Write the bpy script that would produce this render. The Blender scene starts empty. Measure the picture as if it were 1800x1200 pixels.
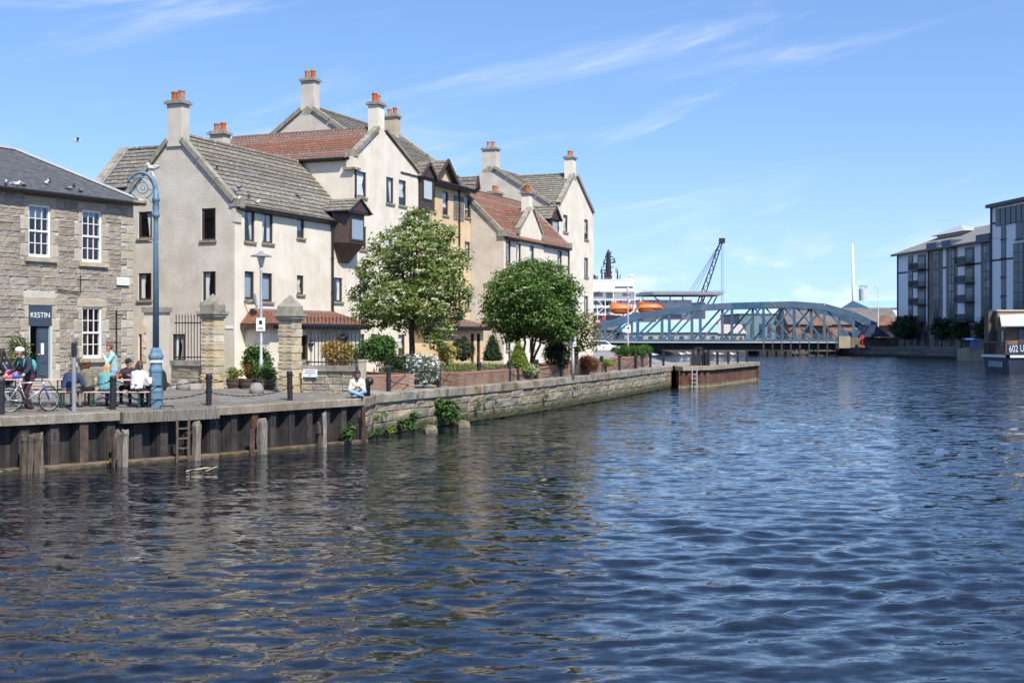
import bpy, bmesh, math, random
import numpy as np
from mathutils import Vector, Matrix
random.seed(7)
RS = np.random.RandomState(11)
S = bpy.context.scene
C = S.collection
# ------------------------------------------------------------------ camera, world, sun, exposure
F, HOR, EYE = 2200.0, 590.0, 3.57          # focal length in photo pixels, horizon row, eye height over the water
cam_d = bpy.data.cameras.new('camera'); cam = bpy.data.objects.new('camera', cam_d); C.objects.link(cam)
cam.location = (0, 0, EYE); cam.rotation_euler = (math.radians(90), 0, 0)
cam_d.sensor_width = 36; cam_d.lens = F / 1800 * 36; cam_d.shift_y = -10 / 1800
cam_d.clip_start = .1; cam_d.clip_end = 12000
S.camera = cam
SUN_EL, SUN_H = math.radians(50), Vector((.47, -.88)).normalized()
TO_SUN = Vector((SUN_H.x * math.cos(SUN_EL), SUN_H.y * math.cos(SUN_EL), math.sin(SUN_EL)))
sd = bpy.data.lights.new('sun', 'SUN'); sd.energy = 4.6; sd.angle = math.radians(.53); sd.color = (1, .955, .88)
so = bpy.data.objects.new('sun', sd); C.objects.link(so); so.rotation_euler = (-TO_SUN).to_track_quat('-Z', 'Y').to_euler(); so.location = (30, -40, 60)
W = bpy.data.worlds.new('World'); S.world = W; W.use_nodes = True
def world():
    nt = W.node_tree; N = nt.nodes; L = nt.links; N.clear()
    out = N.new('ShaderNodeOutputWorld'); bg = N.new('ShaderNodeBackground'); bg.inputs['Strength'].default_value = .15
    sky = N.new('ShaderNodeTexSky'); sky.sky_type = 'NISHITA'; sky.sun_disc = False; sky.sun_elevation = SUN_EL
    sky.sun_rotation = math.atan2(SUN_H.x, SUN_H.y); sky.altitude = 10; sky.air_density = 1.0; sky.dust_density = .15; sky.ozone_density = 1.6
    tc = N.new('ShaderNodeTexCoord'); sep = N.new('ShaderNodeSeparateXYZ'); L.new(tc.outputs['Generated'], sep.inputs[0])
    def math_(op, a, b=None, c=None):
        n = N.new('ShaderNodeMath'); n.operation = op
        for i, q in enumerate((a, b, c)):
            if q is None: continue
            if isinstance(q, (int, float)): n.inputs[i].default_value = q
            else: L.new(q, n.inputs[i])
        return n.outputs[0]
    x, y, z = sep.outputs
    lift = N.new('ShaderNodeCombineXYZ'); L.new(x, lift.inputs[0]); L.new(y, lift.inputs[1]); L.new(math_('MULTIPLY_ADD', math_('MAXIMUM', z, 0), .9, .12), lift.inputs[2])
    nv = N.new('ShaderNodeVectorMath'); nv.operation = 'NORMALIZE'; L.new(lift.outputs[0], nv.inputs[0]); L.new(nv.outputs[0], sky.inputs['Vector'])
    hs = N.new('ShaderNodeHueSaturation'); hs.inputs['Saturation'].default_value = 1.16; hs.inputs['Hue'].default_value = .507; L.new(sky.outputs[0], hs.inputs['Color'])
    az = math_('ARCTAN2', x, y); el = math_('ARCSINE', z)
    def layer(ax, ex, tilt, scale, det, rough, dist, lo, hi, seed):
        cb = N.new('ShaderNodeCombineXYZ')
        L.new(math_('MULTIPLY', az, ax), cb.inputs[0])
        L.new(math_('MULTIPLY', math_('MULTIPLY_ADD', az, tilt, el), ex), cb.inputs[1]); cb.inputs[2].default_value = seed
        t = N.new('ShaderNodeTexNoise'); t.inputs['Scale'].default_value = scale; t.inputs['Detail'].default_value = det
        t.inputs['Roughness'].default_value = rough; t.inputs['Distortion'].default_value = dist
        L.new(cb.outputs[0], t.inputs['Vector'])
        r = N.new('ShaderNodeMapRange'); r.interpolation_type = 'SMOOTHSTEP'; L.new(t.outputs['Fac'], r.inputs[0])
        r.inputs[1].default_value = lo; r.inputs[2].default_value = hi
        return r.outputs[0]
    cirrus = layer(2.2, 13, -.22, 1.5, 9, .56, .9, .50, .78, 3.7)
    fine = layer(7, 34, -.30, 1.4, 7, .6, 1.2, .40, .80, 9.1)
    puff = layer(9, 17, 0, 1.7, 6, .5, .2, .52, .74, 21.3)
    low = N.new('ShaderNodeMapRange'); L.new(el, low.inputs[0]); low.inputs[1].default_value = .095; low.inputs[2].default_value = .03
    wc = math_('MULTIPLY', cirrus, math_('MULTIPLY_ADD', fine, .7, .45))
    pc = math_('MULTIPLY', math_('MULTIPLY', puff, low.outputs[0]), .55)
    fac = math_('MINIMUM', math_('MULTIPLY_ADD', wc, .44, pc), .8)
    mx = N.new('ShaderNodeMix'); mx.data_type = 'RGBA'; L.new(fac, mx.inputs['Factor'])
    hz = N.new('ShaderNodeMapRange'); hz.interpolation_type = 'SMOOTHSTEP'; L.new(el, hz.inputs[0]); hz.inputs[1].default_value = .17; hz.inputs[2].default_value = -.02; hz.inputs[4].default_value = .45
    m0 = N.new('ShaderNodeMix'); m0.data_type = 'RGBA'; L.new(hz.outputs[0], m0.inputs[0]); L.new(hs.outputs[0], m0.inputs[6]); m0.inputs[7].default_value = (2.9, 3.8, 5.4, 1)
    L.new(m0.outputs[2], mx.inputs[6]); mx.inputs[7].default_value = (6.4, 6.3, 6.5, 1)
    L.new(mx.outputs[2], bg.inputs['Color']); L.new(bg.outputs[0], out.inputs['Surface'])
world()
S.view_settings.view_transform = 'Standard'; S.view_settings.look = 'None'; S.view_settings.gamma = 1
S.view_settings.use_curve_mapping = False; S.view_settings.exposure = .5
S.render.engine = 'CYCLES'
S.cycles.max_bounces = 6; S.cycles.transparent_max_bounces = 12; S.cycles.caustics_reflective = False; S.cycles.caustics_refractive = False

# ------------------------------------------------------------------ helpers
def lin(r, g, b):
    f = lambda c: (c / 12.92 if c <= .04045 else ((c + .055) / 1.055) ** 2.4)
    return (f(r / 255), f(g / 255), f(b / 255), 1)
def at(px, py, Y): return Vector(((px - 900) * Y / F, Y, EYE + (HOR - py) * Y / F))
def hit(px, P, D):
    """distance t along the plan line P + t D that is seen in photo column px"""
    k = (px - 900) / F
    return (k * P[1] - P[0]) / (D[0] - k * D[1])
OFF = {}                                   # root name -> origin in its own frame
def offset_of(o):
    while o is not None:
        if o.name in OFF: return OFF[o.name]
        o = o.parent
    return (0, 0, 0)
def tag(o, label=None, cat=None, group=None, kind=None):
    if label: o['label'] = label
    if cat: o['category'] = cat
    if group: o['group'] = group
    if kind: o['kind'] = kind
    return o
def thing(name, label, cat, loc, rz=0, group=None, off=None):
    """an Empty at the thing's base; off: that point in the coordinates its parts are written in"""
    o = bpy.data.objects.new(name, None); C.objects.link(o); o.location = loc; o.rotation_euler = (0, 0, rz); o.empty_display_size = .2
    tag(o, label, cat, group); OFF[o.name] = tuple(loc) if off is None else off
    return o
class MB:
    def __init__(s): s.v = []; s.f = []; s.m = []
    def add(s, vs, fs, mi=0):
        n = len(s.v); s.v += [tuple(p) for p in vs]; s.f += [tuple(i + n for i in f) for f in fs]; s.m += [mi] * len(fs); return s
    def hexa(s, p, mi=0):                  # 8 corners, bottom ring then top ring
        return s.add(p, [(3, 2, 1, 0), (4, 5, 6, 7), (0, 1, 5, 4), (1, 2, 6, 5), (2, 3, 7, 6), (3, 0, 4, 7)], mi)
    def box(s, x0, x1, y0, y1, z0, z1, mi=0):
        return s.hexa([(x0, y0, z0), (x1, y0, z0), (x1, y1, z0), (x0, y1, z0), (x0, y0, z1), (x1, y0, z1), (x1, y1, z1), (x0, y1, z1)], mi)
    def bar(s, p, q, w, h, up=(0, 0, 1), mi=0):
        p = Vector(p); q = Vector(q); d = (q - p).normalized(); u = Vector(up)
        a = d.cross(u)
        if a.length < 1e-4: a = d.cross(Vector((0, 1, 0)))
        a.normalize(); b = a.cross(d).normalized(); a = a * (w / 2); b = b * (h / 2)
        return s.hexa([p - a - b, q - a - b, q + a - b, p + a - b, p - a + b, q - a + b, q + a + b, p + a + b], mi)
    def tube(s, pts, r, n=8, mi=0, cap=True):
        pts = [Vector(p) for p in pts]; k = len(pts); rr = r if hasattr(r, '__len__') else [r] * k
        vs = []; ref = None
        for i, p in enumerate(pts):
            d = (pts[min(i + 1, k - 1)] - pts[max(i - 1, 0)]).normalized()
            if ref is None:
                ref = d.cross(Vector((0, 0, 1)))
                if ref.length < 1e-3: ref = d.cross(Vector((0, 1, 0)))
            a = (ref - d * ref.dot(d)).normalized(); ref = a; b = d.cross(a)
            for j in range(n):
                t = 2 * math.pi * j / n; vs.append(p + (a * math.cos(t) + b * math.sin(t)) * rr[i])
        fs = [(i * n + j, i * n + (j + 1) % n, (i + 1) * n + (j + 1) % n, (i + 1) * n + j) for i in range(k - 1) for j in range(n)]
        if cap: fs += [tuple(range(n - 1, -1, -1)), tuple((k - 1) * n + j for j in range(n))]
        return s.add(vs, fs, mi)
    def lathe(s, prof, n=12, c=(0, 0, 0), mi=0, ph=0):
        vs = []; k = len(prof)
        for r, z in prof:
            for j in range(n):
                t = 2 * math.pi * j / n + ph; vs.append((c[0] + r * math.cos(t), c[1] + r * math.sin(t), c[2] + z))
        fs = [(i * n + j, i * n + (j + 1) % n, (i + 1) * n + (j + 1) % n, (i + 1) * n + j) for i in range(k - 1) for j in range(n)]
        fs += [tuple(range(n - 1, -1, -1)), tuple((k - 1) * n + j for j in range(n))]
        return s.add(vs, fs, mi)
    def prism(s, poly, ext, mi=0):
        n = len(poly); e = Vector(ext); a = [Vector(p) for p in poly]
        return s.add(a + [p + e for p in a], [tuple(range(n - 1, -1, -1)), tuple(range(n, 2 * n))] + [(i, (i + 1) % n, (i + 1) % n + n, i + n) for i in range(n)], mi)
    def ball(s, c, r, nu=12, nv=8, mi=0):
        if not hasattr(r, '__len__'): r = (r, r, r)
        vs = [(c[0], c[1], c[2] - r[2])]
        for i in range(1, nv):
            a = math.pi * i / nv - math.pi / 2
            for j in range(nu):
                t = 2 * math.pi * j / nu; vs.append((c[0] + r[0] * math.cos(a) * math.cos(t), c[1] + r[1] * math.cos(a) * math.sin(t), c[2] + r[2] * math.sin(a)))
        vs.append((c[0], c[1], c[2] + r[2])); e = len(vs) - 1
        fs = [(0, 1 + (j + 1) % nu, 1 + j) for j in range(nu)]
        fs += [(1 + (i - 1) * nu + j, 1 + (i - 1) * nu + (j + 1) % nu, 1 + i * nu + (j + 1) % nu, 1 + i * nu + j) for i in range(1, nv - 1) for j in range(nu)]
        fs += [(e, 1 + (nv - 2) * nu + j, 1 + (nv - 2) * nu + (j + 1) % nu) for j in range(nu)]
        return s.add(vs, fs, mi)
    def build(s, name, mat, parent=None, smooth=False, off=None):
        o3 = off if off is not None else offset_of(parent)
        me = bpy.data.meshes.new(name)
        me.from_pydata([(p[0] - o3[0], p[1] - o3[1], p[2] - o3[2]) for p in s.v], [], s.f)
        for m in (mat if isinstance(mat, (list, tuple)) else [mat]): me.materials.append(m)
        if isinstance(mat, (list, tuple)): me.polygons.foreach_set('material_index', s.m)
        if smooth: me.polygons.foreach_set('use_smooth', [True] * len(me.polygons))
        me.update()
        o = bpy.data.objects.new(name, me); C.objects.link(o)
        if parent is not None: o.parent = parent
        return o
def single(name, mb, mat, label, cat, loc, group=None, smooth=False):
    """a thing that is one mesh, written in world coordinates, origin at loc"""
    o = mb.build(name, mat, None, smooth, off=tuple(loc)); o.location = loc
    return tag(o, label, cat, group)
def struct(name, mb, mat, smooth=False):
    o = mb.build(name, mat, None, smooth); o['kind'] = 'structure'; return o
def inst(name, me, parent, loc, rz=0, sc=(1, 1, 1), mat=None):
    o = bpy.data.objects.new(name, me); C.objects.link(o); o.parent = parent
    o3 = offset_of(parent); o.location = (loc[0] - o3[0], loc[1] - o3[1], loc[2] - o3[2]); o.rotation_euler = (0, 0, rz); o.scale = sc
    return o
ORD = 'first second third fourth fifth sixth seventh eighth ninth tenth eleventh twelfth thirteenth fourteenth fifteenth sixteenth seventeenth eighteenth nineteenth twentieth twenty-first twenty-second twenty-third twenty-fourth twenty-fifth twenty-sixth twenty-seventh twenty-eighth'.split()

# ------------------------------------------------------------------ materials
MATS = {}
def mat(name, c1, c2=None, scale=6, rough=.8, bump=0, bscale=60, metal=0, rand=0, spots=None, streak=None, spec=.5, stretch=(1, 1, 1), island=None, low=None, detail=6, lo=.35, hi=.65, trans=0):
    """noise-mixed Principled material. rand: value change per object; spots: (colour, scale, lo, hi); streak: (colour, amount)
    island: list of colours picked per mesh island; low: (colour, z0, z1) growth up to a water level in world height"""
    if name in MATS: return MATS[name]
    m = bpy.data.materials.new(name); m.use_nodes = True; nt = m.node_tree; N = nt.nodes; L = nt.links
    b = N['Principled BSDF']; b.inputs['Roughness'].default_value = rough; b.inputs['Metallic'].default_value = metal; b.inputs['Specular IOR Level'].default_value = spec
    tc = N.new('ShaderNodeTexCoord'); mp = N.new('ShaderNodeMapping'); mp.inputs['Scale'].default_value = stretch
    oi = N.new('ShaderNodeObjectInfo'); va = N.new('ShaderNodeVectorMath'); va.operation = 'ADD'
    rv = N.new('ShaderNodeMath'); rv.operation = 'MULTIPLY'; rv.inputs[1].default_value = 40; L.new(oi.outputs['Random'], rv.inputs[0])
    L.new(tc.outputs['Object'], va.inputs[0]); L.new(rv.outputs[0], va.inputs[1]); L.new(va.outputs[0], mp.inputs[0])
    vec = mp.outputs[0]
    def noise(sc, det=6, rg=.55, v=None):
        t = N.new('ShaderNodeTexNoise'); t.inputs['Scale'].default_value = sc; t.inputs['Detail'].default_value = det; t.inputs['Roughness'].default_value = rg
        L.new(v or vec, t.inputs['Vector']); return t.outputs['Fac']
    def rng(x, a, b_, c=0, d=1):
        r = N.new('ShaderNodeMapRange'); L.new(x, r.inputs[0]); r.inputs[1].default_value = a; r.inputs[2].default_value = b_; r.inputs[3].default_value = c; r.inputs[4].default_value = d; return r.outputs[0]
    def mix(f, a, b_):
        x = N.new('ShaderNodeMix'); x.data_type = 'RGBA'
        for i, q in ((0, f), (6, a), (7, b_)):
            if isinstance(q, (int, float)): x.inputs[i].default_value = q
            elif isinstance(q, tuple): x.inputs[i].default_value = q
            else: L.new(q, x.inputs[i])
        return x.outputs[2]
    col = tuple(c1)
    if island:
        g = N.new('ShaderNodeNewGeometry'); cr = N.new('ShaderNodeValToRGB'); cr.color_ramp.elements[0].color = island[0]; cr.color_ramp.elements[1].color = island[-1]
        for i, c in enumerate(island[1:-1]):
            e = cr.color_ramp.elements.new((i + 1) / (len(island) - 1)); e.color = c
        L.new(g.outputs['Random Per Island'], cr.inputs[0]); col = cr.outputs[0]
    if c2 is not None: col = mix(rng(noise(scale, detail), lo, hi), col, tuple(c2))
    if streak:
        m2 = N.new('ShaderNodeMapping'); m2.inputs['Scale'].default_value = (3.2, 3.2, .22); L.new(va.outputs[0], m2.inputs[0])
        f = rng(noise(1.6, 7, .65, m2.outputs[0]), .48, .78, 0, streak[1]); col = mix(f, col, streak[0])
    if spots: col = mix(rng(noise(spots[1], 3, .5), spots[2], spots[3]), col, spots[0])
    if rand:
        hs = N.new('ShaderNodeHueSaturation'); L.new(rng(oi.outputs['Random'], 0, 1, 1 - rand, 1 + rand), hs.inputs['Value'])
        r2 = N.new('ShaderNodeMath'); r2.operation = 'FRACT'; r3 = N.new('ShaderNodeMath'); r3.operation = 'MULTIPLY'; r3.inputs[1].default_value = 17.3
        L.new(oi.outputs['Random'], r3.inputs[0]); L.new(r3.outputs[0], r2.inputs[0]); L.new(rng(r2.outputs[0], 0, 1, .75, 1.3), hs.inputs['Saturation'])
        if isinstance(col, tuple): hs.inputs['Color'].default_value = col
        else: L.new(col, hs.inputs['Color'])
        col = hs.outputs[0]
    if low:
        g = N.new('ShaderNodeNewGeometry'); sp = N.new('ShaderNodeSeparateXYZ'); L.new(g.outputs['Position'], sp.inputs[0])
        ad = N.new('ShaderNodeMath'); ad.operation = 'MULTIPLY_ADD'; L.new(noise(2.5, 5), ad.inputs[0]); ad.inputs[1].default_value = -.5; L.new(sp.outputs[2], ad.inputs[2])
        col = mix(rng(ad.outputs[0], low[1] - .25, low[2] - .25, 1, 0), col, low[0])
    if isinstance(col, tuple): b.inputs['Base Color'].default_value = col
    else: L.new(col, b.inputs['Base Color'])
    if bump:
        bn = N.new('ShaderNodeBump'); bn.inputs['Strength'].default_value = min(1, bump); bn.inputs['Distance'].default_value = .02 * max(1, bump)
        L.new(noise(bscale, 4, .6), bn.inputs['Height']); L.new(bn.outputs[0], b.inputs['Normal'])
    if trans:
        out = N['Material Output']; tr = N.new('ShaderNodeBsdfTranslucent'); ms = N.new('ShaderNodeMixShader'); ms.inputs[0].default_value = trans
        if isinstance(col, tuple): tr.inputs[0].default_value = col
        else: L.new(col, tr.inputs[0])
        L.new(b.outputs[0], ms.inputs[1]); L.new(tr.outputs[0], ms.inputs[2]); L.new(ms.outputs[0], out.inputs['Surface'])
    MATS[name] = m; return m
def glass(name='window_glass', tint=(.86, .9, .92, 1)):
    if name in MATS: return MATS[name]
    m = bpy.data.materials.new(name); m.use_nodes = True; nt = m.node_tree; N = nt.nodes; L = nt.links; N.remove(N['Principled BSDF'])
    a = N.new('ShaderNodeBsdfTransparent'); a.inputs[0].default_value = tint; g = N.new('ShaderNodeBsdfGlossy'); g.inputs['Roughness'].default_value = .03
    tc = N.new('ShaderNodeTexCoord'); t = N.new('ShaderNodeTexNoise'); t.inputs['Scale'].default_value = 1.4; bn = N.new('ShaderNodeBump'); bn.inputs['Strength'].default_value = .05; bn.inputs['Distance'].default_value = .1
    L.new(tc.outputs['Object'], t.inputs[0]); L.new(t.outputs[0], bn.inputs['Height']); L.new(bn.outputs[0], g.inputs['Normal'])
    lw = N.new('ShaderNodeLayerWeight'); lw.inputs[0].default_value = .5; pw = N.new('ShaderNodeMath'); pw.operation = 'POWER'; L.new(lw.outputs['Facing'], pw.inputs[0]); pw.inputs[1].default_value = 3.5
    f = N.new('ShaderNodeMath'); f.operation = 'MULTIPLY_ADD'; L.new(pw.outputs[0], f.inputs[0]); f.inputs[1].default_value = .85; f.inputs[2].default_value = .085; ms = N.new('ShaderNodeMixShader'); L.new(f.outputs[0], ms.inputs[0]); L.new(a.outputs[0], ms.inputs[1]); L.new(g.outputs[0], ms.inputs[2])
    L.new(ms.outputs[0], N['Material Output'].inputs['Surface']); MATS[name] = m; return m
def paving(name, c1, c2, joint, w, h, bump=.6, rot=0):
    m = bpy.data.materials.new(name); m.use_nodes = True; nt = m.node_tree; N = nt.nodes; L = nt.links; b = N['Principled BSDF']; b.inputs['Roughness'].default_value = .82
    g = N.new('ShaderNodeNewGeometry'); mp = N.new('ShaderNodeMapping'); mp.inputs['Rotation'].default_value = (0, 0, rot); L.new(g.outputs['Position'], mp.inputs[0])
    br = N.new('ShaderNodeTexBrick'); br.inputs['Scale'].default_value = 1; br.inputs['Brick Width'].default_value = w; br.inputs['Row Height'].default_value = h; br.inputs['Mortar Size'].default_value = min(w, h) * .06
    br.inputs['Color1'].default_value = c1; br.inputs['Color2'].default_value = c2; br.inputs['Mortar'].default_value = joint; br.inputs['Mortar Smooth'].default_value = .3; L.new(mp.outputs[0], br.inputs[0])
    t = N.new('ShaderNodeTexNoise'); t.inputs['Scale'].default_value = 1.1; t.inputs['Detail'].default_value = 8; L.new(g.outputs['Position'], t.inputs[0])
    r = N.new('ShaderNodeMapRange'); L.new(t.outputs[0], r.inputs[0]); r.inputs[1].default_value = .3; r.inputs[2].default_value = .7; r.inputs[3].default_value = .72; r.inputs[4].default_value = 1.22
    mx = N.new('ShaderNodeMix'); mx.data_type = 'RGBA'; mx.blend_type = 'MULTIPLY'; mx.inputs[0].default_value = 1; L.new(br.outputs[0], mx.inputs[6]); L.new(r.outputs[0], mx.inputs[7]); L.new(mx.outputs[2], b.inputs['Base Color'])
    bn = N.new('ShaderNodeBump'); bn.inputs['Strength'].default_value = bump; bn.inputs['Distance'].default_value = .02; bn.invert = True; L.new(br.outputs['Fac'], bn.inputs['Height']); L.new(bn.outputs[0], b.inputs['Normal'])
    MATS[name] = m; return m
GLASS = glass()
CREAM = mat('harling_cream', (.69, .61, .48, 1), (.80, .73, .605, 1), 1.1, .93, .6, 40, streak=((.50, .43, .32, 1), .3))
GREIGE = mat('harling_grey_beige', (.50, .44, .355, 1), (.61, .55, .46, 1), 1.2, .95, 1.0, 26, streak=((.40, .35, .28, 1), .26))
OCHRE = mat('render_ochre', (.62, .44, .25, 1), (.70, .52, .32, 1), 1.3, .93, .4, 45, streak=((.50, .40, .27, 1), .4))
TILE_G = mat('grey_roof_tile', (.135, .118, .094, 1), (.205, .182, .146, 1), 3, .9, .5, 30, rand=.16, spots=((.52, .50, .44, 1), 7, .62, .67), stretch=(1.6, 1, 1))
TILE_R = mat('red_roof_tile', (.14, .072, .052, 1), (.205, .107, .077, 1), 3.5, .85, .4, 30, rand=.14, spots=((.42, .37, .31, 1), 8, .65, .72))
SLATE = mat('slate', (.055, .056, .06, 1), (.12, .12, .12, 1), 5, .6, .4, 20, rand=.1, stretch=(1, 3, 3))
COPE = mat('weathered_cope_stone', (.23, .205, .16, 1), (.33, .30, .24, 1), 4, .92, .6, 30, rand=.12, spots=((.16, .15, .10, 1), 3, .56, .7))
POT = mat('terracotta_pot', (.36, .115, .06, 1), (.48, .19, .10, 1), 7, .8, .2, 40, rand=.12)
BROWN = mat('brown_stained_timber', (.045, .026, .02, 1), (.075, .045, .033, 1), 9, .5, .15, 50)
GUTTER = mat('black_gutter', (.014, .012, .012, 1), None, rough=.45)
WHITE = mat('white_paint', (.80, .80, .78, 1), (.72, .72, .69, 1), 5, .45)
CURTAIN = mat('pale_curtain', (.76, .76, .74, 1), (.84, .83, .80, 1), 4, .9, rand=.12)
BLIND = mat('pale_blue_blind', (.45, .55, .66, 1), None, rough=.8)
LEAD = mat('lead_flashing', (.22, .23, .25, 1), (.30, .31, .33, 1), 5, .55)
RUBBLE = mat('rubble_sandstone', (.26, .222, .175, 1), (.37, .325, .265, 1), 3.2, .92, .9, 16, rand=.17, spots=((.20, .17, .13, 1), 4, .58, .74))
DRESSED = mat('dressed_sandstone', (.37, .32, .245, 1), (.46, .405, .32, 1), 2.5, .9, .5, 22, rand=.12, streak=((.22, .19, .15, 1), .55))
MORTAR = mat('lime_mortar', (.44, .40, .34, 1), (.54, .50, .43, 1), 6, .95, .5, 40)
GOLDEN = mat('golden_sandstone', (.44, .35, .22, 1), (.57, .48, .33, 1), 2.6, .9, .6, 20, rand=.16, spots=((.30, .26, .20, 1), 2.2, .57, .7))
QUAYSTONE = mat('quay_stone', (.19, .16, .112, 1), (.30, .26, .195, 1), 2.0, .92, .9, 9, rand=.24, streak=((.12, .10, .07, 1), .85), spots=((.40, .36, .28, 1), 2.5, .62, .74), low=((.045, .048, .016, 1), .18, .6))
COPING = mat('concrete_coping', (.19, .16, .12, 1), (.29, .255, .205, 1), 2.4, .93, .9, 18, rand=.15, streak=((.10, .075, .05, 1), .75), spots=((.36, .33, .28, 1), 5, .6, .68))
STEEL = mat('black_tarred_steel', (.014, .013, .014, 1), (.034, .029, .027, 1), 3, .6, .4, 20, rand=.2, streak=((.11, .075, .05, 1), .5), low=((.03, .024, .014, 1), .06, .2))
RUST = mat('rusty_steel', (.055, .032, .021, 1), (.12, .07, .042, 1), 4, .85, .8, 25, rand=.2, spots=((.045, .03, .022, 1), 3, .55, .7))
REDRUST = mat('red_rusted_steel', (.085, .040, .028, 1), (.13, .066, .046, 1), 3, .8, .5, 18, rand=.15, streak=((.08, .035, .024, 1), .7), low=((.22, .19, .115, 1), .1, .26))
OLDWOOD = mat('weathered_timber', (.13, .11, .085, 1), (.27, .245, .205, 1), 6, .92, 1.0, 9, rand=.18, stretch=(6, 6, .5), streak=((.07, .055, .04, 1), .9))
DARKWOOD = mat('rotten_timber', (.055, .04, .03, 1), (.15, .12, .09, 1), 6, .92, 1.0, 9, rand=.2, stretch=(6, 6, .5))
BLACKIRON = mat('black_iron', (.012, .012, .014, 1), (.022, .021, .022, 1), 8, .45, .1, 40)
BLUEIRON = mat('blue_painted_iron', (.085, .175, .255, 1), (.125, .225, .30, 1), 4, .5, .25, 30, spots=((.19, .23, .25, 1), 7, .62, .7), streak=((.06, .09, .11, 1), .5))
GREYMETAL = mat('galvanised_metal', (.40, .40, .39, 1), (.50, .50, .49, 1), 6, .5, metal=.35)
BRIDGE = mat('bridge_blue_paint', (.050, .098, .150, 1), (.072, .128, .185, 1), .5, .6, 0, rand=.08, spots=((.20, .22, .22, 1), .9, .6, .74))
BRICK = paving('garden_brick', (.27, .125, .08, 1), (.33, .17, .11, 1), (.30, .25, .20, 1), .225, .075, .5)
SETTS = paving('granite_setts', (.15, .135, .115, 1), (.25, .225, .19, 1), (.07, .062, .05, 1), .24, .15, 1.0, .6)
FLAGS = paving('grey_flagstones', (.27, .25, .225, 1), (.33, .31, .28, 1), (.16, .145, .125, 1), .6, .45, .6, .4)
SKIN = mat('skin', (.50, .28, .19, 1), None, rough=.55); SKIN_D = mat('skin_brown', (.22, .105, .06, 1), None, rough=.55)
EYE_M = mat('eye_dark', (.02, .015, .012, 1), None, rough=.3)
# ------------------------------------------------------------------ lie of the land
QE = [Vector(p) for p in ((-21.2, 24.3), (-13.2, 32.3), (-8.7, 36.7), (-5.0, 42.0), (-4.9, 44.6), (.92, 57.75), (6.57, 73.3), (11.0, 86.2))]   # quay edge, left to right
LAND = QE + [Vector(p) for p in ((12.2, 92.0), (11.6, 98.0), (15.2, 225.0), (15.6, 246.0))]
def qdist(x, y):
    p = Vector((x, y)); best = 1e9
    for a, b in zip(QE[:-1], QE[1:]):
        d = b - a; t = max(0, min(1, (p - a).dot(d) / d.length_squared)); best = min(best, (p - a - d * t).length)
    return best
def zg(x, y):
    d = min(qdist(x, y), 13.0); s = max(0, min(1, (y - 41) / 9)); s = s * s * (3 - 2 * s)
    return 1.47 + d * (.034 * (1 - s) + .014 * s)
def on_quay(px, inset, lst=None):
    """plan point seen in column px on the line that runs inset metres inside the quay edge"""
    L = lst or QE[:-1] + [QE[-1] + (QE[-1] - QE[-2]) * .5]
    for a, b in zip(L[:-1], L[1:]):
        d = (b - a).normalized(); n = Vector((-d.y, d.x)); P = a + n * inset; t = hit(px, P, d)
        if -.3 <= t <= (b - a).length + .3 and (P + d * t).y > 5: return P + d * t
    raise ValueError(px)
def gnd(px, Y):
    x = (px - 900) * Y / F; return Vector((x, Y, zg(x, Y)))
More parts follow.
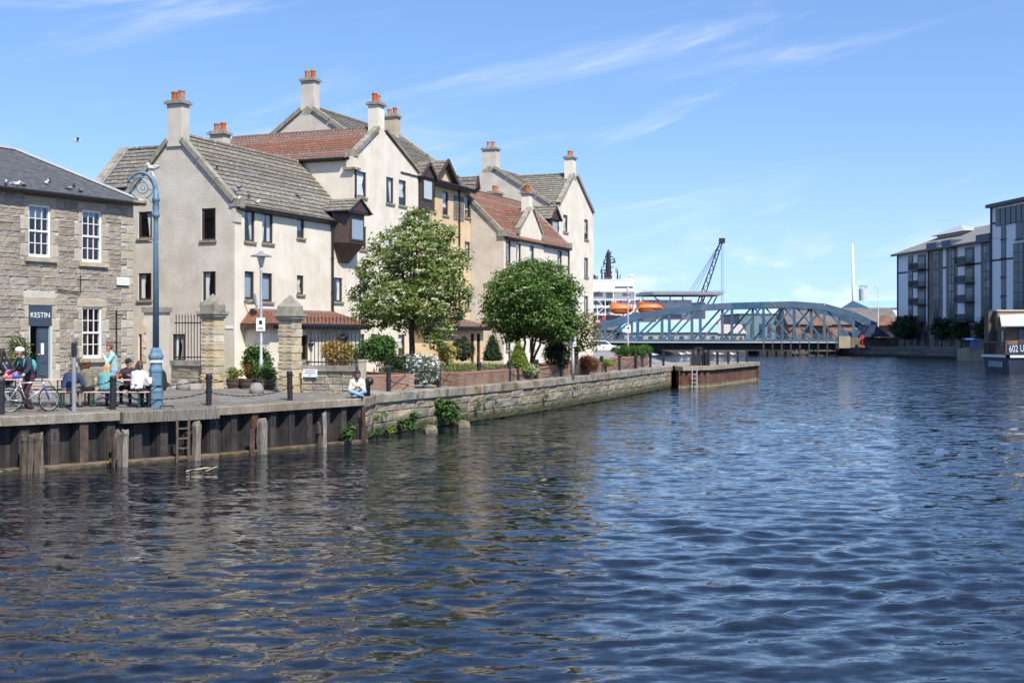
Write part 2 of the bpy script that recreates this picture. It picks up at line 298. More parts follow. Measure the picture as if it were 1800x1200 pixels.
# water: one sheet to the horizon, with real waves near the camera
def water():
    ys = [7.0]
    while ys[-1] < 330: ys.append(ys[-1] * 1.0056 + .004)
    ys = np.array(ys); nc = 470; t = np.linspace(-1, 1, nc)
    X = t[None, :] * (ys[:, None] * .52 + 5); Y = np.repeat(ys[:, None], nc, 1)
    dy = np.gradient(ys)[:, None]; H = np.zeros_like(X)
    rs = np.random.RandomState(4)
    for i in range(150):
        lam = .17 * (1.15 / .17) ** rs.rand(); th = math.radians(rs.normal(97, 36)); k = 2 * math.pi / lam
        amp = .0033 * lam * (.5 + rs.rand()) * (1 if lam < .6 else .7)
        fade = np.clip((lam / (dy * 2.6)) - 1, 0, 1)
        ph = k * (X * math.cos(th) + Y * math.sin(th)) + rs.rand() * 6.283
        c = np.cos(ph); H += amp * fade * (c + .22 * np.cos(2 * ph))
    gust = np.zeros_like(X)
    for i in range(16):
        lam = 5 + 22 * rs.rand(); th = rs.rand() * 6.283; k = 6.283 / lam
        gust += np.cos(k * (X * math.cos(th) * .6 + Y * math.sin(th)) + rs.rand() * 6.283)
    H *= np.clip(1 + .13 * gust, .45, 1.7)
    # wind shelter beside the left quay
    shelter = np.clip((X + 16 - (Y - 20) * .42) / 16, .42, 1); H *= shelter
    V = np.stack([X, Y, H], -1).reshape(-1, 3); nr = len(ys)
    idx = np.arange(nr * nc).reshape(nr, nc)
    q = np.stack([idx[:-1, :-1], idx[:-1, 1:], idx[1:, 1:], idx[1:, :-1]], -1).reshape(-1, 4)
    n0 = len(V); R = 6000
    extra = [(-R, -R, 0), (R, -R, 0), (R, R, 0), (-R, R, 0)]
    verts = V.tolist() + extra
    faces = q.tolist()
    bot = idx[0].tolist(); top = idx[-1].tolist(); lef = idx[:, 0].tolist(); rig = idx[:, -1].tolist()
    faces.append([n0, n0 + 1] + bot[::-1]); faces.append([n0 + 2, n0 + 3] + top)
    faces.append([n0 + 3, n0] + lef); faces.append([n0 + 1, n0 + 2] + rig[::-1])
    me = bpy.data.meshes.new('river_water'); me.from_pydata(verts, [], faces)
    me.polygons.foreach_set('use_smooth', [True] * len(me.polygons)); me.update()
    m = bpy.data.materials.new('water'); m.use_nodes = True; nt = m.node_tree; N = nt.nodes; L = nt.links; b = N['Principled BSDF']
    b.inputs['Base Color'].default_value = (.007, .0105, .018, 1); b.inputs['Roughness'].default_value = .045; b.inputs['IOR'].default_value = 1.333; b.inputs['Specular IOR Level'].default_value = .45
    g = N.new('ShaderNodeNewGeometry')
    def slopes(sx, sy, sc, det, rot):
        mp = N.new('ShaderNodeMapping'); mp.inputs['Scale'].default_value = (sx, sy, 1); mp.inputs['Rotation'].default_value = (0, 0, rot); L.new(g.outputs['Position'], mp.inputs[0])
        t = N.new('ShaderNodeTexNoise'); t.inputs['Scale'].default_value = sc; t.inputs['Detail'].default_value = det; t.inputs['Roughness'].default_value = .55; L.new(mp.outputs[0], t.inputs[0])
        v = N.new('ShaderNodeVectorMath'); v.operation = 'SUBTRACT'; L.new(t.outputs['Color'], v.inputs[0]); v.inputs[1].default_value = (.5, .5, .5); return v.outputs[0]
    sp = N.new('ShaderNodeSeparateXYZ'); L.new(g.outputs['Position'], sp.inputs[0])
    def vm(op, a, b_):
        v = N.new('ShaderNodeVectorMath'); v.operation = op
        for k_, x_ in ((0, a), (1, b_)):
            if isinstance(x_, tuple): v.inputs[k_].default_value = x_
            else: L.new(x_, v.inputs[k_])
        return v.outputs[0]
    kr = N.new('ShaderNodeMapRange'); L.new(sp.outputs[1], kr.inputs[0]); kr.inputs[1].default_value = 25; kr.inputs[2].default_value = 120; kr.inputs[3].default_value = .4; kr.inputs[4].default_value = 1.1   # short ripples take over where the mesh waves end
    both = vm('ADD', vm('MULTIPLY', slopes(.5, 1, 6.5, 2, .12), (.5, .9, 0)), vm('MULTIPLY', slopes(.42, 1, 2.3, 2, -.1), (.5, 1.0, 0)))
    sc_ = N.new('ShaderNodeVectorMath'); sc_.operation = 'SCALE'; L.new(both, sc_.inputs[0]); L.new(kr.outputs[0], sc_.inputs['Scale'])
    nn = N.new('ShaderNodeVectorMath'); nn.operation = 'NORMALIZE'; L.new(vm('ADD', g.outputs['Normal'], sc_.outputs[0]), nn.inputs[0]); L.new(nn.outputs[0], b.inputs['Normal'])
    me.materials.append(m); o = bpy.data.objects.new('river_water', me); C.objects.link(o); o['kind'] = 'structure'
water()
def land_left():
    mb = MB(); rows = [0, .5, 1.2, 2.2, 3.5, 5, 7, 9.5, 13, 20, 60, 400, 4000]; pts = []
    for a, b in zip(LAND[:-1], LAND[1:]):
        n = max(1, int((b - a).length / 2.0)) if b.y < 100 else 6
        pts += [a + (b - a) * (i / n) for i in range(n)]
    pts.append(LAND[-1]); w = Vector((-.93, .36)).normalized()
    for p in pts:
        for r in rows:
            q = p + w * r; mb.v.append((q.x, q.y, zg(q.x, q.y)))
    k = len(rows)
    for i in range(len(pts) - 1):
        for j in range(k - 1): mb.f.append((i * k + j, (i + 1) * k + j, (i + 1) * k + j + 1, i * k + j + 1)); mb.m.append(1 if pts[i].y > 43 else 0)
    struct('quay_pavement', mb, [SETTS, FLAGS])
land_left()
# ------------------------------------------------------------------ quay walls, left bank
def along(pts, step):
    """points every step metres along a polyline with direction"""
    out = []; acc = 0
    for a, b in zip(pts[:-1], pts[1:]):
        d = b - a; L = d.length; d = d / L; s = (step - acc) % step if out else 0
        while s < L: out.append((a + d * s, d)); s += step
        acc = (acc + L) % step
    return out
pile = thing('sheet_pile_wall', 'black steel sheet pile quay wall below the cafe tables', 'quay wall', (QE[1].x, QE[1].y, 0))
def pile_meshes():
    A = MB(); A.prism([(-.40, .30, 0), (-.27, .30, 0), (-.16, .05, 0), (.16, .05, 0), (.27, .30, 0), (.40, .30, 0), (.40, .34, 0), (.24, .34, 0), (.13, .09, 0), (-.13, .09, 0), (-.24, .34, 0), (-.40, .34, 0)], (0, 0, 1.5))
    B = MB(); B.box(-.115, .115, 0, .045, .12, 1.26)
    H = MB()
    for x in (-.05, .05):
        for z in (1.0, .9, .8): H.lathe([(.022, 0), (.022, .012)], 6, (0, 0, 0)); 
    out = []
    for n, m in (('pile_pan', A), ('pile_rib', B)):
        me = bpy.data.meshes.new(n); me.from_pydata(m.v, [], m.f); out.append(me)
    h = MB()
    for x in (-.06, 0, .06): h.box(x - .018, x + .018, -.006, .01, 1.13, 1.165)
    for z in (.98, .9, .82): h.box(-.025, .03, -.006, .01, z - .025, z + .012)
    me = bpy.data.meshes.new('bolt_hole'); me.from_pydata(h.v, [], h.f); me.materials.append(mat('bolt_hole_dark', (.006, .005, .005, 1))); out.append(me)
    out[0].materials.append(STEEL); out[1].materials.append(mat('scuffed_steel_rib', (.022, .020, .019, 1), (.062, .050, .042, 1), 3, .75, .6, 20, rand=.3, streak=((.022, .018, .016, 1), .7)))
    return out
PM = pile_meshes()
RUSTY_RIB = MB(); RUSTY_RIB.box(-.12, .12, -.03, .05, .1, 1.3); rme = bpy.data.meshes.new('rusty_rib'); rme.from_pydata(RUSTY_RIB.v, [], RUSTY_RIB.f); rme.materials.append(RUST)
def qframe(p, d):
    return math.atan2(d.y, d.x)
left_edge = [QE[0] + (QE[1] - QE[0]) * .35, QE[1], QE[2], QE[3]]
for i, (p, d) in enumerate(along(left_edge, .8)):
    n = Vector((-d.y, d.x)); rz = qframe(p, d)
    inst('pile_pan', PM[0], pile, (p.x + n.x * .02, p.y + n.y * .02, -.3), rz)
    if i % 7 == 5:
        inst('rusty_rib', rme, pile, (p.x + n.x * .0, p.y + n.y * .0, 0), rz)
    else:
        r = inst('pile_rib', PM[1], pile, (p.x + n.x * .02, p.y + n.y * .02, 0), rz)
        h = bpy.data.objects.new('bolt_hole', PM[2]); C.objects.link(h); h.parent = r
def edge_strip(name, pts, d0, d1, z0, z1, m, parent, step=2.2, jit=.0):
    """separate lengths of a beam that follows the quay edge between offsets d0 and d1 (inland positive)"""
    for a, b in zip(pts[:-1], pts[1:]):
        L = (b - a).length; k = max(1, round(L / step)); d = (b - a) / L; n = Vector((-d.y, d.x))
        for i in range(k):
            s0 = L * i / k + .006; s1 = L * (i + 1) / k - .006; q = MB(); j0 = random.uniform(-jit, jit); j1 = random.uniform(-jit, jit)
            P = [a + d * s0 + n * d0, a + d * s1 + n * d0, a + d * s1 + n * d1, a + d * s0 + n * d1]; e = .025
            P2 = [a + d * (s0 + e) + n * (d0 + e), a + d * (s1 - e) + n * (d0 + e), a + d * (s1 - e) + n * d1, a + d * (s0 + e) + n * d1]
            ring = [(p.x, p.y, z0 + j0) for p in P] + [(p.x, p.y, z1 - e + j1) for p in P] + [(p.x, p.y, z1 + j1) for p in P2]
            q.add(ring, [(3, 2, 1, 0), (0, 1, 5, 4), (1, 2, 6, 5), (2, 3, 7, 6), (3, 0, 4, 7), (4, 5, 9, 8), (5, 6, 10, 9), (6, 7, 11, 10), (7, 4, 8, 11), (8, 9, 10, 11)])
            q.build(name, m, parent)
pA = on_quay(208, 0); pB = on_quay(378, 0)
edge_strip('coping_stone', [left_edge[0], QE[1], pA], -.10, .42, 1.245, 1.482, COPING, pile, 2.4, .004)
edge_strip('timber_beam', [pA, on_quay(262, 0), QE[2] + (QE[1] - QE[2]) * .02, pB], -.26, .42, 1.17, 1.488, OLDWOOD, pile, 1.5, .012)
edge_strip('coping_stone', [pB, QE[3]], -.10, .42, 1.245, 1.482, COPING, pile, 1.9, .004)
edge_strip('timber_waler', left_edge, -.24, .10, -.16, .13, mat('slimy_waler', (.10, .065, .042, 1), (.17, .125, .085, 1), 4, .8, .9, 14, rand=.2, low=((.035, .034, .014, 1), .02, .1)), pile, 2.6, .02)
def post(px, w, z1, m, jit=.03, inset=-.34, n=1, name='fender_post'):
    for i in range(n):
        p = on_quay(px + i * 11 - (n - 1) * 5.5, inset + random.uniform(-.05, .05)); q = MB(); ww = w * random.uniform(.85, 1.15); k = 6; rr = []
        lean = random.uniform(-jit, jit); pts = [(p.x + lean * z, p.y, z) for z in (-.6, .0, .4, .8, z1 - .12 + random.uniform(-.1, .1) * n / 2, z1)]
        q.tube(pts, [ww * .55 * random.uniform(.9, 1.1) for _ in range(5)] + [ww * .42], 5); q.v = [(x + random.uniform(-.02, .02), y + random.uniform(-.02, .02), z + (random.uniform(-.07, .05) if z > z1 - .02 else 0)) for x, y, z in q.v]; q.build(name, m, pile)
post(52, .2, 1.02, DARKWOOD, .04, n=3); post(70, .17, 1.02, OLDWOOD)
post(210, .17, .98, DARKWOOD, .05); post(219, .2, 1.0, OLDWOOD, .03)
post(346, .26, 1.16, OLDWOOD, .01); post(461, .26, 1.1, OLDWOOD, .01); post(570, .19, 1.15, OLDWOOD, .01); post(561, .12, .62, RUST); post(443, .12, .55, RUST); post(200, .14, .6, RUST); post(640, .13, 1.2, RUST)
def ladder(px, parent, name='ladder', lst=None, top=1.2, inset=-.35, m=RUST, wd=.36):
    p = on_quay(px, inset, lst); q = MB(); a = Vector((.75, .66)) * wd / 2
    for s in (-1, 1): q.box(p.x + a.x * s - .03, p.x + a.x * s + .03, p.y + a.y * s - .03, p.y + a.y * s + .03, -.5, top)
    for z in np.arange(.1, top, .28): q.bar((p.x - a.x, p.y - a.y, z), (p.x + a.x, p.y + a.y, z), .045, .045)
    return q.build(name, m, parent)
ladder(322, pile, m=DARKWOOD)
p = on_quay(293, .25); q = MB(); q.tube([(p.x - .16, p.y - .1, 1.49), (p.x - .16, p.y - .1, 1.56), (p.x + .16, p.y + .1, 1.56), (p.x + .16, p.y + .1, 1.49)], .022, 6); q.build('mooring_handle', BLACKIRON, pile)
# stone quay wall: coursed blocks, each one a stone
def stone_mesh(name, m, seed, jag=.05, dep=1.0):
    """unit block x,z in -.5...5, front face at y=0 (toward -y), rough and rounded at its arrises"""
    r = random.Random(seed); b = MB(); g = [-.5, -.42, 0, .42, .5]
    for zi, z in enumerate(g):
        for xi, x in enumerate(g):
            edge = xi in (0, 4) or zi in (0, 4); y = (.55 if edge else r.uniform(-1, 1) * jag * 2)
            b.v.append((x + (0 if xi in (0, 4) else r.uniform(-.02, .02)) + (r.uniform(-1, 1) * .014 if xi in (0, 4) else 0), y * .06 * (1 if not edge else 1.0), z + (r.uniform(-1, 1) * .025 if zi in (0, 4) else r.uniform(-.02, .02))))
    for zi in range(4):
        for xi in range(4): b.f.append((zi * 5 + xi, zi * 5 + xi + 1, zi * 5 + xi + 6, zi * 5 + xi + 5)); b.m.append(0)
    ring = [0, 1, 2, 3, 4, 9, 14, 19, 24, 23, 22, 21, 20, 15, 10, 5]; n0 = len(b.v)
    for i in ring: b.v.append((b.v[i][0], .2 * dep, b.v[i][2]))
    k = len(ring)
    for i in range(k): b.f.append((ring[(i + 1) % k], ring[i], n0 + i, n0 + (i + 1) % k)); b.m.append(0)
    me = bpy.data.meshes.new(name); me.from_pydata(b.v, [], b.f); me.materials.append(m); me.update(); return me
QST = [stone_mesh('quay_stone', QUAYSTONE, i, .22) for i in range(9)]
qwall = thing('stone_quay_wall', 'weathered stone block quay wall below the chained bollards', 'quay wall', (QE[4].x, QE[4].y, 0))
right_edge = QE[3:8]
bk = MB()
for a, b in zip(right_edge[:-1], right_edge[1:]):
    d = (b - a).normalized(); n = Vector((-d.y, d.x)); a2 = a + n * .14; b2 = b + n * .14; c2 = b + n * .8; d2 = a + n * .8
    bk.hexa([(a2.x, a2.y, -2), (b2.x, b2.y, -2), (c2.x, c2.y, -2), (d2.x, d2.y, -2), (a2.x, a2.y, 1.44), (b2.x, b2.y, 1.44), (c2.x, c2.y, 1.44), (d2.x, d2.y, 1.44)])
bk.build('wall_core', mat('quay_joint', (.13, .11, .08, 1), (.2, .17, .13, 1), 5, .95, .5, 20), qwall)
for a, b in zip(right_edge[:-1], right_edge[1:]):
    d = (b - a).normalized(); L = (b - a).length; rz = math.atan2(d.y, d.x); n = Vector((-d.y, d.x))
    z = -.42
    for ci, h in enumerate((.42, .44, .38, .36)):
        s = 0 if ci % 2 else -.3
        while s < L:
            w = random.uniform(.7, 1.7); s0 = max(0, s); s1 = min(L, s + w)
            if s1 - s0 > .12:
                mid = a + d * ((s0 + s1) / 2) + n * random.uniform(-.02, .025)
                o = inst('stone', random.choice(QST), qwall, (mid.x, mid.y, z + h / 2), rz, (s1 - s0 - .008, 1, h - .008))
            s += w
        z += h
edge_strip('coping_stone', right_edge, -.07, .62, 1.17, 1.483, mat('mossy_coping', (.17, .14, .10, 1), (.31, .275, .22, 1), 1.8, .93, 1, 14, rand=.18, spots=((.13, .085, .055, 1), 1.6, .53, .66)), qwall, 1.7, .008)
bk = MB()
for a, b in zip(left_edge[:-1], left_edge[1:]):
    d = (b - a).normalized(); n = Vector((-d.y, d.x)); a2 = a + n * .40; b2 = b + n * .40; c2 = b + n * .9; d2 = a + n * .9
    bk.hexa([(a2.x, a2.y, -2), (b2.x, b2.y, -2), (c2.x, c2.y, -2), (d2.x, d2.y, -2), (a2.x, a2.y, 1.45), (b2.x, b2.y, 1.45), (c2.x, c2.y, 1.45), (d2.x, d2.y, 1.45)])
bk.build('wall_core', STEEL, pile)
# submerged stubs
for k, px in enumerate((757, 815)):
    p = on_quay(px, -1.0); q = MB(); q.tube([(p.x, p.y, -.8), (p.x, p.y, .1), (p.x + .03, p.y, .26)], [.3, .28, .2], 7)
    single('timber_stub', q, mat('mossy_stub', (.12, .10, .06, 1), (.22, .2, .13, 1), 5, .9, .8, 12), ('left', 'right')[k] + ' rotten timber stub standing in the water below the wall plants', 'timber stub', (p.x, p.y, 0), 'timber stubs in the water')
# steel pier
PIER = [Vector(p) for p in ((11.6, 84.9), (14.0, 87.0), (19.9, 100.4))]
pier = thing('steel_pier', 'red rusted sheet pile pier with concrete cap at the bend', 'pier', (14.0, 87.0, 0))
q = MB(); top = [(11.2, 85.6), (11.6, 84.95), (14.0, 87.05), (19.9, 100.4), (16.2, 102.2), (11.8, 97.0)]
q.prism([(x, y, 1.20) for x, y in top], (0, 0, .29)); q.build('concrete_cap', COPING, pier)
q = MB(); q.prism([(x, y, -1.5) for x, y in ((11.3, 86.2), (11.7, 85.9), (13.65, 87.6), (19.2, 100.1), (16.0, 101.7), (11.8, 97.0))], (0, 0, 2.68)); q.build('core', mat('pier_core', (.05, .03, .02, 1)), pier)
for a, b, k in ((PIER[0], PIER[1], 5), (PIER[1], PIER[2], 22), (PIER[2], Vector((16.2, 102.2)), 6)):
    d = (b - a).normalized(); n = Vector((-d.y, d.x)); L = (b - a).length; w = L / k; rz = math.atan2(d.y, d.x)
    for i in range(k):
        c = a + d * (w * (i + .5)) + n * .2; m_ = MB(); h = w / 2
        m_.prism([(-h, .16, 0), (-h * .72, .16, 0), (-h * .42, 0, 0), (h * .42, 0, 0), (h * .72, .16, 0), (h, .16, 0), (h, .22, 0), (-h, .22, 0)], (0, 0, 2.2))
        if i == 0:
            me = bpy.data.meshes.new('sheet_pile'); me.from_pydata(m_.v, [], m_.f); me.materials.append(REDRUST)
        inst('sheet_pile', me, pier, (c.x, c.y, -1.0), rz)
ladder(1221, pier, 'ladder', PIER, 1.2, -.12, GREYMETAL, .5)
# ------------------------------------------------------------------ far shore and right bank
far = MB(); far.add([(-5000, 247, 1.6), (5000, 247, 1.6), (5000, 5000, 1.6), (-5000, 5000, 1.6)], [(0, 1, 2, 3)])
far.add([(-60, 247, -1), (90, 247, -1), (90, 247, 1.6), (-60, 247, 1.6)], [(0, 1, 2, 3)])
struct('far_ground', far, mat('far_tarmac', (.07, .068, .065, 1), (.11, .105, .10, 1), .05, .9))
RE = [Vector(p) for p in ((57.0, 240), (62.0, 224), (64.2, 221), (70.2, 196), (73.4, 160), (74.4, 110), (76, 40))]
mb = MB()
for p in RE: mb.v += [(p.x, p.y, 1.6), (p.x + 8, p.y, 1.6), (900, p.y + 0, 1.6)]
for i in range(len(RE) - 1):
    for j in range(2): mb.f.append((i * 3 + j, i * 3 + j + 1, i * 3 + j + 4, i * 3 + j + 3)); mb.m.append(0)
struct('right_pavement', mb, mat('far_paving', (.16, .15, .14, 1), (.22, .21, .19, 1), .4, .9))
FARSTONE = mat('dark_quay_stone', (.12, .11, .10, 1), (.20, .185, .165, 1), .6, .92, .6, 4, rand=.22, low=((.03, .032, .016, 1), .1, .5))
rq = thing('far_quay_wall', 'dark stone quay wall along the right bank below the flats', 'quay wall', (64.2, 221, 0))
fq = stone_mesh('far_stone', FARSTONE, 77, .5)
for a, b in zip(RE[:4], RE[1:5]):
    d = (b - a).normalized(); L = (b - a).length; rz = math.atan2(d.y, d.x); n = Vector((d.y, -d.x))
    z = -.4
    for ci, h in enumerate((.7, .65, .6)):
        s = -.6 * (ci % 2)
        while s < L:
            w = random.uniform(1.6, 2.6); s0 = max(0, s); s1 = min(L, s + w)
            if s1 - s0 > .3:
                mid = a + d * ((s0 + s1) / 2); inst('stone', fq, rq, (mid.x, mid.y, z + h / 2), rz, (s1 - s0 - .04, 1, h - .04))
            s += w
        z += h
q = MB()
for a, b in zip(RE[:-1], RE[1:]):
    d = (b - a).normalized(); n = Vector((-d.y, d.x)) * -1; a2 = a - n * -.1; q.add([(a.x + .12, a.y, -1), (b.x + .12, b.y, -1), (b.x + .12, b.y, 1.55), (a.x + .12, a.y, 1.55)], [(0, 1, 2, 3)])
q.build('wall_core', FARSTONE, rq)
for a, b in zip(RE[:4], RE[1:5]):
    d = (b - a).normalized(); n = Vector((d.y, -d.x)); q = MB(); P = [a - d * .05 + n * .12, b + n * .12, b - n * .7, a - n * .7]
    q.hexa([(p.x, p.y, 1.5) for p in P] + [(p.x, p.y, 1.66) for p in P]); q.build('coping_stone', mat('far_coping', (.17, .16, .14, 1), (.24, .22, .2, 1), 1, .9), rq)
# ------------------------------------------------------------------ house building kit
C0 = Vector((-11.53, 52.0)); TH = math.radians(67.5); U = Vector((math.cos(TH), math.sin(TH))); V = Vector((-math.sin(TH), math.cos(TH)))
ZB = 1.6
def rp(u, v): return C0 + U * u + V * v
def fu(px, v): return hit(px, rp(0, v), U)
def gv(px, u): return hit(px, rp(u, 0), V)
def zat(py, u, v): return EYE + (HOR - py) * rp(u, v).y / F
def house(name, label, u0, v0, cat='house', group='harled riverside houses'):
    p = rp(u0, v0); return thing(name, label, cat, (p.x, p.y, ZB), TH, group, off=(u0, v0, ZB))
def front(v): return lambda x, d, z: (x, v - d, z)
def gable(u): return lambda x, d, z: (u - d, x, z)
def boxL(mb, L, x0, x1, d0, d1, z0, z1, mi=0):
    return mb.hexa([L(x0, d1, z0), L(x1, d1, z0), L(x1, d0, z0), L(x0, d0, z0), L(x0, d1, z1), L(x1, d1, z1), L(x1, d0, z1), L(x0, d0, z1)], mi)
def wall(mb, L, x0, x1, z0, z1, ops=(), dep=.112, mi=0, rmi=0):
    xs = sorted({x0, x1} | {max(x0, min(x1, o[i])) for o in ops for i in (0, 1)}); zs = sorted({z0, z1} | {max(z0, min(z1, o[i])) for o in ops for i in (2, 3)})
    for a, b in zip(xs[:-1], xs[1:]):
        for c, d in zip(zs[:-1], zs[1:]):
            if b - a < 1e-5 or d - c < 1e-5: continue
            mx, mz = (a + b) / 2, (c + d) / 2
            if any(o[0] < mx < o[1] and o[2] < mz < o[3] for o in ops): continue
            mb.add([L(a, 0, c), L(b, 0, c), L(b, 0, d), L(a, 0, d)], [(0, 1, 2, 3)], mi)
    for o in ops:
        a, b, c, d = o[:4]
        mb.add([L(a, 0, c), L(b, 0, c), L(b, 0, d), L(a, 0, d), L(a, -dep, c), L(b, -dep, c), L(b, -dep, d), L(a, -dep, d)], [(0, 1, 5, 4), (1, 2, 6, 5), (2, 3, 7, 6), (3, 0, 4, 7)], rmi)
    return mb
def curtain_mesh(mb, L, x0, x1, z0, z1, d, gather=.5):
    n = 14
    vs = []
    for k, (z, s) in enumerate(((z1, 1.0), ((z0 + z1) / 2, .75), (z0, gather))):
        for i in range(n + 1): vs.append(L(x0 + (x1 - x0) * s * i / n, d + .022 * math.sin(i * 2.3), z))
    mb.add(vs, [(r * (n + 1) + i, r * (n + 1) + i + 1, (r + 1) * (n + 1) + i + 1, (r + 1) * (n + 1) + i) for r in range(2) for i in range(n)])
def window(parent, L, o, style=None, m=BROWN, sill=COPE, dep=.11, name='window', mid=False):
    x0, x1, z0, z1 = o[:4]; f = MB(); t = .055
    boxL(f, L, x0, x0 + t, -dep, -dep + .07, z0, z1); boxL(f, L, x1 - t, x1, -dep, -dep + .07, z0, z1)
    boxL(f, L, x0 + t, x1 - t, -dep, -dep + .07, z0, z0 + t * 1.3); boxL(f, L, x0 + t, x1 - t, -dep, -dep + .07, z1 - t, z1)
    s = t + .012                                              # inner sash
    for a, b, c, d in ((x0 + t, x0 + s + .03, z0 + t * 1.3, z1 - t), (x1 - s - .03, x1 - t, z0 + t * 1.3, z1 - t)): boxL(f, L, a, b, -dep + .01, -dep + .055, c, d)
    if mid: boxL(f, L, (x0 + x1) / 2 - .03, (x0 + x1) / 2 + .03, -dep + .005, -dep + .06, z0 + t * 1.3, z1 - t)
    w = f.build(name, m, parent)
    g = MB(); g.add([L(x0 + t, -dep + .03, z0 + t), L(x1 - t, -dep + .03, z0 + t), L(x1 - t, -dep + .03, z1 - t), L(x0 + t, -dep + .03, z1 - t)], [(0, 1, 2, 3) if (Vector(L(x1, 0, 0)) - Vector(L(x0, 0, 0))).cross(Vector((0, 0, 1))).dot(Vector(L(x0, 1, 0)) - Vector(L(x0, 0, 0))) > 0 else (3, 2, 1, 0)]); g.build('pane', GLASS, w)
    if sill is not None:
        q = MB(); boxL(q, L, x0 - .07, x1 + .07, -dep + .075, .075, z0 - .10, z0 - .003); q.build('sill', sill, w)
    q = MB(); boxL(q, L, x0 - .12, x1 + .12, -dep - .62, -dep - .6, z0 - .5, z1 + .4); q.build('room_shade_panel', mat('painted_room_shade', (.035, .033, .03, 1)), w)  # dark panel added behind the glass, the room's shade painted as its colour
    st = style if style is not None else random.choice(['right', 'both', 'right', 'net', 'net', 'net', 'both'])
    W_ = x1 - x0
    if st in ('left', 'both'): q = MB(); curtain_mesh(q, L, x0 + .04, x0 + .04 + W_ * .42, z0 + .05, z1 - .04, -dep - .03, random.uniform(.35, .95)); q.build('curtain', CURTAIN, w)
    if st in ('right', 'both'): q = MB(); curtain_mesh(q, L, x1 - .04, x1 - .04 - W_ * .42, z0 + .05, z1 - .04, -dep - .03, random.uniform(.35, .95)); q.build('curtain', CURTAIN, w)
    if st == 'net': q = MB(); curtain_mesh(q, L, x0 + .04, x1 - .04, z0 + .05 + (z1 - z0) * random.choice([0, .3]), z1 - .04, -dep - .03, 1); q.build('net_curtain', CURTAIN, w)
    if st == 'blind': q = MB(); boxL(q, L, x0 + .05, x1 - .05, -dep - .06, -dep - .05, z0 + .1, z1 - .05); q.build('blind', BLIND, w)
    return w
def fw(v, a, b, c, d):
    """front-facade opening from photo columns and rows"""
    u0, u1 = fu(a, v), fu(b, v); um = (u0 + u1) / 2; return [u0, u1, zat(d, um, v), zat(c, um, v)]
def gw(u, a, b, c, d):
    v0, v1 = gv(b, u), gv(a, u); vm = (v0 + v1) / 2; return [v0, v1, zat(d, u, vm), zat(c, u, vm)]
def roof_plane(parent, O, A, Sv, La, Ls, a0=None, a1=None, style='grey', name='roof', th=.10):
    """a pitched plane: O eave corner, A along the eave, Sv up the slope; a0/a1 give the ends (along) at slope distance s"""
    O = Vector(O); A = Vector(A).normalized(); Sv = Vector(Sv).normalized(); Nn = A.cross(Sv)
    if Nn.z < 0: Nn = -Nn
    a0 = a0 or (lambda s: 0.0); a1 = a1 or (lambda s: La)
    P = lambda a, s, h: O + A * a + Sv * s + Nn * h
    b = MB(); b.hexa([P(a0(0), 0, -th), P(a1(0), 0, -th), P(a1(Ls), Ls, -th), P(a0(Ls), Ls, -th), P(a0(0), 0, 0), P(a1(0), 0, 0), P(a1(Ls), Ls, 0), P(a0(Ls), Ls, 0)])
    tm = {'grey': TILE_G, 'red': TILE_R, 'slate': SLATE}[style]
    rf = b.build(name, mat('roof_felt', (.05, .045, .04, 1)), parent)
    pitch = {'grey': .30, 'red': .30, 'slate': .16}[style]; n = max(2, round(Ls / pitch)); ch = Ls / n
    joined = MB()
    for i in range(n):
        s0 = i * ch - (.04 if i == 0 else 0); s1 = min(Ls, (i + 1) * ch + .02); lo, hi = a0((i + .5) * ch), a1((i + .5) * ch)
        if hi - lo < .1: continue
        q = joined if style == 'slate' else MB()
        if style in ('grey', 'slate'):
            tw = .36 if style == 'grey' else .26; lift = .055 if style == 'grey' else .016; k = max(1, round((hi - lo) / tw)); off = (i % 2) * .5
            edges = [lo] + [lo + (j + off) * (hi - lo) / k for j in range(1 - int(off > 0), k + 1) if lo + .05 < lo + (j + off) * (hi - lo) / k < hi - .05] + [hi]
            for e0, e1 in zip(edges[:-1], edges[1:]):
                h = lift + random.uniform(-.006, .008); g = .004; ds = random.uniform(-.008, .008)
                q.add([P(e0 + g, s0 + ds, .004), P(e1 - g, s0 + ds, .004), P(e0 + g, s0 + ds, h), P(e1 - g, s0 + ds, h), P(e0 + g, s1, .012), P(e1 - g, s1, .012)], [(0, 1, 3, 2), (2, 3, 5, 4), (0, 2, 4), (1, 5, 3)])
        else:
            tw = .21; k = max(1, round((hi - lo) / tw)); sub = 5; pts = []
            for j in range(k * sub + 1):
                a = lo + (hi - lo) * j / (k * sub); ph = (j % sub) / sub; h = .018 + .05 * math.sin(math.pi * min(1, ph * 1.5)) ** 1.0 * (1 if ph < .667 else 0); pts.append((a, h))
            vs = []
            for a, h in pts: vs += [P(a, s0, .0), P(a, s0, h + .028), P(a, s1, h)]
            q.add(vs, [f for j in range(len(pts) - 1) for f in ((j * 3, j * 3 + 3, j * 3 + 4, j * 3 + 1), (j * 3 + 1, j * 3 + 4, j * 3 + 5, j * 3 + 2))])
        if style != 'slate': q.build('tile_course', tm, rf)
    if style == 'slate':
        o = joined.build('slate_courses', tm, rf); o['kind'] = 'stuff'
    return rf
def skew(parent, p, q, w=.26, h=.2, m=COPE, n=3):
    """raised cope stones along a gable slope, in n lengths"""
    p = Vector(p); q = Vector(q)
    for i in range(n):
        b = MB(); b.bar(p + (q - p) * (i / n + .004), p + (q - p) * ((i + 1) / n - .004), w, h); b.build('skew_stone', m, parent)
def kneeler(parent, u0, u1, v0, v1, z0, z1, m=COPE):
    b = MB(); b.box(u0, u1, v0, v1, z0, z1); b.build('kneeler_stone', m, parent)
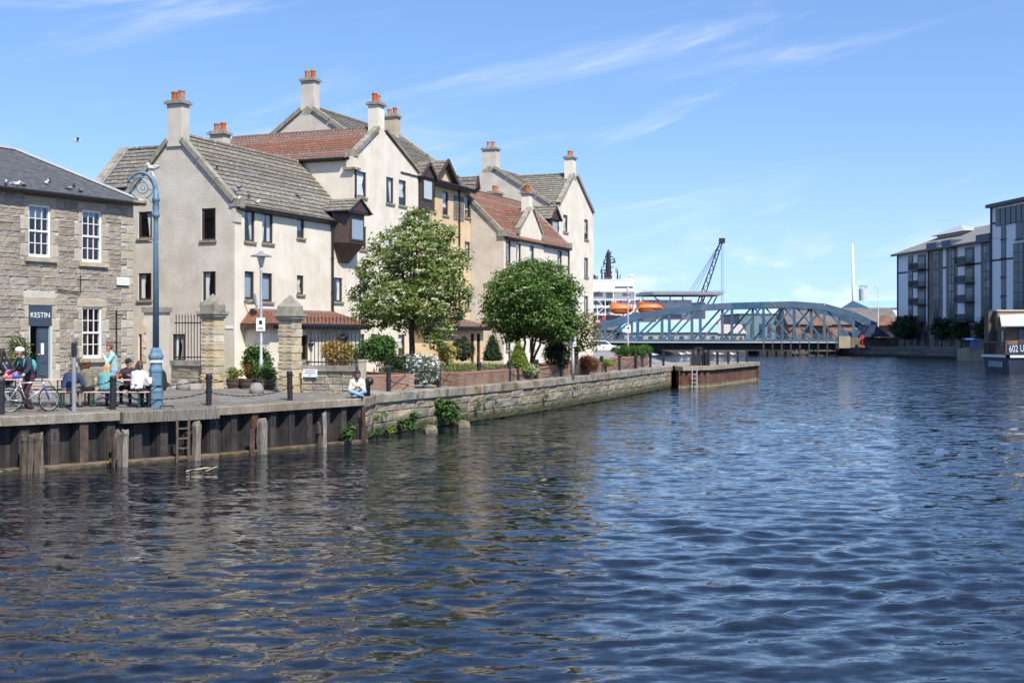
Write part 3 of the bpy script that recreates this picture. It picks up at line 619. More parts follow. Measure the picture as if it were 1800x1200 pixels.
def chimney(parent, u, v, z0, z1, lu, lv, m, pots=2, axis='u', pot_h=.42, pr=.13):
    b = MB(); b.box(u - lu / 2, u + lu / 2, v - lv / 2, v + lv / 2, z0, z1); c = b.build('chimney', m, parent)
    q = MB(); q.box(u - lu / 2 - .1, u + lu / 2 + .1, v - lv / 2 - .1, v + lv / 2 + .1, z1 + .002, z1 + .10); q.box(u - lu / 2 - .05, u + lu / 2 + .05, v - lv / 2 - .05, v + lv / 2 + .05, z1 + .102, z1 + .16); q.build('chimney_cope', COPE, c)
    for i in range(pots):
        t = (i - (pots - 1) / 2) * .36; q = MB(); h = pot_h * random.uniform(.9, 1.1)
        cu, cv = (u + t, v) if axis == 'u' else (u, v + t)
        q.lathe([(pr * 1.12, 0), (pr * 1.1, .05), (pr, .07), (pr * .97, h - .08), (pr * 1.12, h - .07), (pr * 1.12, h), (pr * .8, h), (pr * .8, h - .2)], 14, (cu, cv, z1 + .16)); q.build('chimney_pot', POT, c)
    return c
def gutter(parent, p, q, r=.075):
    b = MB(); b.tube([p, q], r, 8); b.build('gutter', GUTTER, parent)
def fascia(parent, p, q, w=.06, h=.2):
    b = MB(); b.bar(p, q, w, h); b.build('fascia', BROWN, parent)
def downpipe(parent, u, v, z0, z1, r=.05):
    b = MB(); b.tube([(u, v, z0), (u, v, z1)], r, 8)
    for z in np.arange(z0 + .8, z1, 1.6): b.lathe([(r * 1.35, 0), (r * 1.35, .06)], 8, (u, v, z))
    b.build('downpipe', GUTTER, parent)
def gable_tri(mb, L, x0, x1, xa, ze, za, mi=0): mb.add([L(x0, 0, ze), L(x1, 0, ze), L(xa, 0, za)], [(0, 1, 2)], mi)

# ------------------------------------------------------------------ the riverside houses
def block1():
    h = house('harled_house', 'nearest harled house with grey tiled roof and blank chimney gable', 0, 0)
    ze, zr, D, E = 9.05, 12.15, 6.0, 9.9
    gops = [gw(0, 243, 267, 372, 418), gw(0, 354, 379, 366, 422), gw(0, 243, 266, 480, 527), gw(0, 356, 379, 477, 530), gw(0, 303, 325, 587, 634)]
    door = gw(0, 243, 254, 587, 668); door[2] = ZB
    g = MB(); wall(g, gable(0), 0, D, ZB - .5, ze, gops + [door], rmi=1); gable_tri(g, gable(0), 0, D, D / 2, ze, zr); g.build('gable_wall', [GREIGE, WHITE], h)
    for o, s in zip(gops, ('left', 'none', 'right', 'right', 'both')): window(h, gable(0), o, s)
    d = MB(); boxL(d, gable(0), door[0], door[1], -.13, -.09, door[2], door[3]); dd = d.build('door', mat('dark_red_door', (.06, .018, .012, 1), None, rough=.4), h)
    d = MB(); d.ball((.06, door[0] + .08, ZB + 1.0), .035, 8, 6); d.build('handle', GREYMETAL, dd)
    fo = [fw(0, 430, 448, 366, 424), fw(0, 461, 480, 372, 427), fw(0, 522, 535, 381, 418), fw(0, 430, 447, 477, 526), fw(0, 461, 479, 480, 530), fw(0, 522, 534, 484, 517), fw(0, 587, 602, 488, 530)]
    g = MB(); wall(g, front(0), 0, E, ZB - .5, ze, fo); g.build('front_wall', CREAM, h)
    for o, s in zip(fo, ('right', 'both', 'net', 'blind', 'blind', 'net', 'right')): window(h, front(0), o, s)
    g = MB(); g.add([(0, D, ZB), (E, D, ZB), (E, D, ze), (0, D, ze)], [(0, 1, 2, 3)]); g.build('rear_wall', CREAM, h)
    S1 = Vector((0, D / 2, zr - ze)); Ls = S1.length
    roof_plane(h, (.14, -.16, ze - .16 * (zr - ze) / 3), (1, 0, 0), S1, E - .16, Ls + .22)
    roof_plane(h, (.14, D + .16, ze - .16 * (zr - ze) / 3), (1, 0, 0), (0, -D / 2, zr - ze), E - .16, Ls + .22)
    b = MB(); b.tube([(.14, D / 2, zr + .02), (E, D / 2, zr + .02)], .10, 8); b.build('ridge_tile', TILE_G, h)
    skew(h, (.05, -.02, ze + .14), (.05, D / 2 - .35, zr - .24), .34, .2); skew(h, (.05, D + .02, ze + .14), (.05, D / 2 + .35, zr - .24), .34, .2)
    kneeler(h, -.06, .45, -.22, .22, ze - .12, ze + .22)
    b = MB(); b.box(-.02, .42, -.06, .1, ze - .75, ze - .13); b.build('kneeler_corbel', GREIGE, h)
    chimney(h, .2, D / 2, zr - .55, zr + 1.25, .56, .74, GREIGE, 2, 'v', .4)
    chimney(h, 5.0, 4.3, zr - 1.6, zr + .75, .55, .75, GREIGE, 2, 'v', .38)
    fascia(h, (.45, -.12, ze - .12), (E - .2, -.12, ze - .12)); gutter(h, (.45, -.22, ze - .1), (8.2, -.22, ze - .1)); downpipe(h, fu(582, 0), -.09, ZB, ze - .1, .06)
    # corner oriel
    a, b_ = fu(584, 0), E + .02; z0, z1 = zat(462, 9, 0), zat(378, 9, 0)
    bay = MB(); P = [(a, 0), (a + .3, -.75), (b_ - .3, -.75), (b_, 0)]; zb = z0 + .9
    bay.prism([(x, y, zb) for x, y in P], (0, 0, z1 - zb)); bay.add([(x, y, zb) for x, y in P] + [(x * .5 + (a + b_) / 4, y * .12 - .02, z0) for x, y in P], [(0, 1, 5, 4), (1, 2, 6, 5), (2, 3, 7, 6), (4, 5, 6, 7)])
    o = bay.build('oriel', BROWN, h)
    zc = zb + .12
    q = MB(); q.box(a + .42, b_ - .42, -.79, -.752, zc, z1 - .2); q.build('oriel_frame', mat('brown_window_frame', (.06, .035, .026, 1)), o)
    q = MB(); q.box(a + .5, b_ - .5, -.80, -.792, zc + .08, z1 - .28); q.build('oriel_pane', GLASS, o)
    q = MB(); q.box(a + .5, b_ - .5, -.7915, -.7905, zc + .08, z1 - .28); q.build('oriel_blind', CURTAIN, o)
    q = MB(); q.box(a - .05, b_ + .05, -.9, .0, z1 + .002, z1 + .12); q.build('oriel_cornice', GUTTER, o)
    q = MB(); zt = z1 + .12; q.add([(a - .05, -.92, zt), (b_ + .05, -.92, zt), ((a + b_) / 2, -.92, zt + .62), (a - .05, .6, zt), (b_ + .05, .6, zt), ((a + b_) / 2, .6, zt + .62)], [(0, 1, 2), (0, 2, 5, 3), (1, 4, 5, 2)]); q.build('oriel_gablet', BROWN, o)
    for sgn, xo in ((1, a - .1), (-1, b_ + .1)): roof_plane(h, (xo, -1.0, zt - .04), (0, 1, 0), (sgn * ((b_ - a) / 2 + .1), 0, .68), 1.6, Vector(((b_ - a) / 2 + .1, 0, .68)).length, name='oriel_roof', th=.04)
    return h
block1()
def porch(parent, u0, u1, dep, v0, z0, z1, zroof, wm, ops=(), ends=True, door=None):
    """lean-to porch in front of plane v0: walls, tiled pent roof with hipped ends, fascia"""
    v = v0 - dep; g = MB(); wall(g, front(v), u0, u1, z0, z1, list(ops)); g.add([(u0, v, z0), (u0, v0, z0), (u0, v0, z1), (u0, v, z1)], [(0, 1, 2, 3)]); g.add([(u1, v, z0), (u1, v0, z0), (u1, v0, z1), (u1, v, z1)], [(0, 1, 2, 3)])
    w = g.build('porch_wall', wm, parent)
    e = .35; S1 = Vector((0, dep + e, zroof - z1)); L = S1.length; A = u1 - u0 + 2 * e; hip = .75
    roof_plane(parent, (u0 - e, v - e, z1), (1, 0, 0), S1, A, L, lambda s: hip * s / L, lambda s: A - hip * s / L, 'red', 'porch_roof', .05)
    for sg, x in ((1, u0 - e), (-1, u1 + e)):
        q = MB(); q.add([(x, v - e, z1 + .03), (x, v0, z1 + .03), (x + sg * hip, v0, zroof + .03)], [(0, 1, 2)]); q.build('hip_tiles', TILE_R, parent)
    fascia(parent, (u0 - e, v - e + .02, z1 - .09), (u1 + e, v - e + .02, z1 - .09), .05, .2); gutter(parent, (u0 - e, v - e - .06, z1 - .02), (u1 + e, v - e - .06, z1 - .02), .06)
    fascia(parent, (u0 - e + .02, v - e + .05, z1 - .1), (u0 - e + .02, v0, z1 - .1), .05, .2)
    q = MB(); q.box(u0 - e + .05, u1 + e - .05, v - e + .06, v0, z1 - .05, z1 - .01); q.build('soffit', BROWN, parent)
    q = MB(); q.bar((u0 + .4, v0 - .02, zroof + .03), (u1 - .4, v0 - .02, zroof + .03), .14, .1); q.build('flashing', LEAD, parent)
    return w
h1 = bpy.data.objects['harled_house']
zf = zat(549, 4, 0)
pd = [1.95, 2.75, ZB, ZB + 2.05]; pw = [3.1, 3.7, ZB + .9, ZB + 2.0]; pw2 = [6.2, 7.0, ZB + .5, ZB + 2.0]
porch(h1, .75, 8.4, 1.25, 0, ZB - .5, 4.05, zf + .05, CREAM, [pd, pw, pw2])
window(h1, front(-1.25), pw, 'none'); window(h1, front(-1.25), pw2, 'net')
q = MB(); boxL(q, front(-1.25), pd[0], pd[1], -.14, -.1, pd[2], pd[3]); dd = q.build('door', mat('dark_brown_door', (.03, .02, .017, 1), rough=.4), h1)
q = MB(); boxL(q, front(-1.25), pd[0] + .15, pd[1] - .15, -.098, -.094, pd[2] + 1.1, pd[3] - .2); q.build('pane', GLASS, dd)
# satellite dish
dz = zat(530, 1.0, 0); q = MB(); q.lathe([(.0, .0), (.13, .012), (.25, .05), (.33, .1), (.335, .11), (.25, .065), (.12, .03), (0, .02)], 18)
R_ = Matrix.Translation((.72, -.45, dz)) @ Matrix.Rotation(math.radians(78), 4, Vector((1, .5, 0)).normalized())
q.v = [tuple(R_ @ Vector(p)) for p in q.v]; q.tube([(.72, 0, dz - .1), (.72, -.42, dz)], .025, 6); q.tube([(.72, -.47, dz - .3), (.8, -.95, dz - .06)], .014, 6); q.build('satellite_dish', mat('dish_grey', (.30, .30, .30, 1), rough=.6), h1)

def block2():
    h = house('harled_house', 'tall cream house with red pantile roof and chimney gable facing the river', 9.9, 0)
    u0, u1, ua, ze, za, D = 9.9, 16.9, 12.75, 12.35, 14.15, 9.0
    ops = [fw(0, 629, 644, 302, 346), fw(0, 679, 692, 312, 357), fw(0, 701, 714, 317, 361), fw(0, 632, 644, 398, 438), fw(0, 679, 691, 403, 440), fw(0, 701, 713, 407, 443), fw(0, 632, 643, 490, 530), fw(0, 680, 691, 492, 528), fw(0, 631, 641, 587, 628), fw(0, 652, 664, 587, 628), fw(0, 700, 712, 588, 624)]
    g = MB(); wall(g, front(0), u0, u1, ZB - .5, ze, ops); gable_tri(g, front(0), u0, u1, ua, ze, za); g.build('gable_wall', CREAM, h)
    for o, s in zip(ops, ('net', 'right', 'net', 'right', 'net', 'both', 'both', 'net', 'right', 'net', 'net')): window(h, front(0), o, s)
    g = MB(); g.add([(u0, 0, ZB), (u0, D, ZB), (u0, D, ze), (u0, 0, ze)], [(0, 1, 2, 3)]); g.add([(u1, 0, ZB), (u1, D, ZB), (u1, D, ze), (u1, 0, ze)], [(0, 1, 2, 3)]); g.add([(u0, D, ZB), (u1, D, ZB), (u1, D, ze), (ua, D, za), (u0, D, ze)], [(0, 1, 2, 3, 4)]); g.build('side_wall', CREAM, h)
    for sg, x in ((1, u0), (-1, u1)):
        S1 = Vector((ua - x, 0, za - ze)); k = S1.normalized()
        roof_plane(h, (x - k.x * .2, .16, ze - k.z * .2), (0, 1, 0), S1, D - .16, S1.length + .2, style='red')
    b = MB(); b.tube([(ua, .3, za + .02), (ua, D, za + .02)], .11, 8); b.build('ridge_tile', TILE_R, h)
    skew(h, (u0 + .1, .05, ze + .2), (ua - .36, .05, za - .04), .34, .2); skew(h, (u1, .05, ze + .1), (ua + .36, .05, za + .0), .34, .12)
    kneeler(h, u0 - .12, u0 + .35, -.1, .4, ze - .02, ze + .32); q = MB(); q.box(u0 - .12, u0 + .3, -.06, .34, ze - .55, ze - .022); q.build('kneeler_corbel', CREAM, h)
    q = MB(); q.box(u0 - .2, u0 + .45, -.16, .5, ze - .67, ze - .56); q.build('kneeler_string', COPE, h)
    chimney(h, ua, .3, za - .5, za + 1.15, .72, .55, CREAM, 2, 'u', .42)
    gutter(h, (u0 - .26, .45, ze - .12), (u0 - .26, D, ze - .12)); fascia(h, (u0 - .13, .4, ze - .12), (u0 - .13, D, ze - .12)); downpipe(h, u0 + .12, -.06, 9.6, ze - .6, .05)
block2()
def dormer_bay(parent, u0, u1, v, z0, z1, gh):
    """boarded brown bay with a small tiled gablet"""
    q = MB(); q.box(u0, u1, v - .45, v, z0, z1); b = q.build('boarded_bay', BROWN, parent)
    q = MB(); q.add([(u0 - .12, v - .55, z1), (u1 + .12, v - .55, z1), ((u0 + u1) / 2, v - .55, z1 + gh)], [(0, 1, 2)]); q.build('gablet', BROWN, b)
    for sg, x in ((1, u0 - .18), (-1, u1 + .18)):
        S1 = Vector((sg * ((u1 - u0) / 2 + .18), 0, gh + .06)); roof_plane(parent, (x, v - .62, z1 - .03), (0, 1, 0), S1, 2.0, S1.length, name='gablet_roof', th=.04)
        q = MB(); q.bar((x, v - .64, z1 - .03), (x + S1.x, v - .64, z1 + S1.z - .03), .05, .16); q.build('barge_board', BROWN, b)
    if z1 - z0 > 1:
        m_ = (u0 + u1) / 2; w = min(.55, (u1 - u0) * .42); q = MB(); q.box(m_ - w, m_ + w, v - .49, v - .452, z0 + .5, z1 - .12); f = q.build('bay_window', mat('brown_window_frame', (.06, .035, .026, 1)), parent)
        q = MB(); q.box(m_ - w + .07, m_ + w - .07, v - .492, v - .4915, z0 + .58, z1 - .2); q.build('net_curtain', CURTAIN, f); q = MB(); q.add([(m_ - w + .07, v - .496, z0 + .58), (m_ + w - .07, v - .496, z0 + .58), (m_ + w - .07, v - .496, z1 - .2), (m_ - w + .07, v - .496, z1 - .2)], [(0, 1, 2, 3)]); q.build('pane', GLASS, f)
    return b
def block3():
    h = house('ochre_house', 'tall ochre rendered house with boarded dormers and steep grey roof', 14.7, .3)
    v0 = .35; u0, u1, ze, vr, zr = 14.7, 24.45, 12.4, 5.6, 16.0; D = 10.9; uf = 16.92
    ops = [fw(v0, 756, 765, 330, 372), fw(v0, 778, 788, 337, 378), fw(v0, 817, 827, 343, 382), fw(v0, 817, 827, 425, 462), fw(v0, 778, 788, 420, 458), fw(v0, 756, 765, 416, 455), fw(v0, 817, 827, 505, 542), fw(v0, 778, 788, 503, 540)]
    g = MB(); wall(g, front(v0), uf, u1, ZB - .5, ze, ops); g.build('front_wall', OCHRE, h)
    for o in ops: window(h, front(v0), o)
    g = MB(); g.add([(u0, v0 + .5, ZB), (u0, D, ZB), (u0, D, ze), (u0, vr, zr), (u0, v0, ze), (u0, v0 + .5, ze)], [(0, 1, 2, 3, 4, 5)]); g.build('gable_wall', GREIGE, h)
    g = MB(); g.add([(u1, v0, ZB), (u1, D, ZB), (u1, D, ze), (u1, vr, zr), (u1, v0, ze)], [(0, 1, 2, 3, 4)]); g.add([(u0, D, ZB), (u1, D, ZB), (u1, D, ze), (u0, D, ze)], [(0, 1, 2, 3)]); g.build('side_wall', CREAM, h)
    S1 = Vector((0, vr - v0, zr - ze)); k = S1.normalized()
    roof_plane(h, (u0 + .12, v0 - k.y * .45, ze - k.z * .45), (1, 0, 0), S1, u1 - u0 - .24, S1.length + .45)
    S2 = Vector((0, vr - D, zr - ze)); roof_plane(h, (u0 + .12, D, ze), (1, 0, 0), S2, u1 - u0 - .24, S2.length)
    b = MB(); b.tube([(u0 + .1, vr, zr + .03), (u1, vr, zr + .03)], .11, 8); b.build('ridge_tile', TILE_G, h)
    for u in (u0 + .06, u1 - .05):
        skew(h, (u, v0 - .3, ze - .1), (u, vr - .35, zr - .14), .34, .22, n=5); skew(h, (u, D, ze + .1), (u, vr + .35, zr - .14), .34, .22, n=5)
    chimney(h, u0 + .3, vr, zr - .5, zr + 1.35, .6, .8, GREIGE, 2, 'v', .4)
    chimney(h, u1 - .35, vr - .2, zr - .5, zr + .85, .6, .8, mat('tan_chimney', (.42, .34, .22, 1), (.5, .42, .3, 1), 3, .9, .5, 30), 2, 'v', .4)
    fascia(h, (uf, v0 - .36, ze - .28), (u1, v0 - .36, ze - .28), .06, .22); gutter(h, (uf, v0 - .46, ze - .22), (u1 + .1, v0 - .46, ze - .22))
    downpipe(h, fu(806, v0), v0 - .06, 4.6, ze - .25, .055)
    za = zat(312, 17.6, 0)
    dormer_bay(h, uf + .05, fu(750, v0), v0, zat(368, 17.6, 0), ze - .2, .75)
    dormer_bay(h, fu(806, v0) + 1.4, u1 - .15, v0 + .02, ze - .3, ze - .1, .7)
    # ochre gablet
    a, c = fu(757, v0), fu(796, v0); zt = ze - .2
    q = MB(); q.add([(a, v0 - .08, zt), (c, v0 - .08, zt), ((a + c) / 2, v0 - .08, zt + 1.25)], [(0, 1, 2)]); q.build('gablet', OCHRE, h)
    for sg, x in ((1, a - .2), (-1, c + .2)):
        S1 = Vector((sg * ((c - a) / 2 + .2), 0, 1.42)); roof_plane(h, (x, v0 - .4, zt - .1), (0, 1, 0), S1, 2.6, S1.length, name='gablet_roof', th=.04)
        q = MB(); q.bar((x, v0 - .42, zt - .1), (x + S1.x, v0 - .42, zt + 1.32), .06, .2); q.build('barge_board', BROWN, h)
    for a_, b_ in ((fu(797, v0), fu(815, v0)), (fu(829, v0), u1 - .1)):
        for i in range(6):
            q = MB(); z = zat(385, 22, 0) + i * .24; q.box(a_, b_, v0 - .03, v0 - .002, z, z + .225); q.build('hung_tile_course', TILE_G, h)
    # ground-floor porch
    a, c = fu(775, -1.9), fu(851, -1.9); z1 = zat(580, 22, -1.9)
    po = [[c - 2.9, c - 2.35, ZB + .7, ZB + 1.95], [c - 1.75, c - 1.25, ZB + .3, ZB + 2.1], [c - .9, c - .4, ZB + .3, ZB + 2.1]]
    porch(h, a + .3, c, 2.2, v0, ZB - .5, 4.05, 4.75, OCHRE, po)
    for o in po: window(h, front(v0 - 2.2), o, 'none', sill=None)
block3()
def block4():
    v0 = -1.8; u0, u1 = 24.5, 35.8
    h = house('harled_house', 'low cream house with red roof and small chimney gablet between taller neighbours', u0, v0)
    ze, vr, zr, D = 9.55, 1.2, 12.5, 4.2
    rows = ((889, 898), (907, 916), (931, 939), (980, 988)); ops = []
    for a, b in rows:
        um = fu((a + b) / 2, v0); t = zat(425 + (a - 889) * .17, um, v0)
        for k in range(3): ops.append([fu(a, v0), fu(b, v0), t - 1.25 - 2.6 * k, t - 2.6 * k])
    g = MB(); wall(g, front(v0), u0, u1, ZB - .5, ze, ops); a, c, ap = fu(911, v0), fu(953, v0), fu(934, v0); zs, za = 10.0, 11.55
    g.add([(a, v0 - .004, ze - .3), (c, v0 - .004, ze - .3), (c, v0 - .004, zs), (ap, v0 - .004, za), (a, v0 - .004, zs)], [(0, 1, 2, 3, 4)]); g.build('front_wall', CREAM, h)
    for o in ops: window(h, front(v0), o)
    for u, nm in ((u0, 'gable_wall'), (u1, 'gable_wall')):
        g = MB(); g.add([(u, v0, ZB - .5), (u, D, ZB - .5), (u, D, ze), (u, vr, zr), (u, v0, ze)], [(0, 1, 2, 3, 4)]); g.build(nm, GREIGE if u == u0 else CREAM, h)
    S1 = Vector((0, vr - v0, zr - ze)); k = S1.normalized()
    roof_plane(h, (u0 + .12, v0 - k.y * .22, ze - k.z * .22), (1, 0, 0), S1, u1 - u0 - .24, S1.length + .22, style='red'); roof_plane(h, (u0 + .12, D, ze), (1, 0, 0), (0, vr - D, zr - ze), u1 - u0 - .24, S1.length, style='red')
    b = MB(); b.tube([(u0, vr, zr + .02), (u1, vr, zr + .02)], .1, 8); b.build('ridge_tile', TILE_R, h)
    for u in (u0 + .05, u1 - .05):
        skew(h, (u, v0 + .1, ze + .18), (u, vr, zr + .05), .34, .2, n=4); kneeler(h, u - .2, u + .2, v0 - .2, v0 + .3, ze - .1, ze + .26)
    for sg, x in ((1, a), (-1, c)):
        S1 = Vector((ap - x, 0, za - zs)); roof_plane(h, (x, v0 + .1, zs - .05), (0, 1, 0), S1, 1.9, S1.length, style='red', name='gablet_roof', th=.05)
        skew(h, (x, v0 + .04, zs + .05), (ap - sg * .25, v0 + .04, za - .02), .3, .16, n=2); kneeler(h, x - .15, x + .15, v0 - .1, v0 + .2, zs - .25, zs + .05)
    chimney(h, ap, v0 + .3, za - .6, za + .85, .6, .5, CREAM, 1, 'u', .4, .16)
    chimney(h, 33.5, 2.6, zr - 1.5, zr + .55, 1.1, .6, GREIGE, 2, 'u', .42)
    for p, q_ in ((u0 + .2, a - .1), (c + .1, u1 - .1)): fascia(h, (p, v0 - .1, ze - .2), (q_, v0 - .1, ze - .2)); gutter(h, (p, v0 - .22, ze - .18), (q_, v0 - .22, ze - .18))
    downpipe(h, u0 + .75, v0 - .06, ZB, ze - .2); downpipe(h, u1 - .15, v0 - .06, ZB, ze - .2)
block4()
def block5():
    u0, u1, ua, ze, za = 38.6, 46.2, 42.0, 12.7, 15.3
    h = house('harled_house', 'farthest cream house, tall chimney gable beside the bridge', u0, 0)
    ops = [fw(0, 990, 998, 378, 408), fw(0, 1027, 1034, 386, 421), fw(0, 1027, 1034, 453, 487), fw(0, 1027, 1034, 520, 553), fw(0, 990, 998, 445, 475)]
    g = MB(); wall(g, front(0), u0, u1, ZB - .5, ze, ops); gable_tri(g, front(0), u0, u1, ua, ze, za); g.build('front_wall', CREAM, h)
    for o in ops: window(h, front(0), o)
    vr, zr, D = 5.3, 15.75, 10.2
    g = MB(); g.add([(u0, 0, ZB), (u0, D, ZB), (u0, D, ze), (u0, vr, zr), (u0, .4, ze), (u0, 0, ze)], [(0, 1, 2, 3, 4, 5)]); g.build('gable_wall', GREIGE, h)
    g = MB(); g.add([(u1, 0, ZB), (u1, D, ZB), (u1, D, ze), (u1, vr, zr), (u1, .4, ze), (u1, 0, ze)], [(0, 1, 2, 3, 4, 5)]); g.build('side_wall', CREAM, h)
    S1 = Vector((0, vr - .4, zr - ze)); roof_plane(h, (u0 + .1, .4, ze), (1, 0, 0), S1, u1 - u0 - .2, S1.length); S2 = Vector((0, vr - D, zr - ze)); roof_plane(h, (u0 + .1, D, ze), (1, 0, 0), S2, u1 - u0 - .2, S2.length)
    for x in (u0, u1):
        S3 = Vector((ua - x, 0, za - ze)); k = S3.normalized(); roof_plane(h, (x - k.x * .2, .1, ze - k.z * .2), (0, 1, 0), S3, 5.0, S3.length + .2)
        sg = 1 if ua > x else -1; skew(h, (x + sg * .05, .02, ze + .16), (ua - sg * .35, .02, za - .04), .34, .2)
        skew(h, (x + sg * .02, .5, ze + .15), (x + sg * .02, vr - .4, zr - .1), .34, .2, n=4)
    b = MB(); b.tube([(ua, .2, za + .02), (ua, 5, za + .02)], .1, 8); b.build('ridge_tile', TILE_G, h)
    chimney(h, ua - .1, .3, za - .5, za + 1.1, .85, .6, CREAM, 2, 'u', .42); chimney(h, u0 + .35, vr, zr - .5, zr + 1.15, .7, 1.05, GREIGE, 2, 'v', .42)
    # link to the low house
    g = MB(); g.box(35.85, u0 - .01, .3, 5, ZB - .5, 9.9); g.build('link_wall', CREAM, h)
    dormer_bay(h, 36.6, 38.3, .3, 9.2, 11.6, .8)
block5()
def rear_wing():
    h = house('rear_house', 'grey tiled hipped roof of the house behind the nearest gable', 3.0, 6.2)
    g = MB(); g.box(3.0, 7.0, 6.2, 9.6, ZB, 10.4); g.prism([(3.0, 9.6, 10.401), (7.0, 9.6, 10.401), (4.9, 9.6, 12.3)], (0, -.2, 0)); g.build('wall', GREIGE, h)
    S1 = Vector((2.0, 0, 2.05)); L = S1.length
    roof_plane(h, (2.8, 4.4, 10.4), (0, 1, 0), S1, 5.1, L)
    skew(h, (2.75, 9.65, 10.5), (4.8, 9.65, 12.55), .42, .2, n=5); q = MB(); q.bar((2.78, 9.4, 10.52), (4.78, 9.4, 12.56), .08, .06); q.build('flashing', LEAD, h)
    b = MB(); b.tube([(4.8, 4.4, 12.5), (4.8, 9.5, 12.5)], .1, 8); b.build('ridge_tile', TILE_G, h)
rear_wing()
# ------------------------------------------------------------------ stone shop building
KT = math.radians(59); KU = Vector((math.cos(KT), math.sin(KT))); KV = Vector((-math.sin(KT), math.cos(KT))); K0 = Vector((-15.05, 49.8)); KB = 1.88
def kp(x, y): return K0 + KU * x + KV * y
def kx(px): return hit(px, K0, KU)
def kop(a, b, c, d):
    x0, x1 = kx(a), kx(b); Y = kp((x0 + x1) / 2, 0).y; return [x0, x1, EYE + (HOR - d) * Y / F, EYE + (HOR - c) * Y / F]
def ktext(txt, size, loc3, parent, m, name='lettering', rz=0):
    cu = bpy.data.curves.new(name, 'FONT'); cu.body = txt; cu.size = size; cu.align_x = 'CENTER'; cu.align_y = 'CENTER'; cu.extrude = .006
    ob = bpy.data.objects.new('tmp', cu); C.objects.link(ob); bpy.context.view_layer.update()
    me = bpy.data.meshes.new_from_object(ob.evaluated_get(bpy.context.evaluated_depsgraph_get())); bpy.data.objects.remove(ob); me.materials.clear(); me.materials.append(m)
    o = bpy.data.objects.new(name, me); C.objects.link(o); o.parent = parent; o3 = offset_of(parent)
    o.location = (loc3[0] - o3[0], loc3[1] - o3[1], loc3[2] - o3[2]); o.rotation_euler = (math.radians(90), 0, rz); return o
def shop():
    p = kp(0, 0); k = thing('stone_shop', 'old rubble stone shop with slate hipped roof and white sash windows', 'building', (p.x, p.y, KB), KT, None, off=(0, 0, KB))
    X0, ze, D = -12.0, 8.86, 6.3; L = front(0)
    w1, w2, w3 = kop(51, 90, 360, 452), kop(145, 180, 370, 461), kop(145, 180, 540, 629); dr = kop(51, 92, 537, 670); dr[2] = KB
    w4 = [w1[0] - 2.6, w1[1] - 2.6, w1[2], w1[3]]; w5 = [dr[0] - 2.6, dr[1] - 2.6, w3[2], w3[3]]
    ops = [w1, w2, w3, w4, w5]; allo = ops + [dr]
    g = MB(); wall(g, front(.035), X0, 0, KB - .6, ze, allo, .2); g.build('mortar_bed', MORTAR, k)
    g = MB(); g.add([(0, .035, KB - .5), (0, D, KB - .5), (0, D, ze), (0, .035, ze)], [(0, 1, 2, 3)]); g.add([(X0, 0, KB - .5), (X0, D, KB - .5), (X0, D, ze), (X0, 0, ze)], [(0, 1, 2, 3)]); g.add([(X0, D, KB - .5), (0, D, KB - .5), (0, D, ze), (X0, D, ze)], [(0, 1, 2, 3)]); g.build('side_wall', RUBBLE, k)
    RST = [stone_mesh('rubble_stone', RUBBLE, 100 + i, .2, .3) for i in range(14)]; DST = [stone_mesh('dressed_stone', DRESSED, 200 + i, .08, .3) for i in range(4)]
    blocks = []                                   # rectangles already taken: margins, quoins
    def put(x0, x1, z0, z1, nm='dressed_stone', meshes=DST, y=.0):
        inst(nm, random.choice(meshes), k, ((x0 + x1) / 2, y, (z0 + z1) / 2), 0, (x1 - x0 - .012, .5, z1 - z0 - .012)); blocks.append((x0, x1, z0, z1))
    for o in allo:
        a, b, c, d = o; put(a - .22, b + .22, d, d + .34)
        n = max(4, round((d - c) / .48)); h = (d - c) / n
        for i in range(n):
            e = .17 if (i % 2) else .36; put(a - e, a, c + i * h, c + (i + 1) * h); put(b, b + e, c + i * h, c + (i + 1) * h)
    z = KB - .4; i = 0
    while z < ze - .1:
        h = min(.34, ze - z); put(-.62 if i % 2 else -.34, 0, z, z + h); z += h; i += 1
    stones = []; z = KB - .4
    rnd = random.Random(5)
    while z < ze - .05:
        h = min(rnd.choice([.13, .16, .19, .22, .26, .3]), ze - z); x = X0 + .0
        if ze - z - h < .1: h = ze - z
        spans = [(X0, 0)]
        for b in blocks + [tuple(o) for o in allo]:
            if b[2] < z + h - .03 and b[3] > z + .03:
                ns = []
                for s in spans:
                    if b[1] <= s[0] or b[0] >= s[1]: ns.append(s); continue
                    if b[0] > s[0]: ns.append((s[0], b[0]))
                    if b[1] < s[1]: ns.append((b[1], s[1]))
                spans = ns
        for s in spans:
            x = s[0]
            while x < s[1] - .02:
                w = rnd.uniform(.22, .75) * (1.0 if h > .18 else .8)
                if s[1] - x - w < .16: w = s[1] - x
                if w > .07: stones.append((x, x + w, z, z + h, rnd.uniform(-.02, .02)))
                x += w
        z += h
    inside = [s for s in stones if s[1] > kx(-15)]; inside.sort(key=lambda s: -(s[1] - s[0]) * (s[3] - s[2]))
    for s in inside[:290]: inst('rubble_stone', rnd.choice(RST), k, ((s[0] + s[1]) / 2, s[4], (s[2] + s[3]) / 2), 0, (s[1] - s[0] - .014, .5, s[3] - s[2] - .012))
    rest = MB()
    for s in inside[290:] + [s for s in stones if s[1] <= kx(-15)]:
        me = rnd.choice(RST); sx, sz = s[1] - s[0] - .02, s[3] - s[2] - .018
        rest.add([((s[0] + s[1]) / 2 + v.co.x * sx, s[4] + v.co.y * .6, (s[2] + s[3]) / 2 + v.co.z * sz) for v in me.vertices], [tuple(p_.vertices) for p_ in me.polygons])
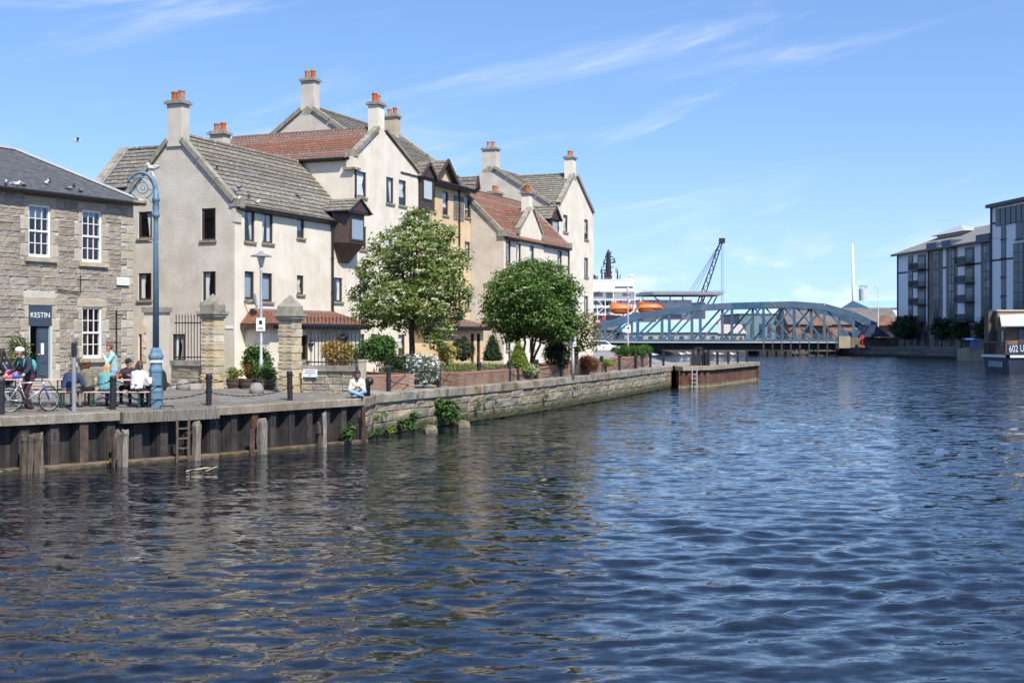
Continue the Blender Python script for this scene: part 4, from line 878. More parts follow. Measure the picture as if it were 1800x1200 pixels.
    o = rest.build('rubble_stones', mat('rubble_small', (.27, .23, .175, 1), (.45, .39, .30, 1), 1.1, .92, 1, 16), k); o['kind'] = 'stuff'
    for o in ops:                                  # white six-over-six sash windows
        a, b, c, d = o; f = MB(); t = .075; m_ = (c + d) / 2; dd = -.13
        boxL(f, L, a, a + t, dd - .05, dd + .05, c, d); boxL(f, L, b - t, b, dd - .05, dd + .05, c, d); boxL(f, L, a + t, b - t, dd - .05, dd + .05, c, c + .11); boxL(f, L, a + t, b - t, dd - .05, dd + .05, d - t, d); boxL(f, L, a + t, b - t, dd - .03, dd + .06, m_ - .035, m_ + .035)
        gx = [a + t + (b - a - 2 * t) * i / 3 for i in range(4)]; zs = [c + .11, (c + .11 + m_ - .035) / 2, m_ - .035]; zs2 = [m_ + .035, (m_ + .035 + d - t) / 2, d - t]
        for x in gx[1:3]: boxL(f, L, x - .014, x + .014, dd - .02, dd + .025, c + .11, m_ - .035); boxL(f, L, x - .014, x + .014, dd, dd + .045, m_ + .035, d - t)
        boxL(f, L, a + t, b - t, dd - .021, dd + .024, zs[1] - .014, zs[1] + .014); boxL(f, L, a + t, b - t, dd - .001, dd + .044, zs2[1] - .014, zs2[1] + .014)
        wn = f.build('sash_window', WHITE, k)
        for zz, de in ((zs, dd), (zs2, dd + .02)):
            for i in range(3):
                for j in range(2):
                    q = MB(); q.add([L(gx[i], de, zz[j]), L(gx[i + 1], de, zz[j]), L(gx[i + 1], de, zz[j + 1]), L(gx[i], de, zz[j + 1])], [(0, 1, 2, 3)]); q.build('pane', GLASS, wn)
        if o is not w3:
            q = MB(); boxL(q, L, a + t, b - t, dd - .2, dd - .19, d - .5 * (1 if o is w1 else .5), d - .03); q.build('blind', BLIND, wn)
        q = MB(); curtain_mesh(q, L, b - t, b - t - .22, c, d, dd - .25, .8); q.build('curtain', mat('wine_curtain', (.16, .02, .025, 1), None, rough=.9), wn)
        q = MB(); boxL(q, L, a - .2, b + .2, -.14, .11, c - .17, c - .004); q.build('sill', DRESSED, wn)
    # doorway
    NAVY = mat('slate_blue_paint', (.035, .052, .075, 1), (.045, .064, .09, 1), 4, .45)
    a, b, c, d = dr; zt = EYE + (HOR - 573) * kp((a + b) / 2, 0).y / F
    q = MB(); boxL(q, L, a, b, -.10, -.03, zt, d - .01); sgn = q.build('shop_sign', NAVY, k)
    ktext('KESTIN', .27, ((a + b) / 2, .028, (zt + d) / 2 + .02), sgn, mat('sign_letters', (.75, .76, .78, 1), None, rough=.4))
    xm = a + (b - a) * .42
    q = MB(); boxL(q, L, xm, b - .09, -.17, -.11, c, zt - .04)
    dl = q.build('door', NAVY, k)
    for z0, z1 in ((.12, .62), (.72, .95), (1.12, 1.42), (1.5, 1.95)):
        q = MB(); H = zt - c; boxL(q, L, xm + .09, b - .17, -.108, -.098, c + z0, min(c + z1, zt - .1)); q.build('door_panel', mat('slate_blue_panel', (.05, .072, .10, 1), None, rough=.4), dl)
    q = MB(); boxL(q, L, xm + .16, b - .3, -.096, -.092, c + 1.0, c + 1.42); q.build('notice', WHITE, dl)
    q = MB(); q.ball((xm + .06, .08, c + 1.0), .035, 8, 6); q.build('handle', GREYMETAL, dl)
    q = MB(); boxL(q, L, b - .085, b, -.16, .0, c, zt); boxL(q, L, a, a + .05, -.16, .0, c, zt); q.build('door_frame', mat('pale_green_frame', (.5, .55, .52, 1), None, rough=.5), k)
    q = MB(); boxL(q, L, a - .25, b + .25, -.1, .16, KB - .3, KB + .02); q.build('door_step', DRESSED, k)
    # roof: hipped slate
    e = .28; h = D / 2; zr = ze + 1.78; Sx = Vector((0, h + e, (h + e) * 1.78 / h)); Ls = Sx.length; zE = ze - e * 1.78 / h + .16
    A = -X0 + e; roof_plane(k, (X0, -e, zE), (1, 0, 0), Sx, A, Ls, None, lambda s: A - (h + e) * s / Ls, 'slate'); roof_plane(k, (X0, D + e, zE), (1, 0, 0), (0, -h - e, Sx.z), A, Ls, None, lambda s: A - (h + e) * s / Ls, 'slate')
    q = MB(); zt2 = zE + Sx.z; q.add([(e, -e, zE), (e, D + e, zE), (-h, h, zt2)], [(0, 1, 2)]); q.build('roof_hip', SLATE, k)
    q = MB(); q.bar((e, -e, zE + .06), (-h, h, zt2 + .06), .22, .08); q.bar((-h, h, zt2 + .05), (X0, h, zt2 + .05), .22, .09); q.build('hip_flashing', mat('pale_lead', (.42, .44, .46, 1), (.5, .5, .5, 1), 4, .5), k)
    q = MB(); q.tube([(X0, -e - .02, zE - .06), (e, -e - .02, zE - .06)], .075, 8); q.build('gutter', GUTTER, k)
    q = MB(); q.box(X0, .06, -.12, -.002, ze - .13, ze + .08); q.build('eaves_course', mat('dark_eaves', (.10, .085, .07, 1), (.16, .14, .12, 1), 4, .9), k)
    q = MB(); q.box(-.35, .35, -.36, .2, zE - .1, zE + .07); q.build('corner_stone', COPE, k)
    q = MB(); q.tube([(kx(203), -.06, KB), (kx(203), -.06, KB + 2.7)], .03, 6); q.build('cable', GUTTER, k)
    q = MB(); q.tube([(kx(140), -.05, KB + 4.0), (kx(140), -.05, 5.2), (kx(96), -.05, 5.3)], .018, 6); q.build('cable', GUTTER, k)
    # street sign on the corner
    sx0, sx1 = kx(203), kx(225); sz = EYE + (HOR - 494.5) * kp(-.6, 0).y / F
    q = MB(); q.box(sx0, sx1, -.085, -.06, sz - .15, sz + .15); ss = q.build('street_sign', WHITE, k)
    ink = mat('faded_ink', (.45, .46, .47, 1))
    for zz, x0_, x1_ in ((.045, .12, .88), (-.055, .25, .8)):
        for j in range(7):
            q = MB(); xa = sx0 + (sx1 - sx0) * (x0_ + (x1_ - x0_) * j / 7); q.box(xa, xa + (sx1 - sx0) * (x1_ - x0_) / 10, -.088, -.0852, sz + zz - .025, sz + zz + .025); q.build('worn_letter', ink, ss)
shop()
# ------------------------------------------------------------------ gateway: pillars, low walls, railings
def golden_pillar(name, label, x, y, w, H, rz):
    z = zg(x, y); t = thing(name, label, 'gate pillar', (x, y, z - .05), rz, 'sandstone gate pillars', off=(0, 0, 0))
    me = [stone_mesh('pillar_stone', GOLDEN, 300 + i, .15, .1) for i in range(3)]
    n = 9; hh = (H - .95) / n
    for i in range(n):
        q = MB(); j = .012 if i % 2 else -.012; a = w / 2 + j + random.uniform(-.006, .006); e = .02; z0, z1 = i * hh + .004, (i + 1) * hh - .004
        prof = [(a - e, z0), (a, z0 + e), (a, z1 - e), (a - e, z1)]
        for s, zz in prof: q.v += [(-s, -s, zz), (s, -s, zz), (s, s, zz), (-s, s, zz)]
        for r in range(3):
            for c in range(4): q.f.append((r * 4 + c, r * 4 + (c + 1) % 4, r * 4 + 4 + (c + 1) % 4, r * 4 + 4 + c)); q.m.append(0)
        q.f += [(3, 2, 1, 0), (12, 13, 14, 15)]; q.m += [0, 0]; q.build('pillar_stone', GOLDEN, t)
        for sx in (-1, 1):                              # raised ribbed quoin bands
            for k_ in range(2):
                b = MB(); zz = z0 + hh * (.22 + .46 * k_); b.box(sx * w * .30 - w * .15, sx * w * .30 + w * .15, -a - .014, -a + .01, zz, zz + hh * .2); b.build('band', GOLDEN, t)
    q = MB(); z0 = H - .95; c = w / 2
    for a, z1, z2 in ((c + .04, 0, .08), (c + .09, .08, .17), (c + .13, .17, .27)): q.box(-a, a, -a, a, z0 + z1 + .001, z0 + z2)
    q.build('cornice', COPE, t)
    q = MB(); a = c + .03; q.box(-a, a, -a, a, z0 + .271, z0 + .52); q.add([(-a, -a, z0 + .52), (a, -a, z0 + .52), (a, a, z0 + .52), (-a, a, z0 + .52), (0, 0, z0 + .95)], [(0, 1, 4), (1, 2, 4), (2, 3, 4), (3, 0, 4)]); q.build('cap', COPE, t)
    return t
pl1 = at(374, 683, 46.8); pl2 = at(510, 689, 44.9)
golden_pillar('gate_pillar', 'left sandstone gate pillar beside the iron railing of the courtyard', pl1.x, pl1.y, .6, 3.6, math.radians(-26))
golden_pillar('gate_pillar', 'right sandstone gate pillar beside the wall with a white notice', pl2.x, pl2.y, .6, 3.55, math.radians(-26))
WST = [stone_mesh('wall_stone', mat('low_wall_stone', (.27, .23, .17, 1), (.37, .325, .25, 1), 3, .92, .9, 16, rand=.25), 400 + i, .25, .3) for i in range(6)]
def low_wall(label, a, b, H, rail, th=.38):
    """stone wall between plan points a and b with a cope and an iron railing"""
    d = (b - a).normalized(); n = Vector((-d.y, d.x)); L = (b - a).length; z0 = min(zg(a.x, a.y), zg(b.x, b.y)) - .1; rz = math.atan2(d.y, d.x)
    t = thing('low_wall', label, 'wall', (a.x, a.y, z0), rz, 'low stone walls at the gateway', off=(0, 0, 0))
    q = MB(); q.box(0, L, .05, th, 0, H); q.build('wall_core', MORTAR, t)
    z = 0
    for h in (.24, .22, .25, .22, .24, .2, .25):
        if z + h > H + .05: break
        x = -.1 * random.random()
        while x < L:
            w = random.uniform(.3, .75); x0, x1 = max(0, x), min(L, x + w)
            if L - x1 < .12: x1 = L
            if x1 - x0 > .08: inst('wall_stone', random.choice(WST), t, ((x0 + x1) / 2, random.uniform(-.01, .02), z + h / 2), 0, (x1 - x0 - .02, .6, h - .02))
            x = x1 + 1e-4 if x1 == L else x + w
        z += h
    H2 = z; k = max(1, round(L / 1.1))
    for i in range(k):
        q = MB(); q.box(L * i / k + .004, L * (i + 1) / k - .004, -.06, th + .05, H2 + .002, H2 + .2); q.build('cope_stone', COPE, t)
    if rail:
        r = thing('iron_railing', rail, 'railing', (a.x, a.y, z0 + H2 + .2), rz, 'iron railings on the low walls', off=(0, 0, 0)); y = th / 2
        for i in range(int(L / .15)):
            q = MB(); q.tube([(.1 + i * .15, y, 0), (.1 + i * .15, y, 1.62)], .016, 5); q.lathe([(.016, 0), (.028, .04), (.001, .16)], 5, (.1 + i * .15, y, 1.62)); q.build('bar', BLACKIRON, r)
        for z in (.12, 1.42):
            q = MB(); q.bar((.02, y, z), (L - .02, y, z), .02, .045); q.build('rail', BLACKIRON, r)
    return t
a = at(531, 689, 44.75); b = at(633, 690, 43.9); low_wall('mossy low stone wall with a white notice, right of the gate pillars', Vector((a.x, a.y)), Vector((b.x, b.y)), 1.0, 'black iron railing above the white notice, right of the pillars')
wn = [o for o in bpy.data.objects if o.name.startswith('low_wall')][0]
q = MB(); q.box(.08, .66, -.075, -.055, .72, 1.0); nb = q.build('notice_board', WHITE, wn)
ink = mat('grey_print', (.18, .19, .2, 1))
for i, (x0, x1, z) in enumerate(((.18, .56, .945), (.14, .6, .865), (.32, .42, .785))):
    n_ = 9 if i < 2 else 3
    for j in range(n_): q = MB(); xa = x0 + (x1 - x0) * j / n_; q.box(xa, xa + (x1 - x0) / n_ * .72, -.0785, -.0752, z - .014, z + .014); q.build('printed_letter', ink, nb)
e = at(637, 690, 43.8); q = MB(); z = zg(e.x, e.y); q.box(-.1, .1, -.13, .13, -.05, 1.18); q.box(-.115, .115, -.145, .145, 1.182, 1.26)
o = q.build('end_post', DRESSED, None); o.location = (e.x, e.y, z); o.rotation_euler = (0, 0, -.2); tag(o, 'pale stone end post where the low wall meets the quay', 'stone post')
a = at(300, 683, 47.6); b = at(353, 683, 46.9); low_wall('low stone wall left of the gate pillars in front of the gable window', Vector((a.x, a.y)), Vector((b.x, b.y)), 1.0, 'black iron railing in front of the gable window, left of the pillars')
a = at(276, 680, 48.4); z = zg(a.x, a.y); t = thing('rendered_pier', 'rendered wall pier with flat cope behind the blue lamp post', 'wall pier', (a.x, a.y, z), -.3, off=(0, 0, 0))
q = MB(); q.box(-.45, .45, -.2, .2, -.1, 2.85); q.build('pier_body', GREIGE, t); q = MB(); q.box(-.52, .52, -.27, .27, 2.852, 3.05); q.build('cope', COPE, t)
for i in range(9): q = MB(); q.box(-.52, -.45 + .12 * (i % 2), -.24, .1, .1 + i * .28, .36 + i * .28); q.build('quoin_stone', GOLDEN, t)
# plate on the gable corner
# ------------------------------------------------------------------ bollards and chains
bm_ = MB(); bm_.lathe([(.088, -.1), (.088, .70), (.094, .70), (.094, .74), (.084, .745), (.084, .80), (.096, .81), (.098, .90), (.088, .93), (.07, .945)], 14)
bol_me = bpy.data.meshes.new('bollard_post'); bol_me.from_pydata(bm_.v, [], bm_.f); bol_me.materials.append(BLACKIRON)
bl = MB()
for s in (-1, 1): bl.lathe([(.03, 0), (.03, .05)], 6, (s * .09, 0, .78)); bl.lathe([(.03, 0), (.03, .05)], 6, (s * .09, 0, .38))
lug_me = bpy.data.meshes.new('chain_lug'); lug_me.from_pydata(bl.v, [], bl.f); lug_me.materials.append(BLACKIRON)
def chain(parent, p, q, sag, name='chain'):
    """hanging chain of elongated links"""
    p = Vector(p); q = Vector(q); L = (q - p).length; n = max(8, int(L / .11)); pts = [p + (q - p) * (i / n) - Vector((0, 0, sag * 4 * (i / n) * (1 - i / n))) for i in range(n + 1)]
    b = MB()
    for i in range(n):
        a, c = pts[i], pts[i + 1]; e = (c - a) * .12
        b.bar(a - e, c + e, .034 if i % 2 else .012, .012 if i % 2 else .034)
    return b.build(name, BLACKIRON, parent)
def bollard_row(cols, lst, inset, group, where, chained=True):
    prev = None; n = len(cols)
    for i, px in enumerate(cols):
        p = on_quay(px, inset, lst); z = zg(p.x, p.y) if lst is None else 1.49
        o = thing('bollard', f'{ORD[i]} black iron bollard from the left {where}', 'bollard', (p.x, p.y, z), 0, group)
        c = bpy.data.objects.new('bollard_post', bol_me); C.objects.link(c); c.parent = o
        c.rotation_euler = (random.uniform(-.02, .02), random.uniform(-.025, .025), 0)
        l = bpy.data.objects.new('chain_lug', lug_me); C.objects.link(l); l.parent = o
        if prev is not None and chained:
            for zz, sg in ((.80, .16), (.40, .22)):
                ch = chain(o, (prev.x, prev.y, prev.z + zz), (p.x, p.y, z + zz), sg * random.uniform(.7, 1.3))
        prev = Vector((p.x, p.y, z))
bollard_row([2, 198, 367, 510], None, .75, 'bollards on the cobbled quay', 'on the cobbled quay before the gateway')
bollard_row([683, 771, 842, 895, 943, 985, 1022, 1057, 1089, 1118, 1143, 1166], None, .75, 'bollards on the stone quay wall', 'along the stone quay wall past the low wall')
bollard_row([1241, 1261, 1280, 1297, 1313], PIER[1:], .55, 'bollards on the steel pier', 'on the rusty steel pier')
p = at(646, 690, 43.4); z = zg(p.x, p.y); q = MB(); q.tube([(p.x, p.y, z - .1), (p.x, p.y, z + .42), (p.x + .02, p.y, z + .52)], [.1, .095, .12], 12); q.ball((p.x + .06, p.y, z + .52), (.16, .13, .14), 12, 8)
single('mooring_post', q, BLACKIRON, 'stout black mooring post with bulbous head at the wall end', 'mooring post', (p.x, p.y, z), smooth=True)
# winch on the pier
p = at(1226, 643, 87.6); p = Vector((12.95, 87.5)); z = 1.49
t = thing('capstan_winch', 'black iron hand winch and posts at the root of the rusty pier', 'winch', (p.x, p.y, z))
q = MB(); q.box(p.x - .45, p.x + .25, p.y - .3, p.y + .3, z, z + .75); q.build('winch_body', BLACKIRON, t); q = MB(); q.tube([(p.x - .3, p.y, z + .75), (p.x - .3, p.y, z + 1.15)], .09, 10); q.lathe([(.12, 0), (.3, .04), (.3, .12), (.1, .16)], 12, (p.x + .1, p.y, z + 1.12)); q.tube([(p.x + .1, p.y, z), (p.x + .1, p.y, z + 1.15)], .12, 10); q.build('winch_drum', BLACKIRON, t)
for s in (.42, .78): q = MB(); q.tube([(p.x + s, p.y, z - .05), (p.x + s, p.y, z + 1.1)], .11, 10); q.build('winch_post', BLACKIRON, t)
# ------------------------------------------------------------------ lamp posts
def scroll(c, r0, r1, a0, a1, r, plane, n=26):
    return [c + plane * ((r0 + (r1 - r0) * i / n) * math.cos(a0 + (a1 - a0) * i / n)) + Vector((0, 0, (r0 + (r1 - r0) * i / n) * math.sin(a0 + (a1 - a0) * i / n))) for i in range(n + 1)]
def blue_lamp():
    p = on_quay(274, .95); z = zg(p.x, p.y); p3 = Vector((p.x, p.y, z)); s = p.y / F
    t = thing('ornate_lamp_post', 'tall blue cast iron lamp post with scrolled swan neck', 'lamp post', (p.x, p.y, z)); H = lambda py: (712 - py) * s
    q = MB(); q.lathe([(.20, -.05), (.20, .42), (.215, .44), (.215, .5), (.18, .56), (.18, H(652)), (.2, H(650)), (.2, H(646)), (.165, H(640)), (.155, H(632)), (.22, H(626)), (.22, H(622)), (.17, H(617)), (.145, H(612)), (.11, H(608))], 8, p3, ph=math.pi / 8); q.build('base', BLUEIRON, t)
    q = MB(); q.lathe([(.095, H(610)), (.068, H(390)), (.068, H(380)), (.11, H(378)), (.115, H(374)), (.085, H(370)), (.10, H(364)), (.085, H(352)), (.115, H(350)), (.115, H(346)), (.085, H(343)), (.075, H(330))], 14, p3); q.build('shaft', BLUEIRON, t, True)
    left = Vector((-1, -.12, 0)).normalized(); top = p3 + Vector((0, 0, H(334)))
    arc = [top + left * (.42 - .42 * math.cos(a)) * 1.0 + Vector((0, 0, .55 * math.sin(a))) for a in np.linspace(0, math.pi * .84, 18)]
    q = MB(); q.tube(arc, [.07 - .038 * i / 17 for i in range(18)], 8); q.build('swan_neck', BLUEIRON, t, True)
    cc = top + left * .38 + Vector((0, 0, .10))
    for a, b_, c, d, rr in ((.34, .30, -1.2, 4.4, .022), (.17, .15, 0, 6.2, .02), (.09, .04, 1, 7, .016)):
        q = MB(); q.tube(scroll(cc, a, b_, c, d, rr, left), rr, 6); q.build('scroll', BLUEIRON, t, True)
    for a, b_ in ((( .02, -.32), (.22, -.2)), ((.06, .12), (.22, .06)), ((.42, .44), (.3, .27)), ((.72, .1), (.54, .06))):
        q = MB(); A = top + left * a[0] + Vector((0, 0, a[1])); B = top + left * b_[0] + Vector((0, 0, b_[1])); m_ = (A + B) / 2 + Vector((0, 0, -.05)); q.tube([A, m_, B], .018, 6); q.build('scroll_leaf', BLUEIRON, t, True)
    q = MB(); q.bar(p3 + Vector((-.2, 0, H(420))), p3 + Vector((.26, 0, H(424))), .03, .03); q.build('ladder_bar', GREYMETAL, t)
    q = MB(); q.lathe([(.118, H(636)), (.2, H(634)), (.2, H(630)), (.118, H(629))], 8, p3); q.build('white_band', WHITE, t)
    A = top + left * .06 + Vector((0, 0, .42))
    q = MB(); q.tube([A, A + Vector((-.08, 0, .22)), A + Vector((-.14, 0, .3))], [.04, .03, .015], 6); q.build('finial', GREYMETAL, t)
    g = thing('seagull', 'white seagull perched on top of the blue lamp post', 'bird', tuple(A + Vector((-.02, 0, .18))))
    o = A + Vector((-.02, 0, .18)); q = MB(); q.ball(o + Vector((0, 0, .1)), (.17, .08, .075), 10, 7); q.ball(o + Vector((-.15, 0, .19)), (.055, .048, .05), 8, 6); q.tube([o + Vector((-.19, 0, .185)), o + Vector((-.26, 0, .17))], [.016, .004], 5); q.tube([o, o + Vector((0, 0, .08))], .012, 5); q.build('body', WHITE, g, True)
    q = MB(); q.ball(o + Vector((.05, 0, .125)), (.17, .085, .05), 8, 6); q.build('wing', GREYMETAL, g, True)
blue_lamp()
def plain_lamp(label, p3, H, top=True, sign=True):
    t = thing('lamp_post', label, 'lamp post', tuple(p3), group='plain grey lamp posts'); p3 = Vector(p3)
    q = MB(); q.lathe([(.085, -.1), (.085, 1.1), (.06, 1.15), (.05, H - .75), (.055, H - .72), (.055, H - .6)], 12, p3); q.build('column', GREYMETAL, t, True)
    if top:
        q = MB(); q.lathe([(.06, H - .6), (.16, H - .2), (.165, H - .18), (.02, H - .17)], 12, p3); q.build('lantern', mat('lamp_glass', (.6, .62, .63, 1), None, rough=.2), t, True)
        q = MB(); q.lathe([(.42, H - .185), (.36, H - .14), (.12, H - .06), (.05, H + .02), (.01, H + .04)], 16, p3); q.build('shade', mat('lamp_shade_grey', (.25, .25, .25, 1), None, rough=.5), t, True)
    else:
        q = MB(); q.lathe([(.09, H - .55), (.11, H - .5), (.11, H - .05), (.05, H)], 12, p3); q.build('lantern', GREYMETAL, t, True)
    if sign:
        q = MB(); q.box(p3.x - .17, p3.x + .17, p3.y - .10, p3.y - .08, p3.z + H * .42, p3.z + H * .42 + .5); sg = q.build('plate', WHITE, t)
        q = MB(); q.box(p3.x - .06, p3.x + .06, p3.y - .105, p3.y - .1005, p3.z + H * .42 + .25, p3.z + H * .42 + .4); q.box(p3.x - .1, p3.x + .1, p3.y - .105, p3.y - .1005, p3.z + H * .42 + .08, p3.z + H * .42 + .12); q.build('pictogram', BLACKIRON, sg)
P3 = gnd(459, 47.8); plain_lamp('grey lamp post with conical shade between the gate pillars', P3, (681.8 - 442) * 47.8 / F)
P3 = gnd(1104, 86.0); P3.z = 1.5; plain_lamp('grey lamp post standing among the hedge planter near the bridge', P3, 5.4, False)
P3 = gnd(1007, 63.5); plain_lamp('short grey post by the small tree at the planter', P3, 3.7, False)
p = on_quay(130, .75); z = zg(p.x, p.y); t = thing('sign_pole', 'grey metal pole with dark cap at the quay edge beside the tables', 'pole', (p.x, p.y, z))
q = MB(); q.tube([(p.x, p.y, z - .05), (p.x, p.y, z + 1.75)], .06, 10); q.build('pole', mat('dull_pole', (.22, .23, .24, 1), (.3, .3, .31, 1), 4, .5), t); q = MB(); q.lathe([(.075, 1.5), (.075, 1.86), (.05, 1.9)], 10, (p.x, p.y, z)); q.build('cap', BLACKIRON, t)
# ------------------------------------------------------------------ foliage kit
def leaf_mesh(name, pos, nrm, size, m, parent=None, off=None, aspect=.55, rs=RS):
    n = len(pos); pos = np.asarray(pos, float); nrm = np.asarray(nrm, float) + rs.normal(0, .55, (n, 3)); nrm /= np.linalg.norm(nrm, axis=1)[:, None] + 1e-9
    t = rs.normal(0, 1, (n, 3)); t -= nrm * (t * nrm).sum(1)[:, None]; t /= np.linalg.norm(t, axis=1)[:, None] + 1e-9; b = np.cross(nrm, t)
    sz = size * rs.uniform(.65, 1.35, n)[:, None]; w = sz * aspect
    v = np.stack([pos - t * sz * .5, pos + b * w * .5 + nrm * sz * .10, pos + t * sz * .5 - nrm * sz * .12, pos - b * w * .5 + nrm * sz * .10], 1).reshape(-1, 3)
    o3 = np.array(off if off is not None else offset_of(parent)); v = v - o3
    i = np.arange(n)[:, None] * 4; f = np.concatenate([i + np.array([[0, 1, 2]]), i + np.array([[0, 2, 3]])], 1).reshape(-1, 3)
    me = bpy.data.meshes.new(name); me.vertices.add(len(v)); me.vertices.foreach_set('co', v.ravel()); me.loops.add(f.size); me.loops.foreach_set('vertex_index', f.ravel().astype(np.int32))
    me.polygons.add(len(f)); me.polygons.foreach_set('loop_start', np.arange(len(f), dtype=np.int32) * 3); me.update(calc_edges=True); me.validate()
    me.materials.append(m); o = bpy.data.objects.new(name, me); C.objects.link(o)
    if parent is not None: o.parent = parent
    return o
def cloud(lobes, per, leaves=11, spread=.13, rs=RS, shell=.55, flat=.6):
    """leaf positions and outward normals: lobes (centre, radii) filled with twigs, each twig with a few leaves"""
    P = []; Nn = []
    for c, r in lobes:
        r = np.array(r if hasattr(r, '__len__') else (r, r, r), float); k = int(per * (r[0] * r[1] * r[2]) ** (2 / 3))
        d = rs.normal(0, 1, (k, 3)); d /= np.linalg.norm(d, axis=1)[:, None]; rad = shell + (1.06 - shell) * rs.rand(k, 1) ** .6
        tw = np.array(c) + d * rad * r; m = rs.poisson(leaves, k) + 2
        idx = np.repeat(np.arange(k), m); q = tw[idx] + rs.normal(0, 1, (len(idx), 3)) * np.array([spread, spread, spread * flat]); P.append(q); nn = d[idx] * .6 + np.array([0, 0, .75]); Nn.append(nn)
    return np.concatenate(P), np.concatenate(Nn)
def greens(name, cols, rough=.55, trans=.25): return mat(name, cols[0], rough=rough, island=cols, trans=trans, spec=.35)
BARK = mat('dark_bark', (.04, .033, .026, 1), (.085, .07, .055, 1), 6, .9, .9, 12, stretch=(3, 3, .6))
G_ROWAN = greens('rowan_leaf', [(.08, .13, .025, 1), (.15, .22, .045, 1), (.22, .30, .07, 1), (.30, .37, .11, 1)], trans=.45)
G_DENSE = greens('dense_leaf', [(.05, .105, .02, 1), (.10, .19, .035, 1), (.155, .26, .055, 1), (.21, .32, .085, 1)], trans=.45)
BLOSSOM = greens('cream_blossom', [(.44, .48, .22, 1), (.60, .62, .36, 1), (.74, .74, .54, 1)], .8)
G_BUSH = greens('bush_leaf', [(.03, .075, .015, 1), (.07, .15, .03, 1), (.12, .22, .05, 1)])
G_DARK = greens('dark_leaf', [(.012, .03, .01, 1), (.03, .06, .018, 1), (.055, .09, .03, 1)])
G_YELL = greens('yellow_leaf', [(.30, .30, .05, 1), (.5, .46, .10, 1), (.62, .56, .22, 1)])
G_LIME = greens('lime_leaf', [(.10, .15, .015, 1), (.20, .26, .03, 1), (.28, .32, .05, 1)])
G_RED = greens('bronze_leaf', [(.13, .035, .02, 1), (.25, .09, .04, 1), (.16, .13, .04, 1)])
G_SAGE = greens('grey_leaf', [(.10, .12, .09, 1), (.2, .22, .17, 1), (.14, .17, .10, 1)])
def branch(mb, a, b, r0, r1, sag=.15, n=5, seed=0):
    r = random.Random(seed); a = Vector(a); b = Vector(b); pts = []
    for i in range(n + 1):
        t = i / n; p = a.lerp(b, t); p.z += sag * math.sin(math.pi * t) * (b - a).length; p += Vector((r.uniform(-1, 1), r.uniform(-1, 1), r.uniform(-1, 1))) * .05 * (b - a).length * math.sin(math.pi * t); pts.append(p)
    mb.tube(pts, [r0 + (r1 - r0) * i / n for i in range(n + 1)], 7); return pts
def tree(name, label, base, lobes, trunkpts, m, per, size, blossom=0, group='trees on the quay', leaves=11, stems=1, spread=.15, cat='tree'):
    t = thing(name, label, cat, tuple(base), 0, group); base = Vector(base); b = MB(); forks = []
    for si in range(stems):
        a = base + Vector((0, 0, -.15)); tp = Vector(trunkpts[si]); pts = branch(b, a, tp, .16 if stems == 1 else .09, .11 if stems == 1 else .05, 0, 5, si); forks.append(tp)
    for i, (c, r) in enumerate(lobes):
        f = min(forks, key=lambda q: (q - Vector(c)).length); pts = branch(b, f, Vector(c), .06, .02, .08, 5, i * 3 + 1); rr = r[0] if hasattr(r, '__len__') else r
        for k in range(5):
            rn = random.Random(i * 7 + k); e = Vector(c) + Vector((rn.uniform(-1, 1), rn.uniform(-1, 1), rn.uniform(-.6, .9))) * rr * .8; branch(b, pts[3 + k % 3], e, .022, .006, .05, 3, k)
    b.build('trunk', BARK, t, True)
    P, Nn = cloud(lobes, per, leaves, spread); o = leaf_mesh('crown', P, Nn, size, m, t)
    if blossom:
        sel = RS.rand(len(P)) < .5; d, nn = cloud(lobes, per * blossom, 1, .02, shell=.85)
        keep = (nn[:, 2] > .35); d = d[keep]; q = np.repeat(d, 9, 0) + RS.normal(0, 1, (len(d) * 9, 3)) * np.array([.075, .075, .02]); leaf_mesh('blossom', q, np.tile([0, 0, 1.0], (len(q), 1)), .085, BLOSSOM, t, aspect=.9)
    return t
def lobe_px(px, py, r, Y, dy=0, sq=.8):
    s = Y / F; p = at(px, py, Y + dy); return (tuple(p), (r * s, r * s, r * s * sq))
b1 = gnd(718, 54.0)
L1 = [lobe_px(*a) for a in ((737, 388, 24, 54, .2), (715, 405, 22, 54, .6), (765, 415, 32, 54, -.4), (690, 432, 34, 54, .3), (735, 440, 44, 54, -.9), (795, 458, 30, 54, .3), (668, 478, 38, 54, -.3), (720, 486, 46, 54, 1.2), (765, 490, 46, 54, -1.1), (642, 520, 26, 54, .4), (690, 530, 42, 54, -1.3), (800, 515, 26, 54, -.2), (745, 535, 40, 54, -1.6), (785, 548, 30, 54, .8), (640, 547, 20, 54, -.4), (715, 560, 30, 54, 1.0), (662, 562, 24, 54, .6), (770, 578, 26, 54, -.8), (760, 596, 18, 54, -1.2))]
tree('rowan_tree', 'tall open tree covered in cream blossom in front of the cream house', b1, L1, [at(726, 560, 54)], G_ROWAN, 125, .16, .5, leaves=10)
b2 = gnd(930, 62.5)
L2 = [lobe_px(*a) for a in ((935, 482, 34, 62.5, 0), (900, 495, 34, 62.5, .3), (968, 490, 34, 62.5, -.3), (880, 520, 32, 62.5, .2), (925, 515, 44, 62.5, -1.3), (965, 520, 40, 62.5, .9), (995, 515, 26, 62.5, 0), (868, 545, 20, 62.5, .2), (905, 550, 34, 62.5, -.9), (950, 552, 40, 62.5, -.9), (988, 548, 30, 62.5, .2), (890, 572, 22, 62.5, .4), (960, 580, 26, 62.5, .5), (925, 575, 24, 62.5, .8), (868, 562, 18, 62.5, -.2), (1002, 565, 20, 62.5, .3), (985, 585, 20, 62.5, -.3), (900, 590, 16, 62.5, .5))]
